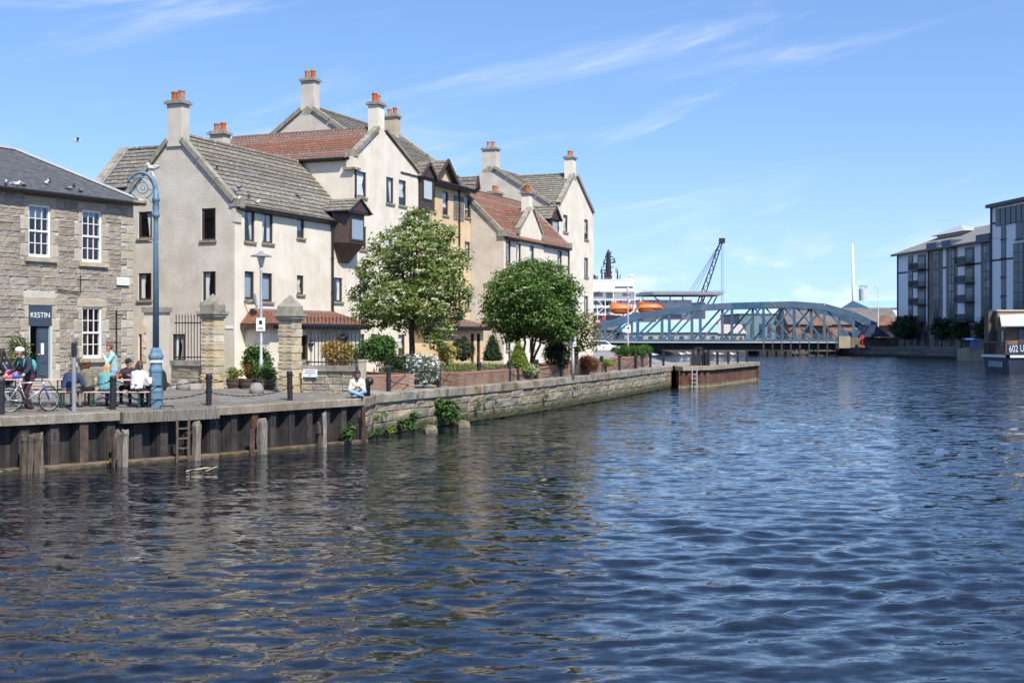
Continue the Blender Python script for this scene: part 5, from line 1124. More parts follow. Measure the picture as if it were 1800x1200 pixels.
tree('round_tree', 'dense round crowned green tree on several stems near the planters', b2, L2, [at(x, y, 62.5 + d) for x, y, d in ((905, 590, .2), (920, 585, -.2), (936, 588, .3), (952, 592, -.1), (942, 595, .2))], G_DENSE, 170, .16, .10, leaves=13, stems=5)
b3 = gnd(1012, 66)
L3 = [lobe_px(*a) for a in ((1035, 560, 15, 66, 0), (1015, 572, 18, 66, .3), (1040, 580, 16, 66, -.3), (1000, 590, 16, 66, 0), (1022, 600, 20, 66, .2), (1045, 605, 12, 66, 0), (1005, 612, 16, 66, -.2))]
tree('small_tree', 'small sparse tree with bronze tinted leaves beside the short grey post', b3, L3, [at(1014, 615, 66)], greens('bronze_green_leaf', [(.06, .10, .02, 1), (.14, .18, .04, 1), (.22, .22, .06, 1), (.24, .11, .05, 1)]), 150, .14, 0, leaves=8)
def bush(name, label, px, py_top, py_bot, w, Y, m, size=.09, per=260, shape='ball', n=5, flower=None, cat='shrub', z0=None, group=None, stem=True):
    """a shrub drawn between photo rows: py_top, py_bot at depth Y, w pixels wide"""
    s = Y / F; top = at(px, py_top, Y); bot = at(px, py_bot, Y)
    if z0 is not None: bot.z = z0
    H = top.z - bot.z; R = w * s / 2; t = thing(name, label, cat, tuple(bot), 0, group); rn = random.Random(int(px * 7 + py_top)); lob = []
    if shape == 'ball': lob = [((bot.x, bot.y, bot.z + H * .52), (R, R, H * .5))]
    elif shape == 'cone':
        for i in range(6): f = i / 6; lob.append(((bot.x, bot.y, bot.z + H * (.1 + .8 * f)), (R * (1 - f * .9), R * (1 - f * .9), H * .13)))
    else:
        for i in range(n): a = rn.uniform(0, 6.28); rr = rn.uniform(.2, .62) * R; k = rn.uniform(.42, .62); lob.append(((bot.x + rr * math.cos(a), bot.y + rr * math.sin(a), bot.z + H * rn.uniform(.3, .68)), (R * k, R * k, H * .34)))
    P, Nn = cloud(lob, per * (1 if shape in ('ball', 'cone') else 2.2), 10, .07 if shape != 'loose' else .1, shell=.75 if shape in ('ball', 'cone') else .4); ok = P[:, 2] > bot.z - .02; leaf_mesh('foliage', P[ok], Nn[ok], size, m, t)
    if stem:
        q = MB()
        for i in range(4): a = i * 1.6; branch(q, bot + Vector((.03 * math.cos(a), .03 * math.sin(a), -.05)), bot + Vector((R * .45 * math.cos(a), R * .45 * math.sin(a), H * .6)), .02, .008, .05, 3, i)
        q.build('stem', BARK, t)
    if flower:
        d, nn = cloud(lob, flower[1], 1, .02, shell=.95); k = d[:, 2] > bot.z; d = d[k]; q = np.repeat(d, 4, 0) + RS.normal(0, .022, (len(d) * 4, 3)); leaf_mesh('flowers', q, np.tile([0, -.4, .8], (len(q), 1)), .05, flower[0], t, aspect=.9)
    return t
FLW = mat('white_flower', (.8, .8, .76, 1), None, rough=.7); FLR = mat('orange_flower', (.6, .16, .04, 1), None, rough=.7)
# planters: brick boxes with soil
def planter(label, pts, H, m=BRICK):
    """brick planter with plan corners pts; each side a wall, cope and soil"""
    cx = sum(p.x for p in pts) / len(pts); cy = sum(p.y for p in pts) / len(pts); z = min(zg(p.x, p.y) for p in pts) - .05
    t = thing('brick_planter', label, 'planter', (cx, cy, z), 0, 'brick planters along the quay')
    for a, b in zip(pts, pts[1:] + pts[:1]):
        d = (b - a); L = d.length; rz = math.atan2(d.y, d.x); q = MB(); q.box(0, L - .2, 0, .2, 0, H); q.box(0, L - .2, -.012, .21, H + .001, H + .075, 1)
        o = q.build('planter_wall', [brick_mat(), mat('brick_on_edge', (.30, .15, .10, 1), (.36, .2, .14, 1), 8, .9, .3, 30)], t, off=(0, 0, 0)); o.location = (a.x - cx, a.y - cy, 0); o.rotation_euler = (0, 0, rz)
    q = MB(); q.add([(p.x + (cx - p.x) * .08, p.y + (cy - p.y) * .08, z + H - .08) for p in pts], [tuple(range(len(pts)))]); q.build('soil', mat('soil', (.05, .035, .022, 1), (.09, .065, .04, 1), 8, .95, .6, 20), t)
    return z + H
def brick_mat():
    if 'planter_brick' in MATS: return MATS['planter_brick']
    m = paving('planter_brick', (.19, .10, .068, 1), (.26, .15, .10, 1), (.27, .22, .175, 1), .225, .075, .5); nt = m.node_tree; g = [n for n in nt.nodes if n.type == 'NEW_GEOMETRY'][0]
    tc = nt.nodes.new('ShaderNodeTexCoord'); sp = nt.nodes.new('ShaderNodeSeparateXYZ'); cb = nt.nodes.new('ShaderNodeCombineXYZ'); nt.links.new(tc.outputs['Object'], sp.inputs[0]); nt.links.new(sp.outputs[0], cb.inputs[0]); nt.links.new(sp.outputs[2], cb.inputs[1])
    mp = [n for n in nt.nodes if n.type == 'MAPPING'][0]; nt.links.new(cb.outputs[0], mp.inputs[0]); return m
def pl(px, py, z=1.56): Y = (EYE - z) * F / (py - HOR); return Vector(((px - 900) * Y / F, Y))
def box4(a, b, depth):
    d = (b - a).normalized(); n = Vector((-d.y, d.x)); return [a, b, b + n * depth, a + n * depth]
pz1 = planter('long brick planter below the blossom tree, nearest the low wall', box4(pl(645, 683), pl(728, 681), 5.0), .58)
pz2 = planter('angled brick planter holding the grass patch and clipped shrubs', [pl(775, 675), pl(815, 675.5), pl(908, 666), pl(908, 666) + Vector((-1.6, 5.0)), pl(775, 675) + Vector((-1.4, 5.5))], .56)
pz3 = planter('brick planter with the variegated low plant, under the round tree', box4(pl(908, 665), pl(1002, 657.5), 3.6), .55)
pz4 = planter('brick planter with bronze shrubs beside the short grey post', box4(pl(1010, 657), pl(1076, 650), 3.0), .55)
pz5 = planter('far brick planter with clipped hedge at the lamp post', [pl(1078, 648), pl(1118, 645.5), pl(1140, 641), pl(1085, 640)], .75)
bush('green_bush', 'bright green bush left of the blossom tree in the planter', 664, 588, 642, 74, 52.5, G_BUSH, .11, 230, 'loose', 7)
bush('low_ground_shrub', 'dark low shrub filling the planter under the blossom tree', 712, 622, 650, 60, 51.5, G_DARK, .08, 260, 'loose', 6)
bush('white_flower_shrub', 'rounded grey green shrub covered in white flowers beside the planter', 746, 622, 681, 58, 50.0, G_SAGE, .07, 330, 'loose', 8, (FLW, 330))
bush('yellow_shrub', 'yellow leaved shrub between the white flowering shrub and topiary ball', 786, 598, 640, 36, 54.5, G_YELL, .09, 240, 'loose', 6)
bush('topiary_ball', 'dark green clipped ball in front of the ochre porch', 813, 597, 633, 38, 55.5, G_DARK, .07, 1500)
bush('topiary_cone', 'dark green clipped cone right of the ochre porch', 866, 584, 633, 29, 58, G_DARK, .07, 2600, 'cone')
bush('topiary_cone', 'yellow green clipped cone at the foot of the round tree', 911, 597, 645, 30, 58.5, G_LIME, .07, 2600, 'cone')
bush('variegated_plant', 'pale variegated low plant spilling over the brick planter', 926, 637, 662, 46, 60.2, greens('variegated', [(.16, .22, .06, 1), (.35, .4, .18, 1), (.5, .55, .32, 1)]), .1, 200, 'loose', 6)
bush('dark_bush', 'dark green bush right of the round tree stems', 978, 590, 648, 46, 64, G_DARK, .09, 240, 'loose', 7)
bush('bronze_shrub', 'bronze purple shrub in the planter under the small tree', 1034, 624, 656, 40, 67.5, G_RED, .08, 240, 'loose', 6)
bush('low_green_plant', 'low bright green plant at the end of the bronze shrub planter', 1064, 628, 646, 26, 72, G_LIME, .08, 240, 'loose', 5)
bush('clipped_hedge', 'clipped green hedge left of the far lamp post', 1094, 606, 630, 30, 82, G_BUSH, .08, 300, 'loose', 6)
bush('clipped_hedge', 'clipped green hedge right of the far lamp post', 1123, 606, 630, 40, 82.5, G_BUSH, .08, 300, 'loose', 7)
bush('orange_shrub', 'orange and yellow leaved shrub behind the iron railing', 600, 597, 650, 56, 49.5, greens('orange_leaf', [(.35, .30, .06, 1), (.5, .25, .05, 1), (.16, .2, .05, 1)]), .1, 230, 'loose', 7)
bush('climbing_shrub', 'green leafy shrub growing against the gable between the gate pillars', 453, 600, 680, 58, 50.2, G_BUSH, .12, 220, 'loose', 8)
bush('courtyard_shrub', 'low green plant at the foot of the right gate pillar', 474, 640, 684, 30, 47.4, G_BUSH, .09, 240, 'loose', 5)
bush('shop_climber', 'yellow green climbing shrub left of the shop door', 24, 585, 665, 42, 45.2, greens('climber_leaf', [(.06, .11, .025, 1), (.15, .21, .05, 1), (.3, .26, .15, 1)]), .1, 200, 'loose', 7)
bush('shop_climber', 'dark climbing rose between the shop door and sash window', 118, 590, 668, 34, 47.4, G_SAGE, .09, 170, 'loose', 7)
bush('shop_plant', 'small bright green plant under the ground floor sash window', 143, 639, 665, 26, 48, G_LIME, .08, 220, 'loose', 4)
# grass on planter two
def grass(name, label, corners, n, h, z, m):
    o0 = corners[0]; P = []
    for i in range(n):
        a, b = RS.rand(2); p = corners[0] * (1 - a) * (1 - b) + corners[1] * a * (1 - b) + corners[2] * a * b + corners[3] * (1 - a) * b; P.append((p.x, p.y))
    q = MB()
    for x, y in P:
        hh = h * random.uniform(.5, 1.25); a = random.uniform(0, 6.28); w = .012; l = random.uniform(-.12, .12); l2 = random.uniform(-.12, .12)
        q.add([(x - w * math.cos(a), y - w * math.sin(a), z), (x + w * math.cos(a), y + w * math.sin(a), z), (x + l * .4 + w * .6, y + l2 * .4, z + hh * .6), (x + l, y + l2, z + hh)], [(0, 1, 2), (0, 2, 3)])
    o = q.build(name, m, None); o['kind'] = 'stuff'; o['label'] = label; o['category'] = 'grass'
c = box4(pl(778, 674), pl(905, 666), 3.6); grass('ornamental_grass', 'pale green grass growing in the angled brick planter', c, 5200, .42, pz2 - .1, greens('grass_blade', [(.10, .14, .03, 1), (.2, .24, .07, 1), (.3, .3, .12, 1)]))
# plants growing on the quay walls
for i, (px, ins, z, w, h, m, sz, lab) in enumerate(((784, -.35, .05, 1.15, 1.25, G_BUSH, .11, 'largest leafy bush rooted in the stone quay wall'), (806, -.35, .1, .6, .45, G_BUSH, .1, 'low leafy plant right of the largest wall bush'), (712, -.3, .15, .62, .42, G_BUSH, .1, 'bright fern tuft low on the stone quay wall'), (730, -.2, .35, .45, .5, G_BUSH, .09, 'leafy tuft above the bright fern on the quay wall'),
    (663, -.2, .55, .35, .42, G_LIME, .08, 'small tuft high on the stone wall near the seated person'), (678, -.2, .55, .25, .35, G_BUSH, .07, 'slim tuft high on the wall right of the seated person'), (662, -.25, .02, .4, .35, G_BUSH, .08, 'tuft at the waterline where steel wall meets stone'), (690, -.25, .05, .45, .35, G_LIME, .08, 'low tuft at the waterline left of the bright fern'), (612, -.32, .1, .5, .75, G_BUSH, .1, 'leafy weed growing in the steel sheet piling'),
    (840, -.2, .5, .3, .45, G_BUSH, .08, 'tuft on the quay wall right of the largest bush'), (856, -.2, .75, .25, .3, G_BUSH, .07, 'small tuft near the coping below the grass planter'), (872, -.2, .55, .22, .3, G_BUSH, .07, 'tiny tuft low on the wall below the topiary cone'), (961, -.2, .55, .3, .3, G_BUSH, .07, 'small tuft on the wall below the dark bush'), (1011, -.2, .75, .3, .35, G_BUSH, .07, 'small tuft just under the coping below the small tree'), (195, -.33, .1, .4, .14, G_LIME, .06, 'patch of lime green moss on the timber waler'), (66, -.4, .05, .25, .25, G_LIME, .06, 'small weed on the rotten fender posts at far left'), (1197, -.2, .3, .4, .8, G_DARK, .08, 'dark weeds where the stone wall meets the steel pier'))):
    p = on_quay(px, ins); t = thing('wall_plant', lab, 'plant', (p.x, p.y, z), 0, 'plants growing on the quay walls'); rn = random.Random(i)
    lob = [((p.x + rn.uniform(-.25, .25) * w, p.y + rn.uniform(-.1, .1) * w, z + h * rn.uniform(.25, .75)), (w * .3, w * .22, h * .3)) for _ in range(5)]
    P, Nn = cloud(lob, 330, 8, .05, shell=.3); leaf_mesh('leaves', P, Nn, sz, m, t)
    q = MB()
    for j in range(4): branch(q, (p.x, p.y + .2, z), lob[j][0], .012, .005, .05, 3, j)
    q.build('stem', BARK, t)
# ------------------------------------------------------------------ pots in the gateway, stone domes
def pot_plant(label, px, Y, m, h, spiky=False):
    b = gnd(px, Y); t = thing('potted_plant', label, 'potted plant', tuple(b), 0, 'half barrel planters in the gateway')
    q = MB(); q.lathe([(.26, 0), (.32, .2), (.33, .38), (.29, .38), (.28, .3)], 14, b); q.build('tub', mat('barrel_wood', (.09, .05, .03, 1), (.15, .09, .055, 1), 6, .8, .5, 14, stretch=(8, 8, 1)), t)
    q = MB(); q.lathe([(.325, .12), (.325, .15)], 14, b); q.lathe([(.337, .3), (.337, .33)], 14, b); q.build('hoop', BLACKIRON, t)
    if spiky:
        q = MB()
        for i in range(46):
            a = random.uniform(0, 6.28); l = random.uniform(.3, 1) * h; o = random.uniform(.15, .6) * h; e = b + Vector((math.cos(a) * o, math.sin(a) * o, .36 + l)); s = Vector((-math.sin(a), math.cos(a), 0)) * .022; r = b + Vector((0, 0, .34))
            mid = r.lerp(e, .55) + Vector((0, 0, .1)); q.add([r - s, r + s, mid + s, mid - s, e], [(0, 1, 2, 3), (3, 2, 4)])
        q.build('leaves', m, t)
    else:
        lob = [((b.x + random.uniform(-.2, .2), b.y + random.uniform(-.2, .2), b.z + .38 + h * random.uniform(.2, .7)), (.24, .24, h * .3)) for _ in range(5)]; P, Nn = cloud(lob, 300, 9, .06); leaf_mesh('leaves', P, Nn, .08, m, t)
pot_plant('half barrel of yellow green leaves beside the left gate pillar', 413, 47.2, G_LIME, .5)
pot_plant('half barrel with spiky bronze red cordyline in the gateway', 437, 47.0, G_RED, .75, True)
pot_plant('half barrel of green leaves beside the right gate pillar', 466, 46.6, G_BUSH, .55)
for px, lab in ((322, 'grey stone dome bollard left of the left gate pillar'), (451, 'grey stone dome bollard in front of the half barrels')):
    b = gnd(px, 44.4 if px < 400 else 43.2); q = MB(); q.lathe([(.25, -.05), (.25, .16), (.235, .2), (.19, .3), (.1, .36), (.01, .38)], 16, b); single('dome_bollard', q, mat('grey_granite', (.2, .19, .17, 1), (.28, .26, .23, 1), 20, .9, .4, 40), lab, 'stone bollard', tuple(b), 'stone dome bollards', True)
b = gnd(310, 46.4); q = MB(); q.box(b.x - .1, b.x + 1.0, b.y - .3, b.y + .1, b.z - .05, b.z + .16); single('stone_step', q, DRESSED, 'long low stone step in front of the left wall', 'step', tuple(b))
# hanging baskets on the porch behind the railing
for px, py, r, lab in ((757, 0, 0, ''),):
    pass
for (px, py, w, lab) in ((602, 592, 24, 'large dark hanging basket right of the porch roof'), (547, 603, 12, 'small hanging basket left of the porch window'), (579, 605, 12, 'small hanging basket right of the porch window')):
    Y = 55.0; s = Y / F; p = at(px, py, Y); t = thing('hanging_basket', lab, 'hanging basket', tuple(p), 0, 'hanging baskets at the porch'); q = MB(); R = w * s / 2
    q.lathe([(.02, -R * 1.1), (R * .6, -R * .8), (R, -.0), (R * .9, .01)], 12, p); q.build('basket', BLACKIRON, t, True); q = MB()
    for a in (0, 2.1, 4.2): q.tube([(p.x + R * math.cos(a), p.y + R * math.sin(a), p.z), (p.x, p.y, p.z + .45)], .008, 4)
    q.tube([(p.x, p.y, p.z + .45), (p.x - .3, p.y + .5, p.z + .5)], .012, 4); q.build('hanger', BLACKIRON, t)
    P, Nn = cloud([((p.x, p.y, p.z + .05), (R, R, .1))], 400, 8, .05); leaf_mesh('leaves', P, Nn, .07, G_RED if w < 20 else G_DARK, t)
# ------------------------------------------------------------------ beer-garden tables, bicycle
TOP = mat('pale_pink_bench_wood', (.58, .42, .36, 1), (.66, .51, .45, 1), 3, .5, .2, 12, stretch=(1, 8, 8))
GREENLEG = mat('green_folding_leg', (.015, .07, .045, 1), None, rough=.4)
def bench_like(name, label, px0, px1, Y, h, wd, group, cat):
    x0, x1 = (px0 - 900) * Y / F, (px1 - 900) * Y / F; xm = (x0 + x1) / 2; z = zg(xm, Y)
    t = thing(name, label, cat, (xm, Y, z), 0, group); n = 3 if wd > .4 else 1
    for i in range(n):
        q = MB(); a = Y - wd / 2 + wd * i / n; q.box(x0, x1, a + .003, a + wd / n - .003, z + h - .028, z + h); q.build('plank', TOP, t)
    for x in (x0 + .28, x1 - .28):
        q = MB(); w = wd * .42
        for s in (-1, 1): q.bar((x, Y + s * w * .75, z), (x, Y + s * w * .75, z + h - .03), .032, .032)
        q.bar((x, Y - w * .75, z + h * .3), (x, Y + w * .75, z + h * .3), .02, .02); q.bar((x, Y - w * .75, z + h - .04), (x, Y + w * .75, z + h - .04), .03, .025)
        sg = 1 if x < xm else -1; q.bar((x, Y, z + h * .3), (x + sg * .34, Y, z + h - .03), .014, .014); q.build('leg', GREENLEG, t)
    return t
GB = 'beer garden tables and benches'
bench_like('beer_table', 'left folding beer table behind the bicycle', 6, 122, 36.0, .76, .5, GB, 'table'); bench_like('beer_table', 'right folding beer table beside the blue lamp post', 136, 266, 36.6, .76, .5, GB, 'table')
bench_like('beer_bench', 'near bench of the left beer table, in front of the table', 4, 128, 35.3, .46, .25, GB, 'bench'); bench_like('beer_bench', 'far bench of the left beer table, behind the table', 8, 122, 36.75, .46, .25, GB, 'bench')
bench_like('beer_bench', 'near bench of the right beer table, under the white topped person', 146, 262, 35.9, .46, .25, GB, 'bench'); bench_like('beer_bench', 'far bench of the right beer table, under the person in a dark cap', 140, 296, 37.35, .46, .25, GB, 'bench')
def bicycle():
    p = Vector(((51 - 900) * 34.0 / F, 34.0)); z = zg(p.x, p.y); ang = math.radians(32)
    t = thing('bicycle', 'silver bicycle with blue fork standing at the quay edge', 'bicycle', (p.x, p.y, z), ang, off=(0, 0, 0))
    RB = mat('black_rubber', (.015, .015, .015, 1), None, rough=.7); SIL = mat('silver_frame', (.55, .56, .58, 1), None, rough=.3, metal=.5); BLU = mat('blue_fork_paint', (.03, .13, .45, 1), None, rough=.35); R = .335
    def wheel(x, turn):
        def rot(v): return Vector((x + v.x * math.cos(turn), v.x * math.sin(turn), v.z))
        w = MB(); n = 28
        ring = [rot(Vector((R * math.cos(a), 0, R + R * math.sin(a)))) for a in np.linspace(0, 2 * math.pi, n + 1)]; w.tube(ring, .02, 6, cap=False); wo = w.build('wheel', RB, t, True)
        w = MB(); ring = [rot(Vector(((R - .03) * math.cos(a), 0, R + (R - .03) * math.sin(a)))) for a in np.linspace(0, 2 * math.pi, n + 1)]; w.tube(ring, .011, 5, cap=False); w.build('rim', GREYMETAL, wo, True)
        w = MB()
        for k in range(18): a = 2 * math.pi * k / 18; w.tube([rot(Vector((0, .02 * (-1) ** k, R))), rot(Vector(((R - .035) * math.cos(a), 0, R + (R - .035) * math.sin(a))))], .003, 3)
        w.tube([rot(Vector((0, -.05, R))), rot(Vector((0, .05, R)))], .022, 8); w.build('spokes', GREYMETAL, wo)
    wheel(-.5, 0); wheel(.52, math.radians(28))
    bb = Vector((-.08, 0, .29)); st = Vector((-.24, 0, .78)); hd = Vector((.36, 0, .80)); hb = Vector((.40, 0, .66)); rw = Vector((-.5, 0, R)); fwp = Vector((.52, 0, R))
    q = MB()
    for a, b, r in ((bb, st, .018), (st, hd, .019), (bb, hb, .022), (hd, hb, .022)): q.tube([a, b], r, 8)
    for s in (-.05, .05): q.tube([bb + Vector((0, s * .5, 0)), rw + Vector((0, s, 0))], .011, 6); q.tube([st, rw + Vector((0, s, 0))], .010, 6)
    q.build('frame', SIL, t, True)
    q = MB()
    for s in (-.055, .055): q.tube([hb + Vector((.01, s * .8, -.01)), fwp + Vector((0, s, 0))], [.024, .016], 8)
    q.tube([hb + Vector((.01, -.06, .0)), hb + Vector((.01, .06, .0))], .022, 8); q.build('fork', BLU, t, True)
    q = MB(); q.tube([hd, hd + Vector((-.03, 0, .12)), hd + Vector((.06, 0, .14))], .016, 6); c = hd + Vector((.06, 0, .14)); q.tube([c + Vector((-.1, -.3, .02)), c + Vector((-.02, -.16, .01)), c, c + Vector((-.02, .16, .01)), c + Vector((-.1, .3, .02))], .014, 6); q.build('handlebar', BLACKIRON, t, True)
    q = MB(); q.tube([st, st + Vector((-.045, 0, .16))], .014, 6); q.build('seat_post', SIL, t)
    s0 = st + Vector((-.05, 0, .17)); q = MB(); q.tube([s0 + Vector((-.13, 0, .02)), s0 + Vector((-.02, 0, .015)), s0 + Vector((.15, 0, .0))], [.075, .06, .022], 8); q.build('saddle', BLU, t, True)
    q = MB(); q.lathe([(.085, -.008), (.085, .008)], 16); q.v = [(a + bb.x, c_ + bb.y - .05, b + bb.z) for a, b, c_ in q.v]; q.tube([bb + Vector((0, -.06, 0)), bb + Vector((.1, -.06, -.13))], .011, 6); q.tube([bb + Vector((0, .06, 0)), bb + Vector((-.1, .06, .13))], .011, 6); q.box(bb.x + .06, bb.x + .14, -.16, -.06, bb.z - .145, bb.z - .125); q.build('crank', BLACKIRON, t)
bicycle()
# ------------------------------------------------------------------ people
def ik(a, c, l1, l2, pole):
    a = Vector(a); c = Vector(c); d = c - a; L = min(d.length, (l1 + l2) * .999); d.normalize(); c = a + d * L
    x = (l1 * l1 - l2 * l2 + L * L) / (2 * L); h = math.sqrt(max(0, l1 * l1 - x * x)); p = Vector(pole); p = (p - d * p.dot(d)).normalized(); return a + d * x + p * h, c
def capsule(mb, a, b, r0, r1, n=10):
    a = Vector(a); b = Vector(b); d = b - a; L = d.length
    if L < 1e-5: mb.ball(a, max(r0, r1), n, 8); return
    d /= L; pts = []; rr = []
    for t in (-1, -.85, -.5, 0): pts.append(a + d * r0 * t); rr.append(max(.002, r0 * math.sqrt(max(0, 1 - t * t))))
    for t in (0, .5, .85, 1): pts.append(b + d * r1 * t); rr.append(max(.002, r1 * math.sqrt(max(0, 1 - t * t))))
    mb.tube(pts, rr, n)
def remesh(mb, vox, name):
    me = bpy.data.meshes.new(name); me.from_pydata(mb.v, [], mb.f); o = bpy.data.objects.new('tmp_body', me); C.objects.link(o)
    md = o.modifiers.new('r', 'REMESH'); md.mode = 'VOXEL'; md.voxel_size = vox; md.use_smooth_shade = True; s = o.modifiers.new('s', 'SMOOTH'); s.factor = .5; s.iterations = 3
    bpy.context.view_layer.update(); out = bpy.data.meshes.new_from_object(o.evaluated_get(bpy.context.evaluated_depsgraph_get())); bpy.data.objects.remove(o); bpy.data.meshes.remove(me); out.name = name; return out
def cloth(name, c): return mat('cloth_' + name, c, tuple(min(1, v * 1.25) for v in c[:3]) + (1,), 9, .9, .3, 60)
def person(label, loc, head, hip=.92, lean=0.05, feet=None, knees=(0, 1, 0), hands=None, elbow=None, top=None, legs=None, shoes=None, skin=None, hair=None, hair_len=0, headtilt=(0, 0), hat=None, extra=None, side=0, sc=1.0, beard=False):
    t = thing('person', label, 'person', loc, head, 'people on the quay', off=(0, 0, 0)); t.scale = (sc, sc, sc)
    skin = skin or SKIN; shoes = shoes or cloth('shoe', (.03, .028, .028, 1)); Rl = lambda v: Vector((v[0], v[1], v[2]))
    cl, sl = math.cos(lean), math.sin(lean); pel = Vector((0, 0, hip)); up = Vector((math.sin(side) * .5, sl, cl)).normalized()
    chest = pel + up * .36; shz = pel + up * .48; neck = pel + up * .57; hc = neck + Vector((headtilt[0] * .1, .03 + headtilt[1] * .10, .135)); fwd = Vector((headtilt[0] * .8, 1, -headtilt[1])).normalized()
    seg = []; A = lambda a, b, r0, r1, reg: seg.append((Vector(a), Vector(b), r0, r1, reg))
    A(pel + Vector((-.075, 0, 0)), pel + Vector((.075, 0, 0)), .125, .125, 'legs'); A(pel + up * .1, chest, .13, .15, 'top')
    for s in (-1, 1):
        A(pel + Vector((s * .06, 0, .06)), shz + Vector((s * .10, 0, -.06)), .115, .11, 'top'); A(shz + Vector((s * .05, 0, .0)), shz + Vector((s * .17, 0, -.02)), .085, .07, 'top')
        sh = shz + Vector((s * .19, 0, -.02)); hd = Vector((hands or {}).get(s, (s * .26, .06, hip - .08))); el, hd = ik(sh, hd, .29, .27, (elbow or {}).get(s, (s * .6, -.7, -.5)))
        A(sh, el, .066, .052, 'top'); A(el, el.lerp(hd, .93), .052, .040, 'top'); d = (hd - el).normalized(); pc = hd + d * .045
        A(hd, hd + d * .07, .032, .034, 'skin'); sd_ = d.cross(Vector((0, 0, 1)));
        if sd_.length < .1: sd_ = Vector((1, 0, 0))
        sd_.normalize(); dn = Vector((0, 0, -1)) - d * Vector((0, 0, -1)).dot(d)
        for k in range(4):
            o = hd + d * .085 + sd_ * (-.032 + .021 * k); l = (.055, .07, .066, .05)[k]; m1 = o + d * l * .6; A(o, m1, .011, .010, 'skin'); A(m1, m1 + d * l * .45 + dn * .022, .010, .009, 'skin')
        o = hd + d * .03 - sd_ * .035; A(o, o + d * .035 - sd_ * .022, .013, .012, 'skin'); A(o + d * .035 - sd_ * .022, o + d * .065 - sd_ * .02 + dn * .01, .012, .010, 'skin')
        hj = pel + Vector((s * .095, 0, -.03)); ft = Vector((feet or {}).get(s, (s * .11, 0, .085))); kn, ft = ik(hj, ft, .44, .42, knees if not isinstance(knees, dict) else knees[s])
        A(hj, kn, .095, .066, 'legs'); A(kn, ft, .066, .045, 'legs'); fd = Vector((s * .12, 1, 0)).normalized() if ft.z < .2 else Vector((-s, .5, 0)).normalized()
        if ft.z < .2: ft2 = Vector((ft.x, ft.y, .045)); A(ft2 - fd * .04, ft2 + fd * .15, .042, .034, 'shoes'); A(ft, ft2, .042, .045, 'shoes')
        else: A(ft, ft + fd * .16, .045, .036, 'shoes')
    A(shz + Vector((0, 0, .02)), hc + Vector((0, -.01, -.06)), .056, .052, 'skin')
    A(hc + Vector((0, -.012, .03)), hc + Vector((0, 0, -.01)), .092, .085, 'skin'); A(hc + fwd * .03 + Vector((0, 0, -.05)), hc + fwd * .045 + Vector((0, 0, -.075)), .055, .042, 'skin')
    A(hc + fwd * .085 + Vector((0, 0, .0)), hc + fwd * .105 + Vector((0, 0, -.03)), .013, .016, 'skin'); rt = fwd.cross(Vector((0, 0, 1))).normalized()
    for s in (-1, 1): A(hc + rt * s * .085 + Vector((0, 0, .01)), hc + rt * s * .09 + Vector((0, 0, -.03)), .018, .013, 'skin')
    mb = MB()
    for a, b, r0, r1, reg in seg: capsule(mb, a, b, r0 + (.012 if reg == 'top' else 0), r1 + (.012 if reg == 'top' else 0))
    me = remesh(mb, .0125, 'body'); regs = ['skin', 'top', 'legs', 'shoes']
    for r, m in zip(regs, (skin, top, legs, shoes)): me.materials.append(m)
    n = len(me.polygons); cc = np.empty(n * 3); me.polygons.foreach_get('center', cc); cc = cc.reshape(-1, 3); best = np.full(n, 9.0); idx = np.zeros(n, int)
    for a, b, r0, r1, reg in seg:
        a_, b_ = np.array(a), np.array(b); d = b_ - a_; L2 = max(1e-9, d @ d); tt = np.clip(((cc - a_) @ d) / L2, 0, 1); dist = np.linalg.norm(cc - a_ - tt[:, None] * d, axis=1) - (r0 + (r1 - r0) * tt) - (.012 if reg == 'top' else 0)
        k = dist < best; best[k] = dist[k]; idx[k] = regs.index(reg)
    me.polygons.foreach_set('material_index', idx.astype(np.int32)); me.update()
    o = bpy.data.objects.new('body', me); C.objects.link(o); o.parent = t
    q = MB()
    for s in (-1, 1): q.ball(hc + fwd * .082 + rt * s * .033 + Vector((0, 0, .008)), .012, 6, 5)
    q.build('eyes', EYE_M, t); q = MB(); q.ball(hc + fwd * .092 + Vector((0, 0, -.06)), (.024, .012, .007), 8, 5); q.build('mouth', mat('lips', (.35, .12, .1, 1), None, rough=.5), t)
    if hair is not None:
        q = MB(); bk = -fwd
        capsule(q, hc + bk * .02 + Vector((0, 0, .055)), hc + bk * .035 + Vector((0, 0, .0)), .095, .09); capsule(q, hc + fwd * .03 + Vector((0, 0, .075)), hc + bk * .03 + Vector((0, 0, .075)), .068, .08)
        for s in (-1, 1): capsule(q, hc + rt * s * .07 + bk * .02 + Vector((0, 0, .05)), hc + rt * s * .078 + bk * .03 + Vector((0, 0, -.01 - min(.05, hair_len))), .04, .03)
        if hair_len > .05:
            for k in (-1, -.5, 0, .5, 1): capsule(q, hc + rt * k * .06 + bk * .06 + Vector((0, 0, .02)), hc + rt * k * .085 + bk * (.09 + .02 * abs(k)) + Vector((0, 0, -hair_len)), .05, .03)
        if beard: capsule(q, hc + fwd * .06 + rt * -.04 + Vector((0, 0, -.075)), hc + fwd * .06 + rt * .04 + Vector((0, 0, -.075)), .035, .035); capsule(q, hc + fwd * .05 + Vector((0, 0, -.1)), hc + fwd * .06 + Vector((0, 0, -.12)), .045, .03)
        hm = remesh(q, .014, 'hair'); hm.materials.append(hair); ho = bpy.data.objects.new('hair', hm); C.objects.link(ho); ho.parent = t
    if hat: hat(t, hc, fwd, rt)
    if extra: extra(t, hc, shz, pel, up)
    return t
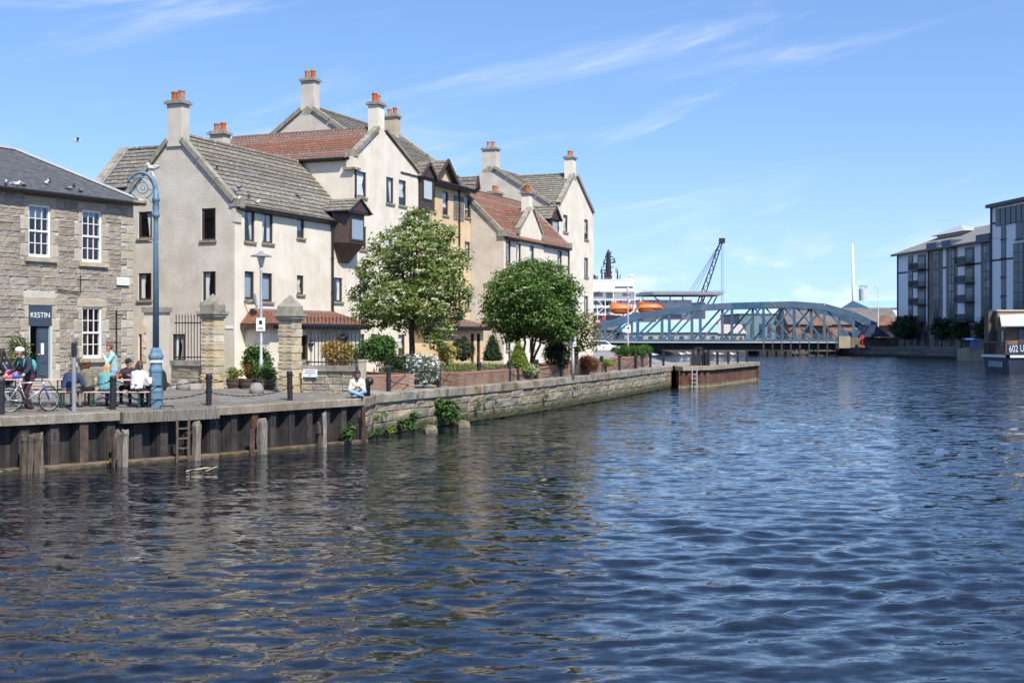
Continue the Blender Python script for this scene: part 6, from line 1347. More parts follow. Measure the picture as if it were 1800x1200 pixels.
def helmet(t, hc, fwd, rt):
    q = MB(); q.ball(hc + Vector((0, 0, .065)), (.115, .14, .095), 14, 8); q.build('helmet', WHITE, t, True)
    q = MB(); c = hc + fwd * .12 + Vector((0, 0, .06)); q.ball(c, (.09, .055, .02), 10, 6); q.build('helmet_peak', mat('pink_peak', (.5, .12, .14, 1), None, rough=.5), t, True)
    for k in (-.05, 0, .05): q = MB(); q.tube([hc + rt * k + fwd * (.11 - abs(k)) + Vector((0, 0, .115)), hc + rt * k + Vector((0, 0, .158 - abs(k) * .25)), hc + rt * k - fwd * .1 + Vector((0, 0, .125))], .012, 5); q.build('helmet_vent', BLACKIRON, t)
def cap(col):
    def f(t, hc, fwd, rt):
        q = MB(); q.ball(hc + Vector((0, 0, .06)), (.105, .11, .075), 12, 8); q.ball(hc + fwd * .12 + Vector((0, 0, .045)), (.08, .07, .012), 10, 6); q.build('cap', col, t, True)
    return f
def scarf_hat(col):
    def f(t, hc, fwd, rt):
        q = MB(); q.ball(hc + Vector((0, 0, .06)) - fwd * .01, (.125, .125, .085), 12, 8); q.lathe([(.17, 0), (.12, .02)], 14, hc + Vector((0, 0, .04))); q.build('hat', col, t, True)
        q = MB(); q.ball(hc + Vector((0, 0, -.09)), (.12, .12, .06), 12, 8); q.ball(hc - fwd * .06 + Vector((0, 0, -.01)), (.11, .08, .11), 12, 8); q.build('scarf', mat('rust_scarf', (.16, .045, .03, 1), None, rough=.9), t, True)
    return f
def straps(t, hc, shz, pel, up):
    q = MB()
    for s in (-1, 1): q.tube([shz + Vector((s * .1, -.13, -.2)), shz + Vector((s * .11, -.08, .06)), shz + Vector((s * .11, .1, .02)), shz + Vector((s * .13, .15, -.18))], .02, 6)
    q.ball(pel + up * .3 + Vector((0, -.2, 0)), (.15, .09, .2), 12, 8); q.build('backpack', mat('teal_pack', (.05, .32, .30, 1), None, rough=.7), t, True)
HB, HK, HG, HBL = (mat('hair_' + n, c, tuple(v * 1.5 for v in c[:3]) + (1,), 20, .6, .6, 60) for n, c in (('brown', (.06, .03, .016, 1)), ('black', (.012, .010, .009, 1)), ('ginger', (.14, .05, .02, 1)), ('blond', (.40, .27, .11, 1))))
def seat(px, Y, facing, label, **k):
    """someone on a bench: facing is the heading of the local forward axis, 0 = away from the camera"""
    p = gnd(px, Y); hz = .53
    kw = dict(hip=hz, lean=.25, feet={-1: (-.14, .42, .085), 1: (.14, .40, .085)}, hands={-1: (-.16, .42, .83), 1: (.16, .44, .83)}, elbow={-1: (-.6, -.3, -1), 1: (.6, -.3, -1)}, knees=(0, .6, 1)); kw.update(k)
    return person(label, (p.x, p.y, p.z), facing, **kw)
DK = cloth('black', (.014, .014, .016, 1)); NV = cloth('navy', (.022, .035, .085, 1)); DJ = cloth('dark_jeans', (.03, .035, .05, 1)); LB = cloth('light_jeans', (.22, .35, .50, 1)); KH = cloth('khaki_trousers', (.22, .18, .13, 1))
p = gnd(18, 36.3); person('person in black leather jacket with dark curly hair at far left', (p.x, p.y, p.z), math.radians(70), hip=.80, lean=.45, feet={-1: (-.12, .06, .085), 1: (.12, -.05, .085)}, hands={-1: (-.12, .46, .85), 1: (.12, .46, .83)}, top=mat('black_leather', (.012, .012, .013, 1), None, rough=.28), legs=DJ, hair=HK, hair_len=.16, headtilt=(0, .5))
p = gnd(51, 34.75); person('cyclist in white helmet and navy top holding the bicycle', (p.x, p.y, p.z), math.radians(150), hip=.90, lean=.30, hands={-1: (-.42, .50, 1.0), 1: (.32, .45, .98)}, top=cloth('cyclist_navy', (.017, .022, .04, 1)), legs=cloth('maroon_tights', (.06, .02, .025, 1)), hair=HB, hair_len=.03, headtilt=(.3, .8), hat=helmet, extra=straps)
seat(119, 35.35, math.radians(-12), 'seated person in navy jacket, back turned, beside the grey pole', top=NV, legs=KH, hair=cloth('grey_hair', (.3, .28, .26, 1)), lean=.55, hair_len=.0, headtilt=(0, .5))
seat(157, 36.0, math.radians(75), 'seated person in olive coat with rust headscarf facing left', top=cloth('olive', (.15, .14, .10, 1)), legs=DK, hair=None, hat=scarf_hat(cloth('hat_tan', (.2, .14, .1, 1))), hands={-1: (-.1, .35, .9), 1: (.12, .32, 1.02)}, lean=.15)
seat(184, 35.95, math.radians(-8), 'seated person in teal top with long blond hair', top=cloth('teal', (.10, .27, .26, 1)), legs=NV, hair=HBL, hair_len=.36, lean=.28, sc=.93)
p = gnd(200, 38.3); person('standing person in pale teal shirt with ginger hair behind the tables', (p.x, p.y, p.z), math.radians(115), hip=.92, lean=.12, hands={-1: (-.1, .3, 1.36), 1: (.25, .12, .95)}, top=cloth('pale_teal', (.28, .42, .42, 1)), legs=LB, hair=HG, hair_len=0, headtilt=(0, .4))
seat(229, 37.35, math.radians(178), 'seated person in dark cap facing the camera at the right table', top=cloth('plum', (.035, .02, .03, 1)), legs=DK, hair=HK, hat=cap(DK))
seat(240, 35.9, math.radians(-20), 'seated person in white lilac top with brown hair, back turned', top=cloth('lilac_white', (.68, .62, .70, 1)), legs=DK, hair=HB, hair_len=.08, lean=.25)
seat(287, 37.3, math.radians(95), 'seated person in black coat partly behind the blue lamp post', top=DK, legs=DK, hair=cloth('fair_hair', (.35, .25, .16, 1)), lean=.2)
p = on_quay(627, .32); person('person sitting cross legged on the quay edge in cream jacket and jeans', (p.x, p.y, zg(p.x, p.y) - .005), math.radians(195), hip=.125, lean=.32, feet={-1: (.16, .34, .07), 1: (-.14, .38, .10)}, knees={-1: (-1, .3, .45), 1: (1, .3, .45)}, hands={-1: (-.07, .34, .36), 1: (.1, .34, .36)}, top=cloth('cream', (.66, .56, .46, 1)), legs=LB, skin=SKIN_D, hair=HK, hair_len=.12, headtilt=(.1, .75), beard=True)
# small things on the tables and seats
def tumbler(label, px, Y, z, m, cat='glass'):
    x = (px - 900) * Y / F; q = MB(); q.lathe([(.03, 0), (.042, .15), (.038, .15), (.028, .01)], 12, (x, Y, z)); single('beer_glass', q, m, label, cat, (x, Y, z), 'drinks on the tables')
zt = zg((200 - 900) * 36.6 / F, 36.6) + .762
tumbler('orange drink on the right table behind the bollard', 206, 36.55, zt, mat('orange_drink', (.7, .14, .05, 1), None, rough=.2)); tumbler('pale drink near the blue lamp on the right table', 250, 36.6, zt, mat('pale_drink', (.6, .5, .3, 1), None, rough=.2))
x = (20 - 900) * 35.9 / F; z = zg(x, 35.9) + .762; q = MB(); q.ball((x, 35.9, z + .13), (.2, .11, .13), 12, 8); q.ball((x - .08, 35.86, z + .06), (.16, .1, .07), 10, 7); single('pink_bag', q, cloth('pink', (.72, .13, .2, 1)), 'bright pink bag on the left beer table', 'bag', (x, 35.9, z), smooth=True)
# birds
def gull(label, p, m=WHITE, flying=False, s=1.0, rz=0, name='seagull'):
    t = thing(name, label, 'bird', tuple(p), rz, None, off=(0, 0, 0)); q = MB(); q.ball((0, 0, .09 * s), (.16 * s, .07 * s, .07 * s), 10, 7); q.ball((-.14 * s, 0, .16 * s), (.05 * s, .045 * s, .048 * s), 8, 6); q.tube([(-.18 * s, 0, .155 * s), (-.24 * s, 0, .14 * s)], [.014 * s, .003], 5); q.tube([(.1 * s, 0, .09 * s), (.26 * s, 0, .08 * s)], [.04 * s, .012 * s], 6)
    if not flying:
        for k in (-.02, .02): q.tube([(0, k, -.01), (0, k, .04 * s)], .008, 5)
    q.build('body', m, t, True); q = MB()
    if flying:
        for sg in (-1, 1): q.add([(-.08 * s, sg * .05 * s, .12 * s), (.1 * s, sg * .05 * s, .12 * s), (.06 * s, sg * .35 * s, .26 * s), (-.1 * s, sg * .33 * s, .27 * s), (.16 * s, sg * .72 * s, .14 * s)], [(0, 1, 2, 3), (3, 2, 4)])
    else: q.ball((.05 * s, 0, .115 * s), (.16 * s, .075 * s, .045 * s), 8, 6)
    q.build('wings', mat('gull_grey', (.3, .31, .33, 1), None, rough=.7), t, not flying)
gull('white seagull flying above the slate roof', at(136, 250, 60), flying=True, s=.75, rz=.5)
PIG = mat('pigeon_grey', (.07, .075, .09, 1), (.16, .16, .18, 1), 8, .6)
def on_shop_roof(px, up):
    x = kx(px); e = .28; zE = 8.86 - e * 1.78 / 3.15 + .16; p = kp(x, -e + up); return Vector((p.x, p.y, zE + up * 1.78 / 3.15 + .03))
for i, (px, up, m, l) in enumerate(((5, .1, WHITE, 'white gull standing at the left end of the slate eaves'), (22, .1, WHITE, 'second white gull along the slate eaves'), (37, .12, PIG, 'dark pigeon on the slate eaves right of the gulls'), (88, .5, WHITE, 'white gull in the middle of the slate roof'), (100, .75, PIG, 'dark pigeon beside the middle gull on the slates'), (122, .3, PIG, 'lone pigeon low on the slate roof'), (140, .6, PIG, 'pigeon highest on the right part of the slates'), (139, .2, PIG, 'pigeon nearest the gutter at the right of the slates'))): gull(l, on_shop_roof(px, up), m, s=.9 if m is WHITE else .8, rz=random.uniform(0, 6), name='seagull' if m is WHITE else 'pigeon')
def on_h1(u, up): p = rp(u, -.1 + up); return Vector((p.x, p.y, 9.05 + up * 3.1 / 3.0 + .03))
for u, up, m, l in ((.25, .15, WHITE, 'gull on the kneeler stone of the nearest gable'), (.6, .5, PIG, 'pigeon beside the gull at the gable foot'), (1.3, .75, PIG, 'pigeon low on the grey tiles near the gable'), (1.5, .4, PIG, 'second pigeon low on the grey tiles'), (1.75, .15, WHITE, 'white gull just above the gutter of the grey roof'), (6.2, .9, PIG, 'pigeon near the right end of the grey tiled roof'), (.9, 1.6, PIG, 'pigeon halfway up the grey tiles by the skew')): gull(l, on_h1(u, up), m, s=.8, rz=random.uniform(0, 6), name='seagull' if m is WHITE else 'pigeon')
for i, (px, Y) in enumerate(((1150, 215), (1199, 222), (1211, 230), (1259, 222), (1265, 224), (1288, 221))): gull(f'{ORD[i]} white swan from the left on the water before the bridge', at(px, 590 + 3.57 * F / Y - .5, Y), WHITE, s=3.0, name='swan', rz=.2)
# floating sticks
a = at(352, 829, 33.0); a.z = .03; q = MB()
for d0, d1, r in (((-.35, -.1), (.1, .35), .018), ((-.32, 0), (.2, .28), .016), ((-.2, .1), (.05, .2), .014), ((.15, -.05), (.32, .5), .02), ((-.36, .02), (-.1, -.12), .015)): q.tube([(a.x + d0[0], a.y + d0[1], .01), (a.x + d1[0], a.y + d1[1], .07)], r, 5)
single('floating_branch', q, mat('driftwood', (.32, .27, .17, 1), (.4, .35, .24, 1), 5, .9), 'pale dead branch floating below the ladder', 'branch', (a.x, a.y, 0))
# white plates at the gateway
q = MB(); pz = at(415, 575, 51.9); boxL(q, gable(0), .05, .45, 0.01, .03, pz.z - .06, pz.z + .06)
o = q.build('name_plate', WHITE, bpy.data.objects['harled_house'])
# ------------------------------------------------------------------ swing bridge
def bridge():
    Ya, Yb = 236.0, 224.0
    def Yx(px): return Ya + (Yb - Ya) * (px - 1055) / 490
    t = thing('swing_bridge', 'blue steel bowstring truss bridge across the river', 'bridge', tuple(at(1300, 603, Yx(1300))))
    dirv = (at(1545, 603, Yb) - at(1055, 603, Ya)); dirv.z = 0; dirv.normalize(); back = Vector((-dirv.y, dirv.x, 0))
    xs = [1064, 1121, 1176.5, 1231, 1286.5, 1342, 1396, 1449, 1500]; tops = [573, 556, 547, 540.5, 537.5, 536, 535, 539, 553]
    zd = at(1300, 602, Yx(1300)).z
    def truss(off, name):
        B = [at(x, 600, Yx(x)) for x in xs]; T = [at(x, y, Yx(x)) for x, y in zip(xs, tops)]
        for b in B: b.z = zd + .25
        sh = back * off - dirv * (off * .29); B = [b + sh for b in B]; T = [b + sh for b in T]; e0 = at(1040, 583, Yx(1040)) + sh; e1 = at(1540, 573, Yx(1540)) + sh
        ch = [e0] + T + [e1]
        for a, b in zip(ch[:-1], ch[1:]): q = MB(); q.bar(a, b, .7, 1.15); q.build('top_chord', BRIDGE, t)
        for a, b in zip(B[:-1], B[1:]): q = MB(); q.bar(a, b, .5, .7); q.build('bottom_chord', BRIDGE, t)
        q = MB(); q.bar(B[0], B[0] - dirv * 4, .5, .7); q.build('bottom_chord', BRIDGE, t)
        for a, b in zip(B, T): q = MB(); q.bar(a, b, .55, .5, dirv); q.build('vertical', BRIDGE, t)
        n = len(B)
        for i in range(n - 1):
            if i < 6: q = MB(); q.bar(B[i], T[i + 1], .3, .62, back); q.build('diagonal', BRIDGE, t)
            if i >= 5: q = MB(); q.bar(B[i + 1] + back * .31, T[i] + back * .31, .28, .62, back); q.build('diagonal', BRIDGE, t)
            if i == 6: q = MB(); q.bar(B[i], T[i + 1], .3, .62, back); q.build('diagonal', BRIDGE, t)
        q = MB(); q.prism([B[-1], B[-1] + dirv * 3.6, e1 + Vector((0, 0, -.2)), e1 + dirv * -1.2 + Vector((0, 0, -1.3)), T[-1] + Vector((0, 0, -2.5))], back * .25); q.build('end_plate', BRIDGE, t)
        return T
    T1 = truss(0, 'a'); T2 = truss(8.0, 'b')
    for a, b in list(zip(T1, T2))[3:8]:
        q = MB(); q.bar(a, b, .35, .4); q.build('cross_brace', BRIDGE, t)
    for (a, b), (c, d) in zip(list(zip(T1, T2))[3:7], list(zip(T1, T2))[4:8]):
        q = MB(); q.bar(a, d, .2, .2); q.build('cross_brace', BRIDGE, t); q = MB(); q.bar(b, c, .2, .2); q.build('cross_brace', BRIDGE, t)
    a = at(1010, 600, Yx(1010)); b = at(1475, 600, Yx(1475)); a.z = b.z = zd
    q = MB(); q.prism([a, b, b + back * 8.6, a + back * 8.6], (0, 0, .2)); q.build('deck', mat('deck_planks', (.13, .12, .11, 1), (.2, .19, .17, 1), .6, .9), t)
    q = MB(); q.bar(a - back * .9 + Vector((0, 0, .05)), b - back * .9 + Vector((0, 0, .05)), 1.6, .16); q.build('footway', mat('pale_footway', (.55, .53, .5, 1), (.62, .6, .57, 1), .8, .85), t)
    q = MB(); q.prism([a + Vector((0, 0, -1.35)) - back * .1, b + Vector((0, 0, -1.35)) - back * .1, b + back * 8.4 + Vector((0, 0, -1.35)), a + back * 8.4 + Vector((0, 0, -1.35))], (0, 0, 1.3)); q.build('girder', mat('dark_girder', (.018, .02, .024, 1), (.03, .032, .036, 1), .6, .7), t)
    # footway railing
    n = 46
    for i in range(n):
        p = a.lerp(b, (i + .5) / n) - back * 1.6; q = MB(); q.bar(p + Vector((0, 0, .1)), p + Vector((0, 0, 1.25)), .09, .09); q.build('railing_post', BRIDGE, t)
    for z in (.5, .85, 1.22): q = MB(); q.bar(a - back * 1.6 + Vector((0, 0, z)), b - back * 1.6 + Vector((0, 0, z)), .06, .07); q.build('handrail', BRIDGE, t)
    # timber fendering below the right half
    for i in range(9):
        p = at(1342 + i * 16, 610, Yx(1342 + i * 16) - 2.5); q = MB(); q.box(p.x - .12, p.x + .12, p.y - .12, p.y + .12, -.8, zd + .1); q.build('fender_pile', mat('wet_fender', (.03, .025, .02, 1), (.07, .06, .05, 1), 2, .9), t)
    c = at(1330, 603, Yx(1330)); d = at(1390, 603, Yx(1390)); q = MB(); q.prism([(c.x, c.y - 1.5, -1), (d.x, d.y - 1.5, -1), (d.x, d.y + 9, -1), (c.x, c.y + 9, -1)], (0, 0, 1.75)); q.build('pivot_pier', mat('dark_pier', (.03, .028, .026, 1), (.06, .055, .05, 1), 1, .9), t)
    c = at(1392, 603, Yx(1392)); d = at(1468, 603, Yx(1468)); q = MB(); q.prism([(c.x, c.y - 2.2, -1), (d.x, d.y - 2.2, -1), (d.x, d.y + 9, -1), (c.x, c.y + 9, -1)], (0, 0, 1.15)); q.box(c.x, d.x, c.y - 2.6, c.y - 1.6, .75, 1.05); q.build('timber_jetty', mat('grey_timber_jetty', (.08, .07, .06, 1), (.15, .135, .12, 1), 1, .9), t)
    # end plate of the back truss, its shadow painted in as darker blue
    q = MB(); c = at(1520, 592, 221); w = 40 * 221 / F * 1.15
    prof = [(0, 0), (.28, 1.0), (.46, 1.0), (1.05, 0)]; H = 21 * 221 / F
    q.prism([(c.x + w * x - .2, c.y, c.z + H * y) for x, y in prof], (0, 7, 0)); q.build('tail_end_plate', mat('shaded_bridge_blue', (.02, .035, .075, 1), (.03, .05, .095, 1), .4, .6), t)
bridge()
# abutment wall at the right end
q = MB(); a = at(1478, 606, 221); b = at(1585, 606, 224)
t = thing('abutment_wall', 'brown brick parapet wall at the right end of the bridge', 'wall', (a.x, a.y, 1.6))
q.prism([(a.x, a.y, 1.5), (b.x, b.y, 1.5), (b.x, b.y + .5, 1.5), (a.x, a.y + .5, 1.5)], (0, 0, 1.75)); q.build('parapet', mat('far_brown_brick', (.11, .085, .06, 1), (.19, .15, .11, 1), .8, .95, .5, 3), t)
q = MB(); q.box(a.x - .4, a.x + 1.6, a.y - .3, a.y + .6, 1.4, 3.5); q.build('end_pier', mat('tan_stone_far', (.30, .25, .17, 1), (.38, .32, .23, 1), .8, .9), t)
q = MB(); c = at(1516, 594, 220.5); q.lathe([(.36, -.04), (.36, .04)], 14); q.v = [(x + c.x, z * 1 + c.y, y + c.z + .2) for x, y, z in q.v]; q.box(c.x - .06, c.x + .06, c.y, c.y + .1, 1.6, c.z); o = single('lifebuoy_stand', q, mat('lifebuoy_red', (.55, .03, .03, 1), None, rough=.5), 'red lifebuoy on a post at the bridge abutment', 'lifebuoy', (c.x, c.y, 1.6))
# ------------------------------------------------------------------ buildings beyond the bridge
def far_block(name, label, px0, px1, pt, Y, dep, wm, rm, rise=0, cat='building', rows=0, cols=0, wmat=None, base=1.5, group=None):
    a, b = at(px0, pt, Y), at(px1, pt, Y); t = thing(name, label, cat, ((a.x + b.x) / 2, Y, base), 0, group); h = a.z
    q = MB(); q.box(a.x, b.x, Y, Y + dep, base, h); q.build('wall', wm, t)
    if rise:
        q = MB(); e = .5; q.add([(a.x - e, Y - e, h), (b.x + e, Y - e, h), (b.x + e, Y + dep + e, h), (a.x - e, Y + dep + e, h), (a.x - e + rise * .0, Y + dep / 2, h + rise), (b.x + e, Y + dep / 2, h + rise)], [(0, 1, 5, 4), (2, 3, 4, 5), (1, 2, 5), (3, 0, 4)]); q.build('roof', rm, t)
    else: q = MB(); q.box(a.x - .2, b.x + .2, Y - .2, Y + dep + .2, h + .002, h + .35); q.build('roof', rm, t)
    W_ = b.x - a.x; H_ = h - base
    for i in range(cols):
        for j in range(rows):
            x = a.x + W_ * (i + .5) / cols; z = base + H_ * (j + .35) / rows; ww = W_ / cols * .22; hh = H_ / rows * .26
            q = MB(); q.box(x - ww, x + ww, Y - .06, Y - .004, z - hh * .6, z + hh * 1.3); w = q.build('window', wmat or BROWN, t); q = MB(); q.box(x - ww * .85, x + ww * .85, Y - .068, Y - .062, z - hh * .5, z + hh * 1.2); q.build('pane', mat('far_pane', (.05, .06, .07, 1), None, rough=.15), w)
    return t
FB = mat('far_red_brick', (.24, .12, .08, 1), (.31, .17, .115, 1), 1.5, .95); FS = mat('far_slate', (.11, .10, .095, 1), (.16, .15, .14, 1), .6, .85); TQ = mat('turquoise_roof', (.28, .46, .47, 1), (.35, .53, .54, 1), .3, .5); FW = mat('far_white', (.66, .66, .64, 1), (.74, .74, .72, 1), .3, .7); FT = mat('far_tan', (.48, .38, .28, 1), (.55, .45, .34, 1), .6, .9)
far_block('quay_shed', 'long pale shed with turquoise roof seen through the bridge truss', 1098, 1262, 584, 285, 16, mat('shed_wall', (.36, .35, .33, 1), (.46, .45, .43, 1), .3, .8), TQ, 2.4, rows=1, cols=9)
far_block('brick_house', 'small tan gabled building behind the middle of the truss', 1262, 1308, 586, 292, 12, FT, mat('far_tan_roof', (.40, .36, .33, 1)), 2.2, rows=1, cols=4)
far_block('glass_hall', 'large teal hall behind the bridge crown', 1300, 1420, 553, 330, 30, mat('teal_cladding', (.10, .17, .18, 1), (.14, .21, .22, 1), .2, .5), FS, rows=1, cols=8)
far_block('brick_warehouse', 'red brick warehouse with dark slate roof right of the bridge', 1388, 1580, 570, 262, 14, FB, FS, 3.6, rows=1, cols=12)
t = bpy.data.objects['brick_warehouse']
for px in (1560, 1440):
    a = at(px, 572, 261.2); q = MB(); q.prism([(a.x - 2.6, 260.8, a.z), (a.x + 2.6, 260.8, a.z), (a.x, 260.8, a.z + 2.2)], (0, 5, 0)); q.build('gablet', FB, t); q = MB(); q.box(a.x - 1.6, a.x + 1.6, 260.7, 260.79, 1.7, 4.2); q.build('arch_door', mat('dark_arch', (.03, .028, .03, 1)), t)
far_block('turquoise_shed', 'pale turquoise roofed shed behind the warehouse roof', 1530, 1600, 541, 420, 40, FW, TQ, 3.0)
far_block('office_block', 'small pale terrace low behind the left end of the bridge', 1040, 1100, 580, 300, 12, mat('far_rust_wall', (.30, .16, .12, 1), (.38, .22, .17, 1), .4, .9), FS, 1.2, rows=2, cols=7)
a = at(1517.5, 545, 520); q = MB(); W_ = 15 * 520 / F; Ht = at(1517, 508, 520).z
t = thing('grain_silo', 'pale cylindrical silo tower beyond the warehouse', 'silo', (a.x, 520, 1.6)); q.lathe([(W_ / 2, 0), (W_ / 2, Ht - 1.6)], 20, (a.x, 520, 1.6)); q.build('drum', mat('silo_grey', (.48, .49, .49, 1), (.58, .59, .58, 1), .1, .7), t, False)
q = MB(); q.tube([(a.x + W_ * .45 * math.cos(x), 520 + W_ * .45 * math.sin(x), Ht + 1.3) for x in np.linspace(0, 6.283, 17)], .12, 4); 
for x in np.linspace(0, 6.283, 9)[:-1]: q.tube([(a.x + W_ * .45 * math.cos(x), 520 + W_ * .45 * math.sin(x), Ht), (a.x + W_ * .45 * math.cos(x), 520 + W_ * .45 * math.sin(x), Ht + 1.3)], .1, 4)
q.build('guard_rail', GREYMETAL, t)
a = at(1500, 548, 480); b = at(1498.5, 429, 480); t = thing('white_mast', 'tall slightly tilted white mast rising above the warehouse', 'mast', (a.x, a.y, 1.6)); q = MB(); q.tube([(a.x + .4, a.y, 1.6), b], [.85, .38], 10); q.build('pole', FW, t, True)
q = MB(); c = at(1499, 452, 480); q.bar(c - Vector((.9, 0, 0)), c + Vector((.9, 0, 0)), .15, .15); q.build('spreader', FW, t)
a = at(1544, 590, 235); t = thing('street_lamp', 'slim white street lamp in front of the warehouse', 'street lamp', (a.x, a.y, 1.6)); q = MB(); q.tube([(a.x, a.y, 1.6), at(1543.5, 506, 235)], [.11, .07], 8); q.build('column', FW, t); q = MB(); c = at(1543.5, 506, 235); q.box(c.x - .5, c.x + .5, c.y - .2, c.y + .2, c.z, c.z + .18); q.build('lamp_head', FW, t)
def car(label, px, Y, m, z0=1.6, rz=0):
    p = at(px, 600, Y); t = thing('parked_car', label, 'car', (p.x, Y, z0), rz, 'cars by the bridge', off=(0, 0, 0)); q = MB()
    q.prism([(-2.1, -.85, .35), (2.1, -.85, .35), (2.15, -.85, .75), (1.2, -.85, .9), (-2.1, -.85, .92)], (0, 1.7, 0)); q.prism([(-1.95, -.78, .9), (1.15, -.78, .9), (.45, -.7, 1.45), (-1.6, -.7, 1.45)], (0, 1.5, 0)); q.build('body', m, t)
    for x in (-1.35, 1.35):
        for y in (-.85, .72):
            q = MB(); q.lathe([(.32, 0), (.32, .16)], 14); q.v = [(a + x, c + y, b + .32) for a, b, c in q.v]; q.build('wheel', BLACKIRON, t)
    q = MB(); q.prism([(-1.5, -.79, .98), (.9, -.79, .98), (.4, -.72, 1.38), (-1.45, -.72, 1.38)], (0, .006, 0)); q.build('side_window', mat('far_pane', (.05, .06, .07, 1)), t)
car('white car beyond the cream house below the bridge', 1058, 150, WHITE, 1.55)
# ------------------------------------------------------------------ ship
def ship():
    Y = 345.0; s = Y / F; A = lambda px, py, d=0: at(px, py, Y + d)
    t = thing('offshore_ship', 'white offshore ship with black mast, helideck and red hull band behind the bridge', 'ship', (A(1130, 600).x, Y, 0))
    SW = mat('ship_white', (.70, .71, .71, 1), (.78, .78, .77, 1), .15, .6, spots=((.55, .48, .42, 1), .4, .66, .75)); SR = mat('ship_red', (.42, .03, .035, 1), (.5, .05, .05, 1), .2, .6); SK = mat('ship_black', (.016, .017, .02, 1), None, rough=.6); SG = mat('ship_grey', (.24, .25, .26, 1), (.3, .31, .32, 1), .3, .7); WN = mat('far_pane', (.05, .06, .07, 1))
    def blk(nm, x0, x1, y0, y1, d0, d1, m):
        a, b = A(x0, y1), A(x1, y0); q = MB(); q.box(a.x, b.x, Y + d0, Y + d1, a.z, b.z); return q.build(nm, m, t)
    h = blk('hull', 1000, 1262, 567, 603, -1, 16, SR); blk('upper_hull', 1000, 1216, 527, 566.6, 0, 15, SW)
    for k in range(3): blk('hull_stripe', 1000, 1100, 572 + k * 9, 576 + k * 9, -1.06, -1.004, SW)
    for x0, x1, y0, y1 in ((1000, 1118, 512, 526.7), (1020, 1116, 501, 511.6), (1040, 1114, 491, 500.7)): blk('deckhouse', x0, x1, y0, y1, 1.5, 14, SW)
    for y, x1 in ((526, 1122), (511.5, 1120), (553, 1080), (540, 1078)): blk('deck_edge', 1000, x1, y, y + 1.3, -.9, 1.4, SW)
    for i in range(11):                                             # bridge windows
        blk('bridge_window', 1082 + i * 2.9, 1084.3 + i * 2.9, 502.5, 507, 1.42, 1.49, WN)
    for px, py in ((1050, 531), (1089, 530), (1092, 530), (1101, 530), (1116, 530), (1119, 530), (1126, 530), (1129, 530), (1143, 529), (1149, 529), (1171, 530), (1187, 530), (1171, 543), (1187, 543), (1200, 530), (1052, 516), (1080, 515)): blk('porthole', px - .8, px + .8, py - 1.6, py + 1.6, -.08 if py > 526 else 1.42, -.005 if py > 526 else 1.49, WN)
    for px in (1062, 1068, 1066): blk('doorway', px - 2.5, px + 1.5, 528, 537, -.07, -.004, SK)
    for k, z in enumerate((497.5, 516, 533)):                       # rails
        q = MB(); y0 = A(1042, z - 5).z; x0, x1 = A(1030, z).x, A(1112, z).x
        for j in range(2): q.bar((x0, Y + (-.9 if k else 1.4), y0 + j * .55), (x1, Y + (-.9 if k else 1.4), y0 + j * .55), .06, .06)
        for j in range(14): q.bar((x0 + (x1 - x0) * j / 13, Y + (-.9 if k else 1.4), y0 - .5), (x0 + (x1 - x0) * j / 13, Y + (-.9 if k else 1.4), y0 + .55), .05, .05)
        q.build('deck_rail', SW, t)
    # mast
    q = MB(); b0, b1 = A(1069.5, 492, 6), A(1069.5, 445, 6); q.prism([(b0.x - 1.2, b0.y - .6, b0.z), (b0.x + 1.1, b0.y - .6, b0.z), (b0.x + 1.1, b0.y + .6, b0.z), (b0.x - 1.2, b0.y + .6, b0.z)], (0, 0, (b1.z - b0.z) * .3)); q.tube([b0, A(1069.5, 470, 6), b1, A(1069.3, 438, 6)], [.85, .8, .55, .08], 8)
    for x0, x1, y in ((1062, 1070, 464), (1069, 1082, 462), (1064, 1076, 451), (1060, 1072, 475)): q.bar(A(x0, y, 6), A(x1, y - (1 if x1 > 1080 else 0), 6), .35, .35)
    for x, y0, y1 in ((1062, 465, 456), (1080, 462, 453), (1058, 492, 468), (1085.5, 492, 473), (1066, 452, 446)): q.tube([A(x, y0, 6), A(x, y1, 6)], [.3, .1], 6)
    for x0, x1, y in ((1063, 1078, 457), (1065, 1075, 446), (1061, 1079, 469), (1059, 1081, 480)): q.bar(A(x0, y, 6), A(x1, y, 6), .16, .16)
    for x, y0, y1 in ((1064, 457, 450), (1077.5, 457, 451), (1061, 469, 461), (1074, 446, 441), (1083, 480, 470), (1056, 480, 474), (1090, 500, 482), (1050, 500, 484)): q.tube([A(x, y0, 6), A(x, y1, 6)], .12, 5)
    q.build('mast', SK, t)
    SD = mat('ship_painted_shade', (.20, .21, .23, 1), (.26, .27, .29, 1), .3, .8)
    for x0, x1, y0, y1, d in ((1044, 1060, 513.5, 521, 1.44), (1066, 1078, 514, 524, 1.44), (1095, 1108, 515, 520, 1.44), (1044, 1074, 528.5, 536, -.06), (1044, 1070, 541.5, 550, -.06), (1044, 1092, 554, 563, -.06), (1100, 1130, 556, 563, -.06), (1165, 1198, 552, 560, -.06)): blk('deck_shade_panel', x0, x1, y0, y1, d, d + .05, SD)  # flat grey panels, shade of the decks put into their colour
    for x0, y0, x1, y1 in ((1048, 553, 1062, 540), (1062, 540, 1050, 527), (1100, 555, 1116, 540), (1117, 540, 1106, 556), (1052, 511, 1062, 501)): q = MB(); q.bar(A(x0, y0, -1.2), A(x1, y1, -1.2), .5, .16); q.build('stair', SW, t)
    for px, y0, y1 in ((1064, 527, 566), (1082, 527, 540), (1116, 512, 560), (1130, 522, 560), (1050, 541, 566), (1078, 502, 526)): q = MB(); q.tube([A(px, y1, -.9), A(px, y0, -.9)], .14, 6); q.build('stanchion', SW, t)
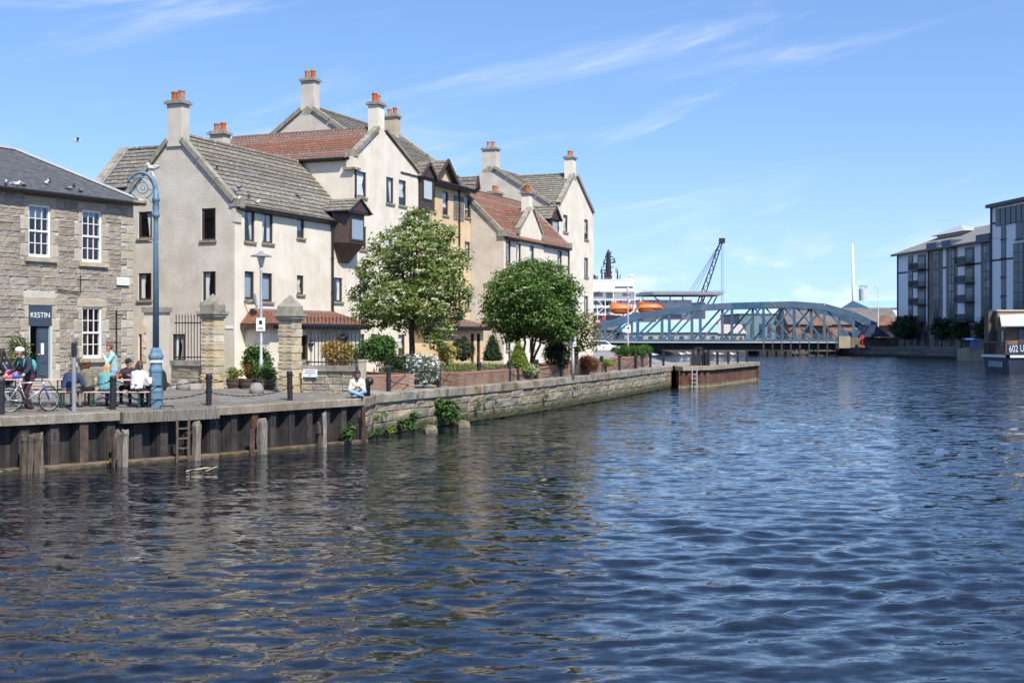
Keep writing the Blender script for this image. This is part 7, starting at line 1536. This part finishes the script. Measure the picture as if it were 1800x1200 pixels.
    blk('fire_locker', 1058, 1062, 556, 563, -1.4, -.4, SR); blk('red_marking', 1046, 1052, 514, 517, 1.36, 1.43, SR); blk('deck_store', 1086, 1096, 556, 561, -1.6, -.3, mat('ship_orange', (.6, .2, .05, 1)))
    for x, y, r in ((1078, 483, .6), (1109, 485, .6)):
        q = MB(); c = A(x, y, 3); q.ball(c, r * 1.0, 12, 8); q.tube([c, c - Vector((0, 0, 1.6))], .35, 8); q.build('radar_dome', SW, t, True)
    q = MB(); q.prism([A(1030, 492, 5), A(1052, 492, 5), A(1046, 483, 5), A(1040, 483, 5)], (0, 5, 0)); q.build('funnel', SK, t)
    # helideck
    z0, z1 = A(1125, 519).z, A(1125, 513).z; xs = (A(1125, 515).x, A(1268, 515).x)
    q = MB(); q.prism([(xs[0], Y - 2, z0), (xs[0] + 3, Y - 5, z0), (xs[1] - 3, Y - 5, z0), (xs[1], Y - 2, z0), (xs[1], Y + 14, z0), (xs[0], Y + 14, z0)], (0, 0, .8)); q.build('helideck', SG, t)
    q = MB()
    for i in range(46): x = xs[0] + (xs[1] - xs[0]) * i / 45; q.bar((x, Y - 5.1, z0 + .4), (x, Y - 6.4, z0 + 1.0), .08, .06)
    q.bar((xs[0], Y - 6.4, z0 + 1.0), (xs[1], Y - 6.4, z0 + 1.0), .1, .1); q.build('safety_net', SG, t)
    for x0, y0, x1, y1 in ((1200, 521, 1200, 560), (1202, 526, 1212, 546), (1252, 521, 1240, 540), (1260, 521, 1250, 540), (1235, 521, 1228, 545), (1178, 521, 1178, 530), (1150, 521, 1158, 530)): q = MB(); q.bar(A(x0, y0), A(x1, y1), .35, .35); q.build('helideck_strut', SW if x0 < 1220 else SG, t)
    # crane
    cr = thing('ship_crane', 'dark lattice crane leaning right behind the helideck', 'crane', tuple(A(1226, 545, 10)))
    b0, b1 = A(1225, 548, 10), A(1268.5, 423, 10); d = (b1 - b0).normalized(); n = Vector((d.z, 0, -d.x)); q = MB()
    for s1 in (-1, 1):
        for s2 in (-1, 1): q.tube([b0 + n * s1 * .75 + Vector((0, s2 * .7, 0)), b1 + n * s1 * .35 + Vector((0, s2 * .3, 0))], .11, 5)
    k = 18
    for i in range(k):
        p0, p1 = b0.lerp(b1, i / k), b0.lerp(b1, (i + 1) / k); w0, w1 = .75 - .4 * i / k, .75 - .4 * (i + 1) / k
        for s2 in (-.6, .6): q.tube([p0 + n * w0 * (1 if i % 2 else -1) + Vector((0, s2, 0)), p1 + n * w1 * (-1 if i % 2 else 1) + Vector((0, s2, 0))], .07, 4)
    q.build('boom', SK, cr); q = MB(); q.box(b1.x - .7, b1.x + .9, b1.y - .6, b1.y + .6, b1.z - .7, b1.z + .7); q.build('boom_head', SK, cr)
    for dx in (-10, -15, -4): q = MB(); q.tube([b1, A(1228 + dx, 510, 10)], .06, 4); q.build('stay_cable', SK, cr)
    for x in (1268, 1271): q = MB(); q.tube([A(x, 424, 10), A(x, 540, 10)], .05, 4); q.build('hoist_cable', SK, cr)
    q = MB(); q.box(b0.x - 2, b0.x + 2.2, b0.y - 1.5, b0.y + 1.5, b0.z - 2, b0.z + 2.6); q.build('cab', SW, cr)
    # lifeboats
    OR = mat('lifeboat_orange', (.72, .16, .03, 1), (.78, .2, .05, 1), .5, .45)
    for x0, x1, yc, lab in ((1073, 1113, 543, 'orange enclosed lifeboat nearest the superstructure on the ship'), (1121, 1166, 541.5, 'orange enclosed lifeboat under the helideck of the ship')):
        a, b = A(x0, yc, -3), A(x1, yc, -3); L = b.x - a.x; lb = thing('lifeboat', lab, 'lifeboat', tuple((a + b) / 2), 0, 'lifeboats on the ship'); q = MB(); r = 9.5 * s
        ring = []
        for f, w in ((0, .35), (.05, .7), (.2, .98), (.5, 1.0), (.75, .9), (.92, .55), (1, .12)):
            for j in range(14): g = 2 * math.pi * j / 14; ring.append((a.x + L * f, a.y + .95 * r * w * math.cos(g), a.z + r * w * math.sin(g) * .98))
        q.add(ring, [(i * 14 + j, i * 14 + (j + 1) % 14, (i + 1) * 14 + (j + 1) % 14, (i + 1) * 14 + j) for i in range(6) for j in range(14)] + [tuple(range(14)), tuple(84 + j for j in range(14))]); q.build('hull', OR, lb, True)
        q = MB(); q.box(a.x + L * .04, a.x + L * .22, a.y - .6 * r, a.y + .6 * r, a.z + r * .5, a.z + r * 1.22); q.build('cockpit', OR, lb); q = MB(); q.box(a.x + L * .04, b.x - L * .06, a.y - r * 1.0, a.y + r, a.z - .12, a.z + .12); q.build('fender_strip', mat('boat_strip', (.3, .06, .02, 1)), lb)
        for f in (.12, .85): q = MB(); x = a.x + L * f; q.bar((x, a.y + 3, a.z + 2.4), (x, a.y - .4, a.z + 2.0), .3, .3); q.bar((x, a.y + 3, a.z - 2), (x, a.y + 3, a.z + 2.4), .35, .35); q.build('davit', SW, lb)
ship()
# ------------------------------------------------------------------ flats on the right bank
def flats():
    A0 = Vector((69.0, 224.0)); d = Vector((.1015, -.995)).normalized(); n = Vector((d.y, -d.x))      # d runs towards the camera, n faces the river
    rz = math.atan2(d.y, d.x)
    GW = mat('flats_grey_render', (.80, .80, .81, 1), (.86, .86, .87, 1), .15, .85); BR = mat('flats_brown_brick', (.20, .15, .12, 1), (.26, .20, .16, 1), .5, .9); TB = mat('flats_blue_steel', (.035, .06, .10, 1), None, rough=.5); SL = mat('flats_slate', (.20, .185, .17, 1), (.26, .24, .22, 1), .3, .85); TG = mat('teal_glass', (.012, .035, .05, 1), (.025, .06, .075, 1), .4, .25, spec=.35); ST = mat('string_brown', (.09, .05, .05, 1)); BLK = mat('balcony_black', (.03, .033, .04, 1), None, rough=.5)
    def lx(px): return hit(px, A0, d)
    def z_at(py, x): return EYE + (HOR - py) * (A0 + d * x).y / F
    Lf = lambda x, dd, z: (x, -dd, z)          # local: x along d, outward is +y?  resolved below
    t = thing('apartment_block', 'five storey grey apartment block with hipped roof and blue glazed bays', 'apartments', (A0.x, A0.y, 1.6), rz, off=(0, 0, 1.6))
    # local frame: x = d, y = left of d. d points to -Y world, so left of d is +X world (inland); river side is -y
    L = lx(1752); ze = 18.1
    q = MB(); q.box(0, L, 0, 14, 1.5, ze); w = q.build('wall', GW, t)
    q = MB(); q.box(-.05, L, -.06, 13.9, 1.5, 5.4); q.build('plinth', BR, t)
    q = MB(); q.box(-.03, L, -.05, -.004, z_at(481, 2), z_at(481, 2) + .3); q.build('string_course', ST, t)
    e = .9; zr = ze + 3.6; q = MB(); q.add([(-e, -e, ze), (L + 2, -e, ze), (L + 2, 14 + e, ze), (-e, 14 + e, ze), (8.5, 7, zr), (L + 2, 7, zr)], [(0, 1, 5, 4), (2, 3, 4, 5), (3, 0, 4)]); q.build('roof', SL, t); q = MB(); q.box(-e, L, -e, -e + .25, ze - .35, ze - .01); q.build('eaves', BLK, t)
    def stack(px0, px1, kind, zt=None, zb=5.5):
        a, b = lx(px0), lx(px1); zt = zt or ze - .6
        if kind == 'glass':
            q = MB(); q.box(a, b, -.12, -.004, zb, zt); f = q.build('window_bay', TB, t); k = max(2, round((b - a) / 1.1)); m = 10
            for i in range(k):
                for j in range(m): q = MB(); x0 = a + (b - a) * i / k + .1; x1 = a + (b - a) * (i + 1) / k - .1; h = (zt - zb) / m; q.box(x0, x1, -.15, -.122, zb + h * j + .12, zb + h * (j + 1) - .12); q.build('pane', TG if (j % 2 or random.random() > .35) else mat('pale_blind', (.22, .25, .27, 1), None, rough=.4), f)  # random panes in alternate rows get a paler grey
        if kind == 'brick': q = MB(); q.box(a, b, -.09, -.003, zb, zt); q.build('brick_pier', BR, t)
        if kind == 'balcony':
            q = MB(); q.box(a, b, -.03, -.002, zb, zt); q.build('balcony_shade_panel', mat('painted_recess_shade', (.05, .052, .06, 1), None, rough=.5), t)  # flat dark panel on the wall, recess shade painted in
            for j in range(4):
                z = zb + .2 + (zt - zb) * j / 4
                q = MB(); q.box(a - .3, b + .2, -1.5, -.01, z, z + .2); o = q.build('balcony', BLK, t)
                q = MB(); x = a - .3
                while x < b + .2: q.bar((x, -1.5, z + .2), (x, -1.5, z + 1.25), .05, .05); x += .18
                for y in np.arange(-1.5, 0, .2): q.bar((a - .3, y, z + .2), (a - .3, y, z + 1.25), .05, .05)
                q.bar((a - .3, -1.5, z + 1.25), (b + .2, -1.5, z + 1.25), .08, .08); q.build('balustrade', BLK, o)
                q = MB(); q.box(a + .3, b - .3, -.06, -.032, z + .25, z + 2.5); dd = q.build('balcony_door', TB, t); q = MB(); q.box(a + .5, b - .5, -.075, -.062, z + .4, z + 2.35); q.build('pane', TG, dd)
    stack(1597, 1605, 'glass'); stack(1613, 1628, 'balcony'); stack(1634, 1642, 'brick', ze - .3); stack(1642, 1652, 'glass', ze + .3); stack(1652, 1657, 'brick', ze - .3); stack(1664, 1669, 'brick', ze - .3); stack(1669, 1679, 'glass', ze + .6); stack(1679, 1683, 'brick', ze - .3); stack(1696, 1713, 'balcony'); stack(1725, 1730, 'brick', ze - .3); stack(1730, 1741, 'glass', ze + .6); stack(1741, 1746, 'brick', ze - .3)
    for a, b in ((1638, 1656), (1665, 1682), (1726, 1750)): q = MB(); q.box(lx(a), lx(b), -1.0, 1.5, ze - .3, ze + .9); q.build('bay_head', TB, t)
    for px in (1579, 1633, 1751): q = MB(); x = lx(px); q.tube([(x, -.15, 1.6), (x, -.15, ze)], .12, 6); q.build('downpipe', BLK, t)
    for px in (1599, 1611, 1625, 1643, 1671, 1697): q = MB(); x = lx(px); q.box(x, x + 1.6, -.12, -.062, 1.9, 4.4); q.build('ground_door', TB, t)
    # rooftop lantern
    a, b = hit(1662, A0 - n * 6, d), hit(1714, A0 - n * 6, d); q = MB(); q.box(a, b, 4.5, 8, ze + .5, z_at(403, 20)); q.build('roof_lantern', mat('pale_lantern', (.55, .52, .45, 1)), t); zc = z_at(403, 20)
    q = MB(); q.add([(a - 1, 3.6, zc), (b + 1, 3.6, zc), (b + 1, 8.9, zc), (a - 1, 8.9, zc), ((a + b) / 2, 6.2, zc + 1.5)], [(0, 1, 4), (1, 2, 4), (2, 3, 4), (3, 0, 4), (0, 1, 2, 3)]); q.build('lantern_roof', mat('lantern_roof_pale', (.45, .46, .47, 1), None, rough=.5), t)
    # nearer, taller block
    P = A0 + d * L; t2 = thing('apartment_tower', 'taller grey apartment block at the right edge with glazed attic', 'apartments', (P.x, P.y, 1.6), rz, off=(L, 0, 1.6)); zt = z_at(366, L); L2 = L + 34
    q = MB(); q.box(L, L2, -.8, 14, 1.5, zt); q.build('wall', GW, t2); q = MB(); q.box(L - .4, L2, -1.6, 14.4, zt + .003, zt + .5); q.build('roof', BLK, t2); q = MB(); q.box(L - .05, L2, -.85, 10, 1.5, 5.4); q.build('plinth', BR, t2)
    for py in (381 + 11, 457): q = MB(); z = z_at(py + 3, L); q.box(L - .03, L2, -.85, -.803, z, z + .28); q.build('string_course', ST, t2)
    def lx2(px): return hit(px, A0 + n * .8, d)
    for i in range(9): q = MB(); x = L + 1.4 + i * 1.55; q.box(x, x + 1.4, -.9, -.804, zt - 2.9, zt - .35); f = q.build('attic_window', TB, t2); q = MB(); q.box(x + .12, x + 1.28, -.92, -.902, zt - 2.75, zt - .5); q.build('pane', TG, f)
    for px, ww in ((1760, 1.5), (1786, 2.2)):
        for j in range(5 if px < 1770 else 1):
            x = lx2(px); z = z_at(404 + j * 33.0, x); q = MB(); q.box(x, x + ww, -.85, -.804, z - 1.4, z + 1.1); f = q.build('window', TB, t2); q = MB(); q.box(x + .12, x + ww - .12, -.87, -.852, z - 1.25, z + .95); q.build('pane', TG, f); q = MB(); q.box(x - .1, x + ww + .1, -1.0, -.852, z - 1.6, z - 1.42); q.build('sill', ST, f)
    x = lx2(1782); q = MB(); q.box(x, x + 3, -.9, -.804, 5.5, z_at(428, x)); f = q.build('stair_glazing', TB, t2)
    for j in range(8): 
        for i in range(2): q = MB(); h = (z_at(428, x) - 5.5) / 8; q.box(x + .12 + i * 1.45, x + 1.4 + i * 1.45, -.93, -.902, 5.6 + h * j, 5.4 + h * (j + 1)); q.build('pane', TG, f)
    q = MB(); q.tube([(L + .1, -.95, 1.6), (L + .1, -.95, zt)], .13, 6); q.build('downpipe', BLK, t2)
    a = lx2(1742) ; q = MB(); q.box(L - 4, L - .5, 6, 10, ze, z_at(383, L)); q.box(L - 4.6, L - .2, 5.4, 10.6, z_at(383, L) + .003, z_at(383, L) + .4); q.build('stair_head', mat('pale_lantern', (.55, .52, .45, 1)), t2)
flats()
# quayside trees in front of the flats
for i, (px, w, pt, Y, lab) in enumerate(((1590, 46, 553, 214, 'far left dark tree before the grey flats'), (1655, 34, 556, 204, 'second dark tree from the left before the flats'), (1690, 36, 558, 198, 'third dark tree from the left before the flats'), (1733, 40, 556, 186, 'dark tree nearest the barge before the flats'))):
    b = at(px, 606, Y); b.z = 1.6; s = Y / F; lob = [(tuple(at(px + dx * w, pt + dy * 40, Y + dd)), (w * s * k, w * s * k, w * s * k * .8)) for dx, dy, dd, k in ((0, .35, 0, .34), (-.25, .55, 1, .28), (.25, .55, -1, .28), (-.1, .75, -1, .28), (.15, .8, 1, .26))]
    tree('quayside_tree', lab, b, lob, [at(px, 590, Y)], G_DARK, 50, .42, 0, 'trees before the flats', leaves=10, spread=.35)
# stone steps and blue gangway
a = at(1704, 612, 180); q = MB(); q.prism([(a.x, a.y, -.5), (a.x + 2.6, a.y, -.5), (a.x + 2.2, a.y, 1.75), (a.x, a.y, 1.75)], (0, 5, 0)); single('stone_slip', q, mat('tan_stone_far', (.30, .25, .17, 1)), 'tan stone landing stage left of the barge', 'landing stage', (a.x, a.y, 0))
a = at(1708, 600, 178); t = thing('gangway_gate', 'bright blue gangway frame on the landing stage', 'gangway', (a.x, a.y, 1.75)); BLU2 = mat('gangway_blue', (.03, .14, .42, 1), None, rough=.5)
q = MB(); q.box(a.x - .9, a.x + 1.0, a.y, a.y + 1.4, 3.0, 3.22); q.build('canopy', BLU2, t)
for x in (.1, .6): q = MB(); q.box(a.x + x, a.x + x + .25, a.y + .3, a.y + .6, 1.7, 3.0); q.build('post', BLU2, t)
q = MB()
for i in range(12): q.bar((a.x - 1.5 + i * .42, a.y + 1.6, 1.7), (a.x - 1.5 + i * .42, a.y + 1.6, 2.8), .05, .05)
q.bar((a.x - 1.5, a.y + 1.6, 2.8), (a.x + 3.2, a.y + 1.6, 2.8), .07, .07); q.build('railing', BLACKIRON, t)
# ------------------------------------------------------------------ barge
def barge():
    A = Vector((47.1, 119.0)); sd = Vector((1, .0)).normalized(); en = Vector((.02, 1)).normalized(); rz = math.atan2(sd.y, sd.x)
    t = thing('houseboat_barge', 'black and blue moored barge with timber deckhouse at right edge', 'barge', (A.x, A.y, 0), rz, off=(0, 0, 0))
    NV2 = mat('barge_navy', (.012, .018, .035, 1), (.02, .028, .05, 1), .8, .5); TR = mat('barge_slate_blue', (.022, .032, .055, 1), (.032, .045, .07, 1), .8, .55); CL = mat('barge_timber', (.13, .085, .055, 1), (.24, .14, .075, 1), 1.2, .7, stretch=(1, 1, 5)); RF = mat('awning_white', (.48, .47, .44, 1), None, rough=.6)
    Wd = 6.2
    zb = lambda x: 1.95 + .055 * x
    q = MB(); n = 12; Lh = 24
    for i in range(n + 1):
        x = Lh * i / n; q.v += [(x + (.35 if i == 0 else 0), .1, -.6), (x, 0, 1.75 + .05 * x), (x, Wd, 1.75 + .05 * x), (x + (.35 if i == 0 else 0), Wd - .1, -.6)]
    for i in range(n):
        for c in range(3): q.f.append((i * 4 + c, i * 4 + 4 + c, i * 4 + 5 + c, i * 4 + 1 + c)); q.m.append(0)
    q.build('hull', NV2, t); q = MB(); q.add([(.33, .1, -.6), (-.02, 0, 1.74), (-.02, Wd, 1.74), (.33, Wd - .1, -.6)], [(0, 1, 2, 3)]); tr = q.build('transom', TR, t)
    for i in range(8): q = MB(); y = 1.3 + i * .45; q.box(.0, .07, y, y + .24, .55, 1.1); q.build('name_letter', mat('pale_letter', (.42, .46, .52, 1)), tr)
    q = MB(); q.box(-.14, .2, -.15, Wd + .1, 1.5, 1.72); q.box(-.14, 6, -.15, .0, 1.5, 1.72); q.build('rubbing_strake', WHITE, t)
    q = MB(); q.prism([(-.05, -.03, 1.76), (Lh, -.03, 2.9), (Lh, -.03, 4.2), (-.0, -.03, 2.72)], (0, .12, 0)); bw = q.build('bulwark', NV2, t)
    o = ktext('602 U', .95, (.86, -.05, 2.32), bw, mat('barge_letters', (.62, .66, .70, 1), None, rough=.5), 'registration'); o.rotation_euler = (math.radians(90), math.radians(-3.2), 0); o.scale = (.62, 1, 1)
    q = MB(); q.box(-.05, Lh, .1, Wd, 1.7, 1.8); q.build('deck', mat('barge_deck', (.10, .08, .06, 1)), t)
    for i in range(15): q = MB(); y = .2 + i * .41; q.bar((.05, y, 1.8), (.05, y, 2.95), .05, .05); q.build('stern_rail_bar', BLACKIRON, t)
    q = MB(); q.bar((.05, .1, 2.95), (.05, Wd, 2.95), .07, .07); q.build('stern_rail', BLACKIRON, t)
    # deckhouse
    q = MB(); q.box(.7, 16, 2.2, 5.9, 1.8, 4.5); q.build('deckhouse', CL, t)
    for x in (1.9, 2.8, 3.7, 4.9): q = MB(); q.box(x, x + .6, 2.14, 2.198, 2.5, 4.2); w = q.build('window', BROWN, t); q = MB(); q.box(x + .07, x + .53, 2.125, 2.138, 2.58, 4.12); q.build('pane', mat('far_pane', (.05, .06, .07, 1)), w)
    for y in (2.4, 3.5, 4.6): q = MB(); q.box(.64, .698, y, y + .8, 2.4, 4.1); w = q.build('window', BROWN, t); q = MB(); q.box(.625, .638, y + .07, y + .73, 2.48, 4.02); q.build('pane', mat('far_pane', (.05, .06, .07, 1)), w)
    q = MB(); q.add([(-.1, 1.2, 4.45), (16, 1.2, 4.6), (16, 4.2, 6.2), (.9, 4.2, 5.5), (-.1, 1.2, 4.57), (16, 1.2, 4.72), (16, 4.2, 6.32), (.9, 4.2, 5.62)], [(0, 1, 2, 3), (4, 5, 6, 7), (0, 1, 5, 4), (3, 0, 4, 7)]); q.build('awning_roof', RF, t)
    q = MB(); q.box(.75, 14, 4.3, 5.8, 4.5, 6.0); q.build('upper_cabin', mat('cabin_tan', (.30, .20, .10, 1), (.38, .27, .15, 1), 1.2, .8), t); q = MB(); q.box(.6, 14.2, 4.15, 6.0, 6.003, 6.12); q.build('cabin_roof', RF, t); q = MB(); q.box(.1, .72, 5.0, 6.1, 1.8, 5.95); q.build('cabin_end', mat('cabin_brown', (.10, .075, .06, 1)), t)
barge()
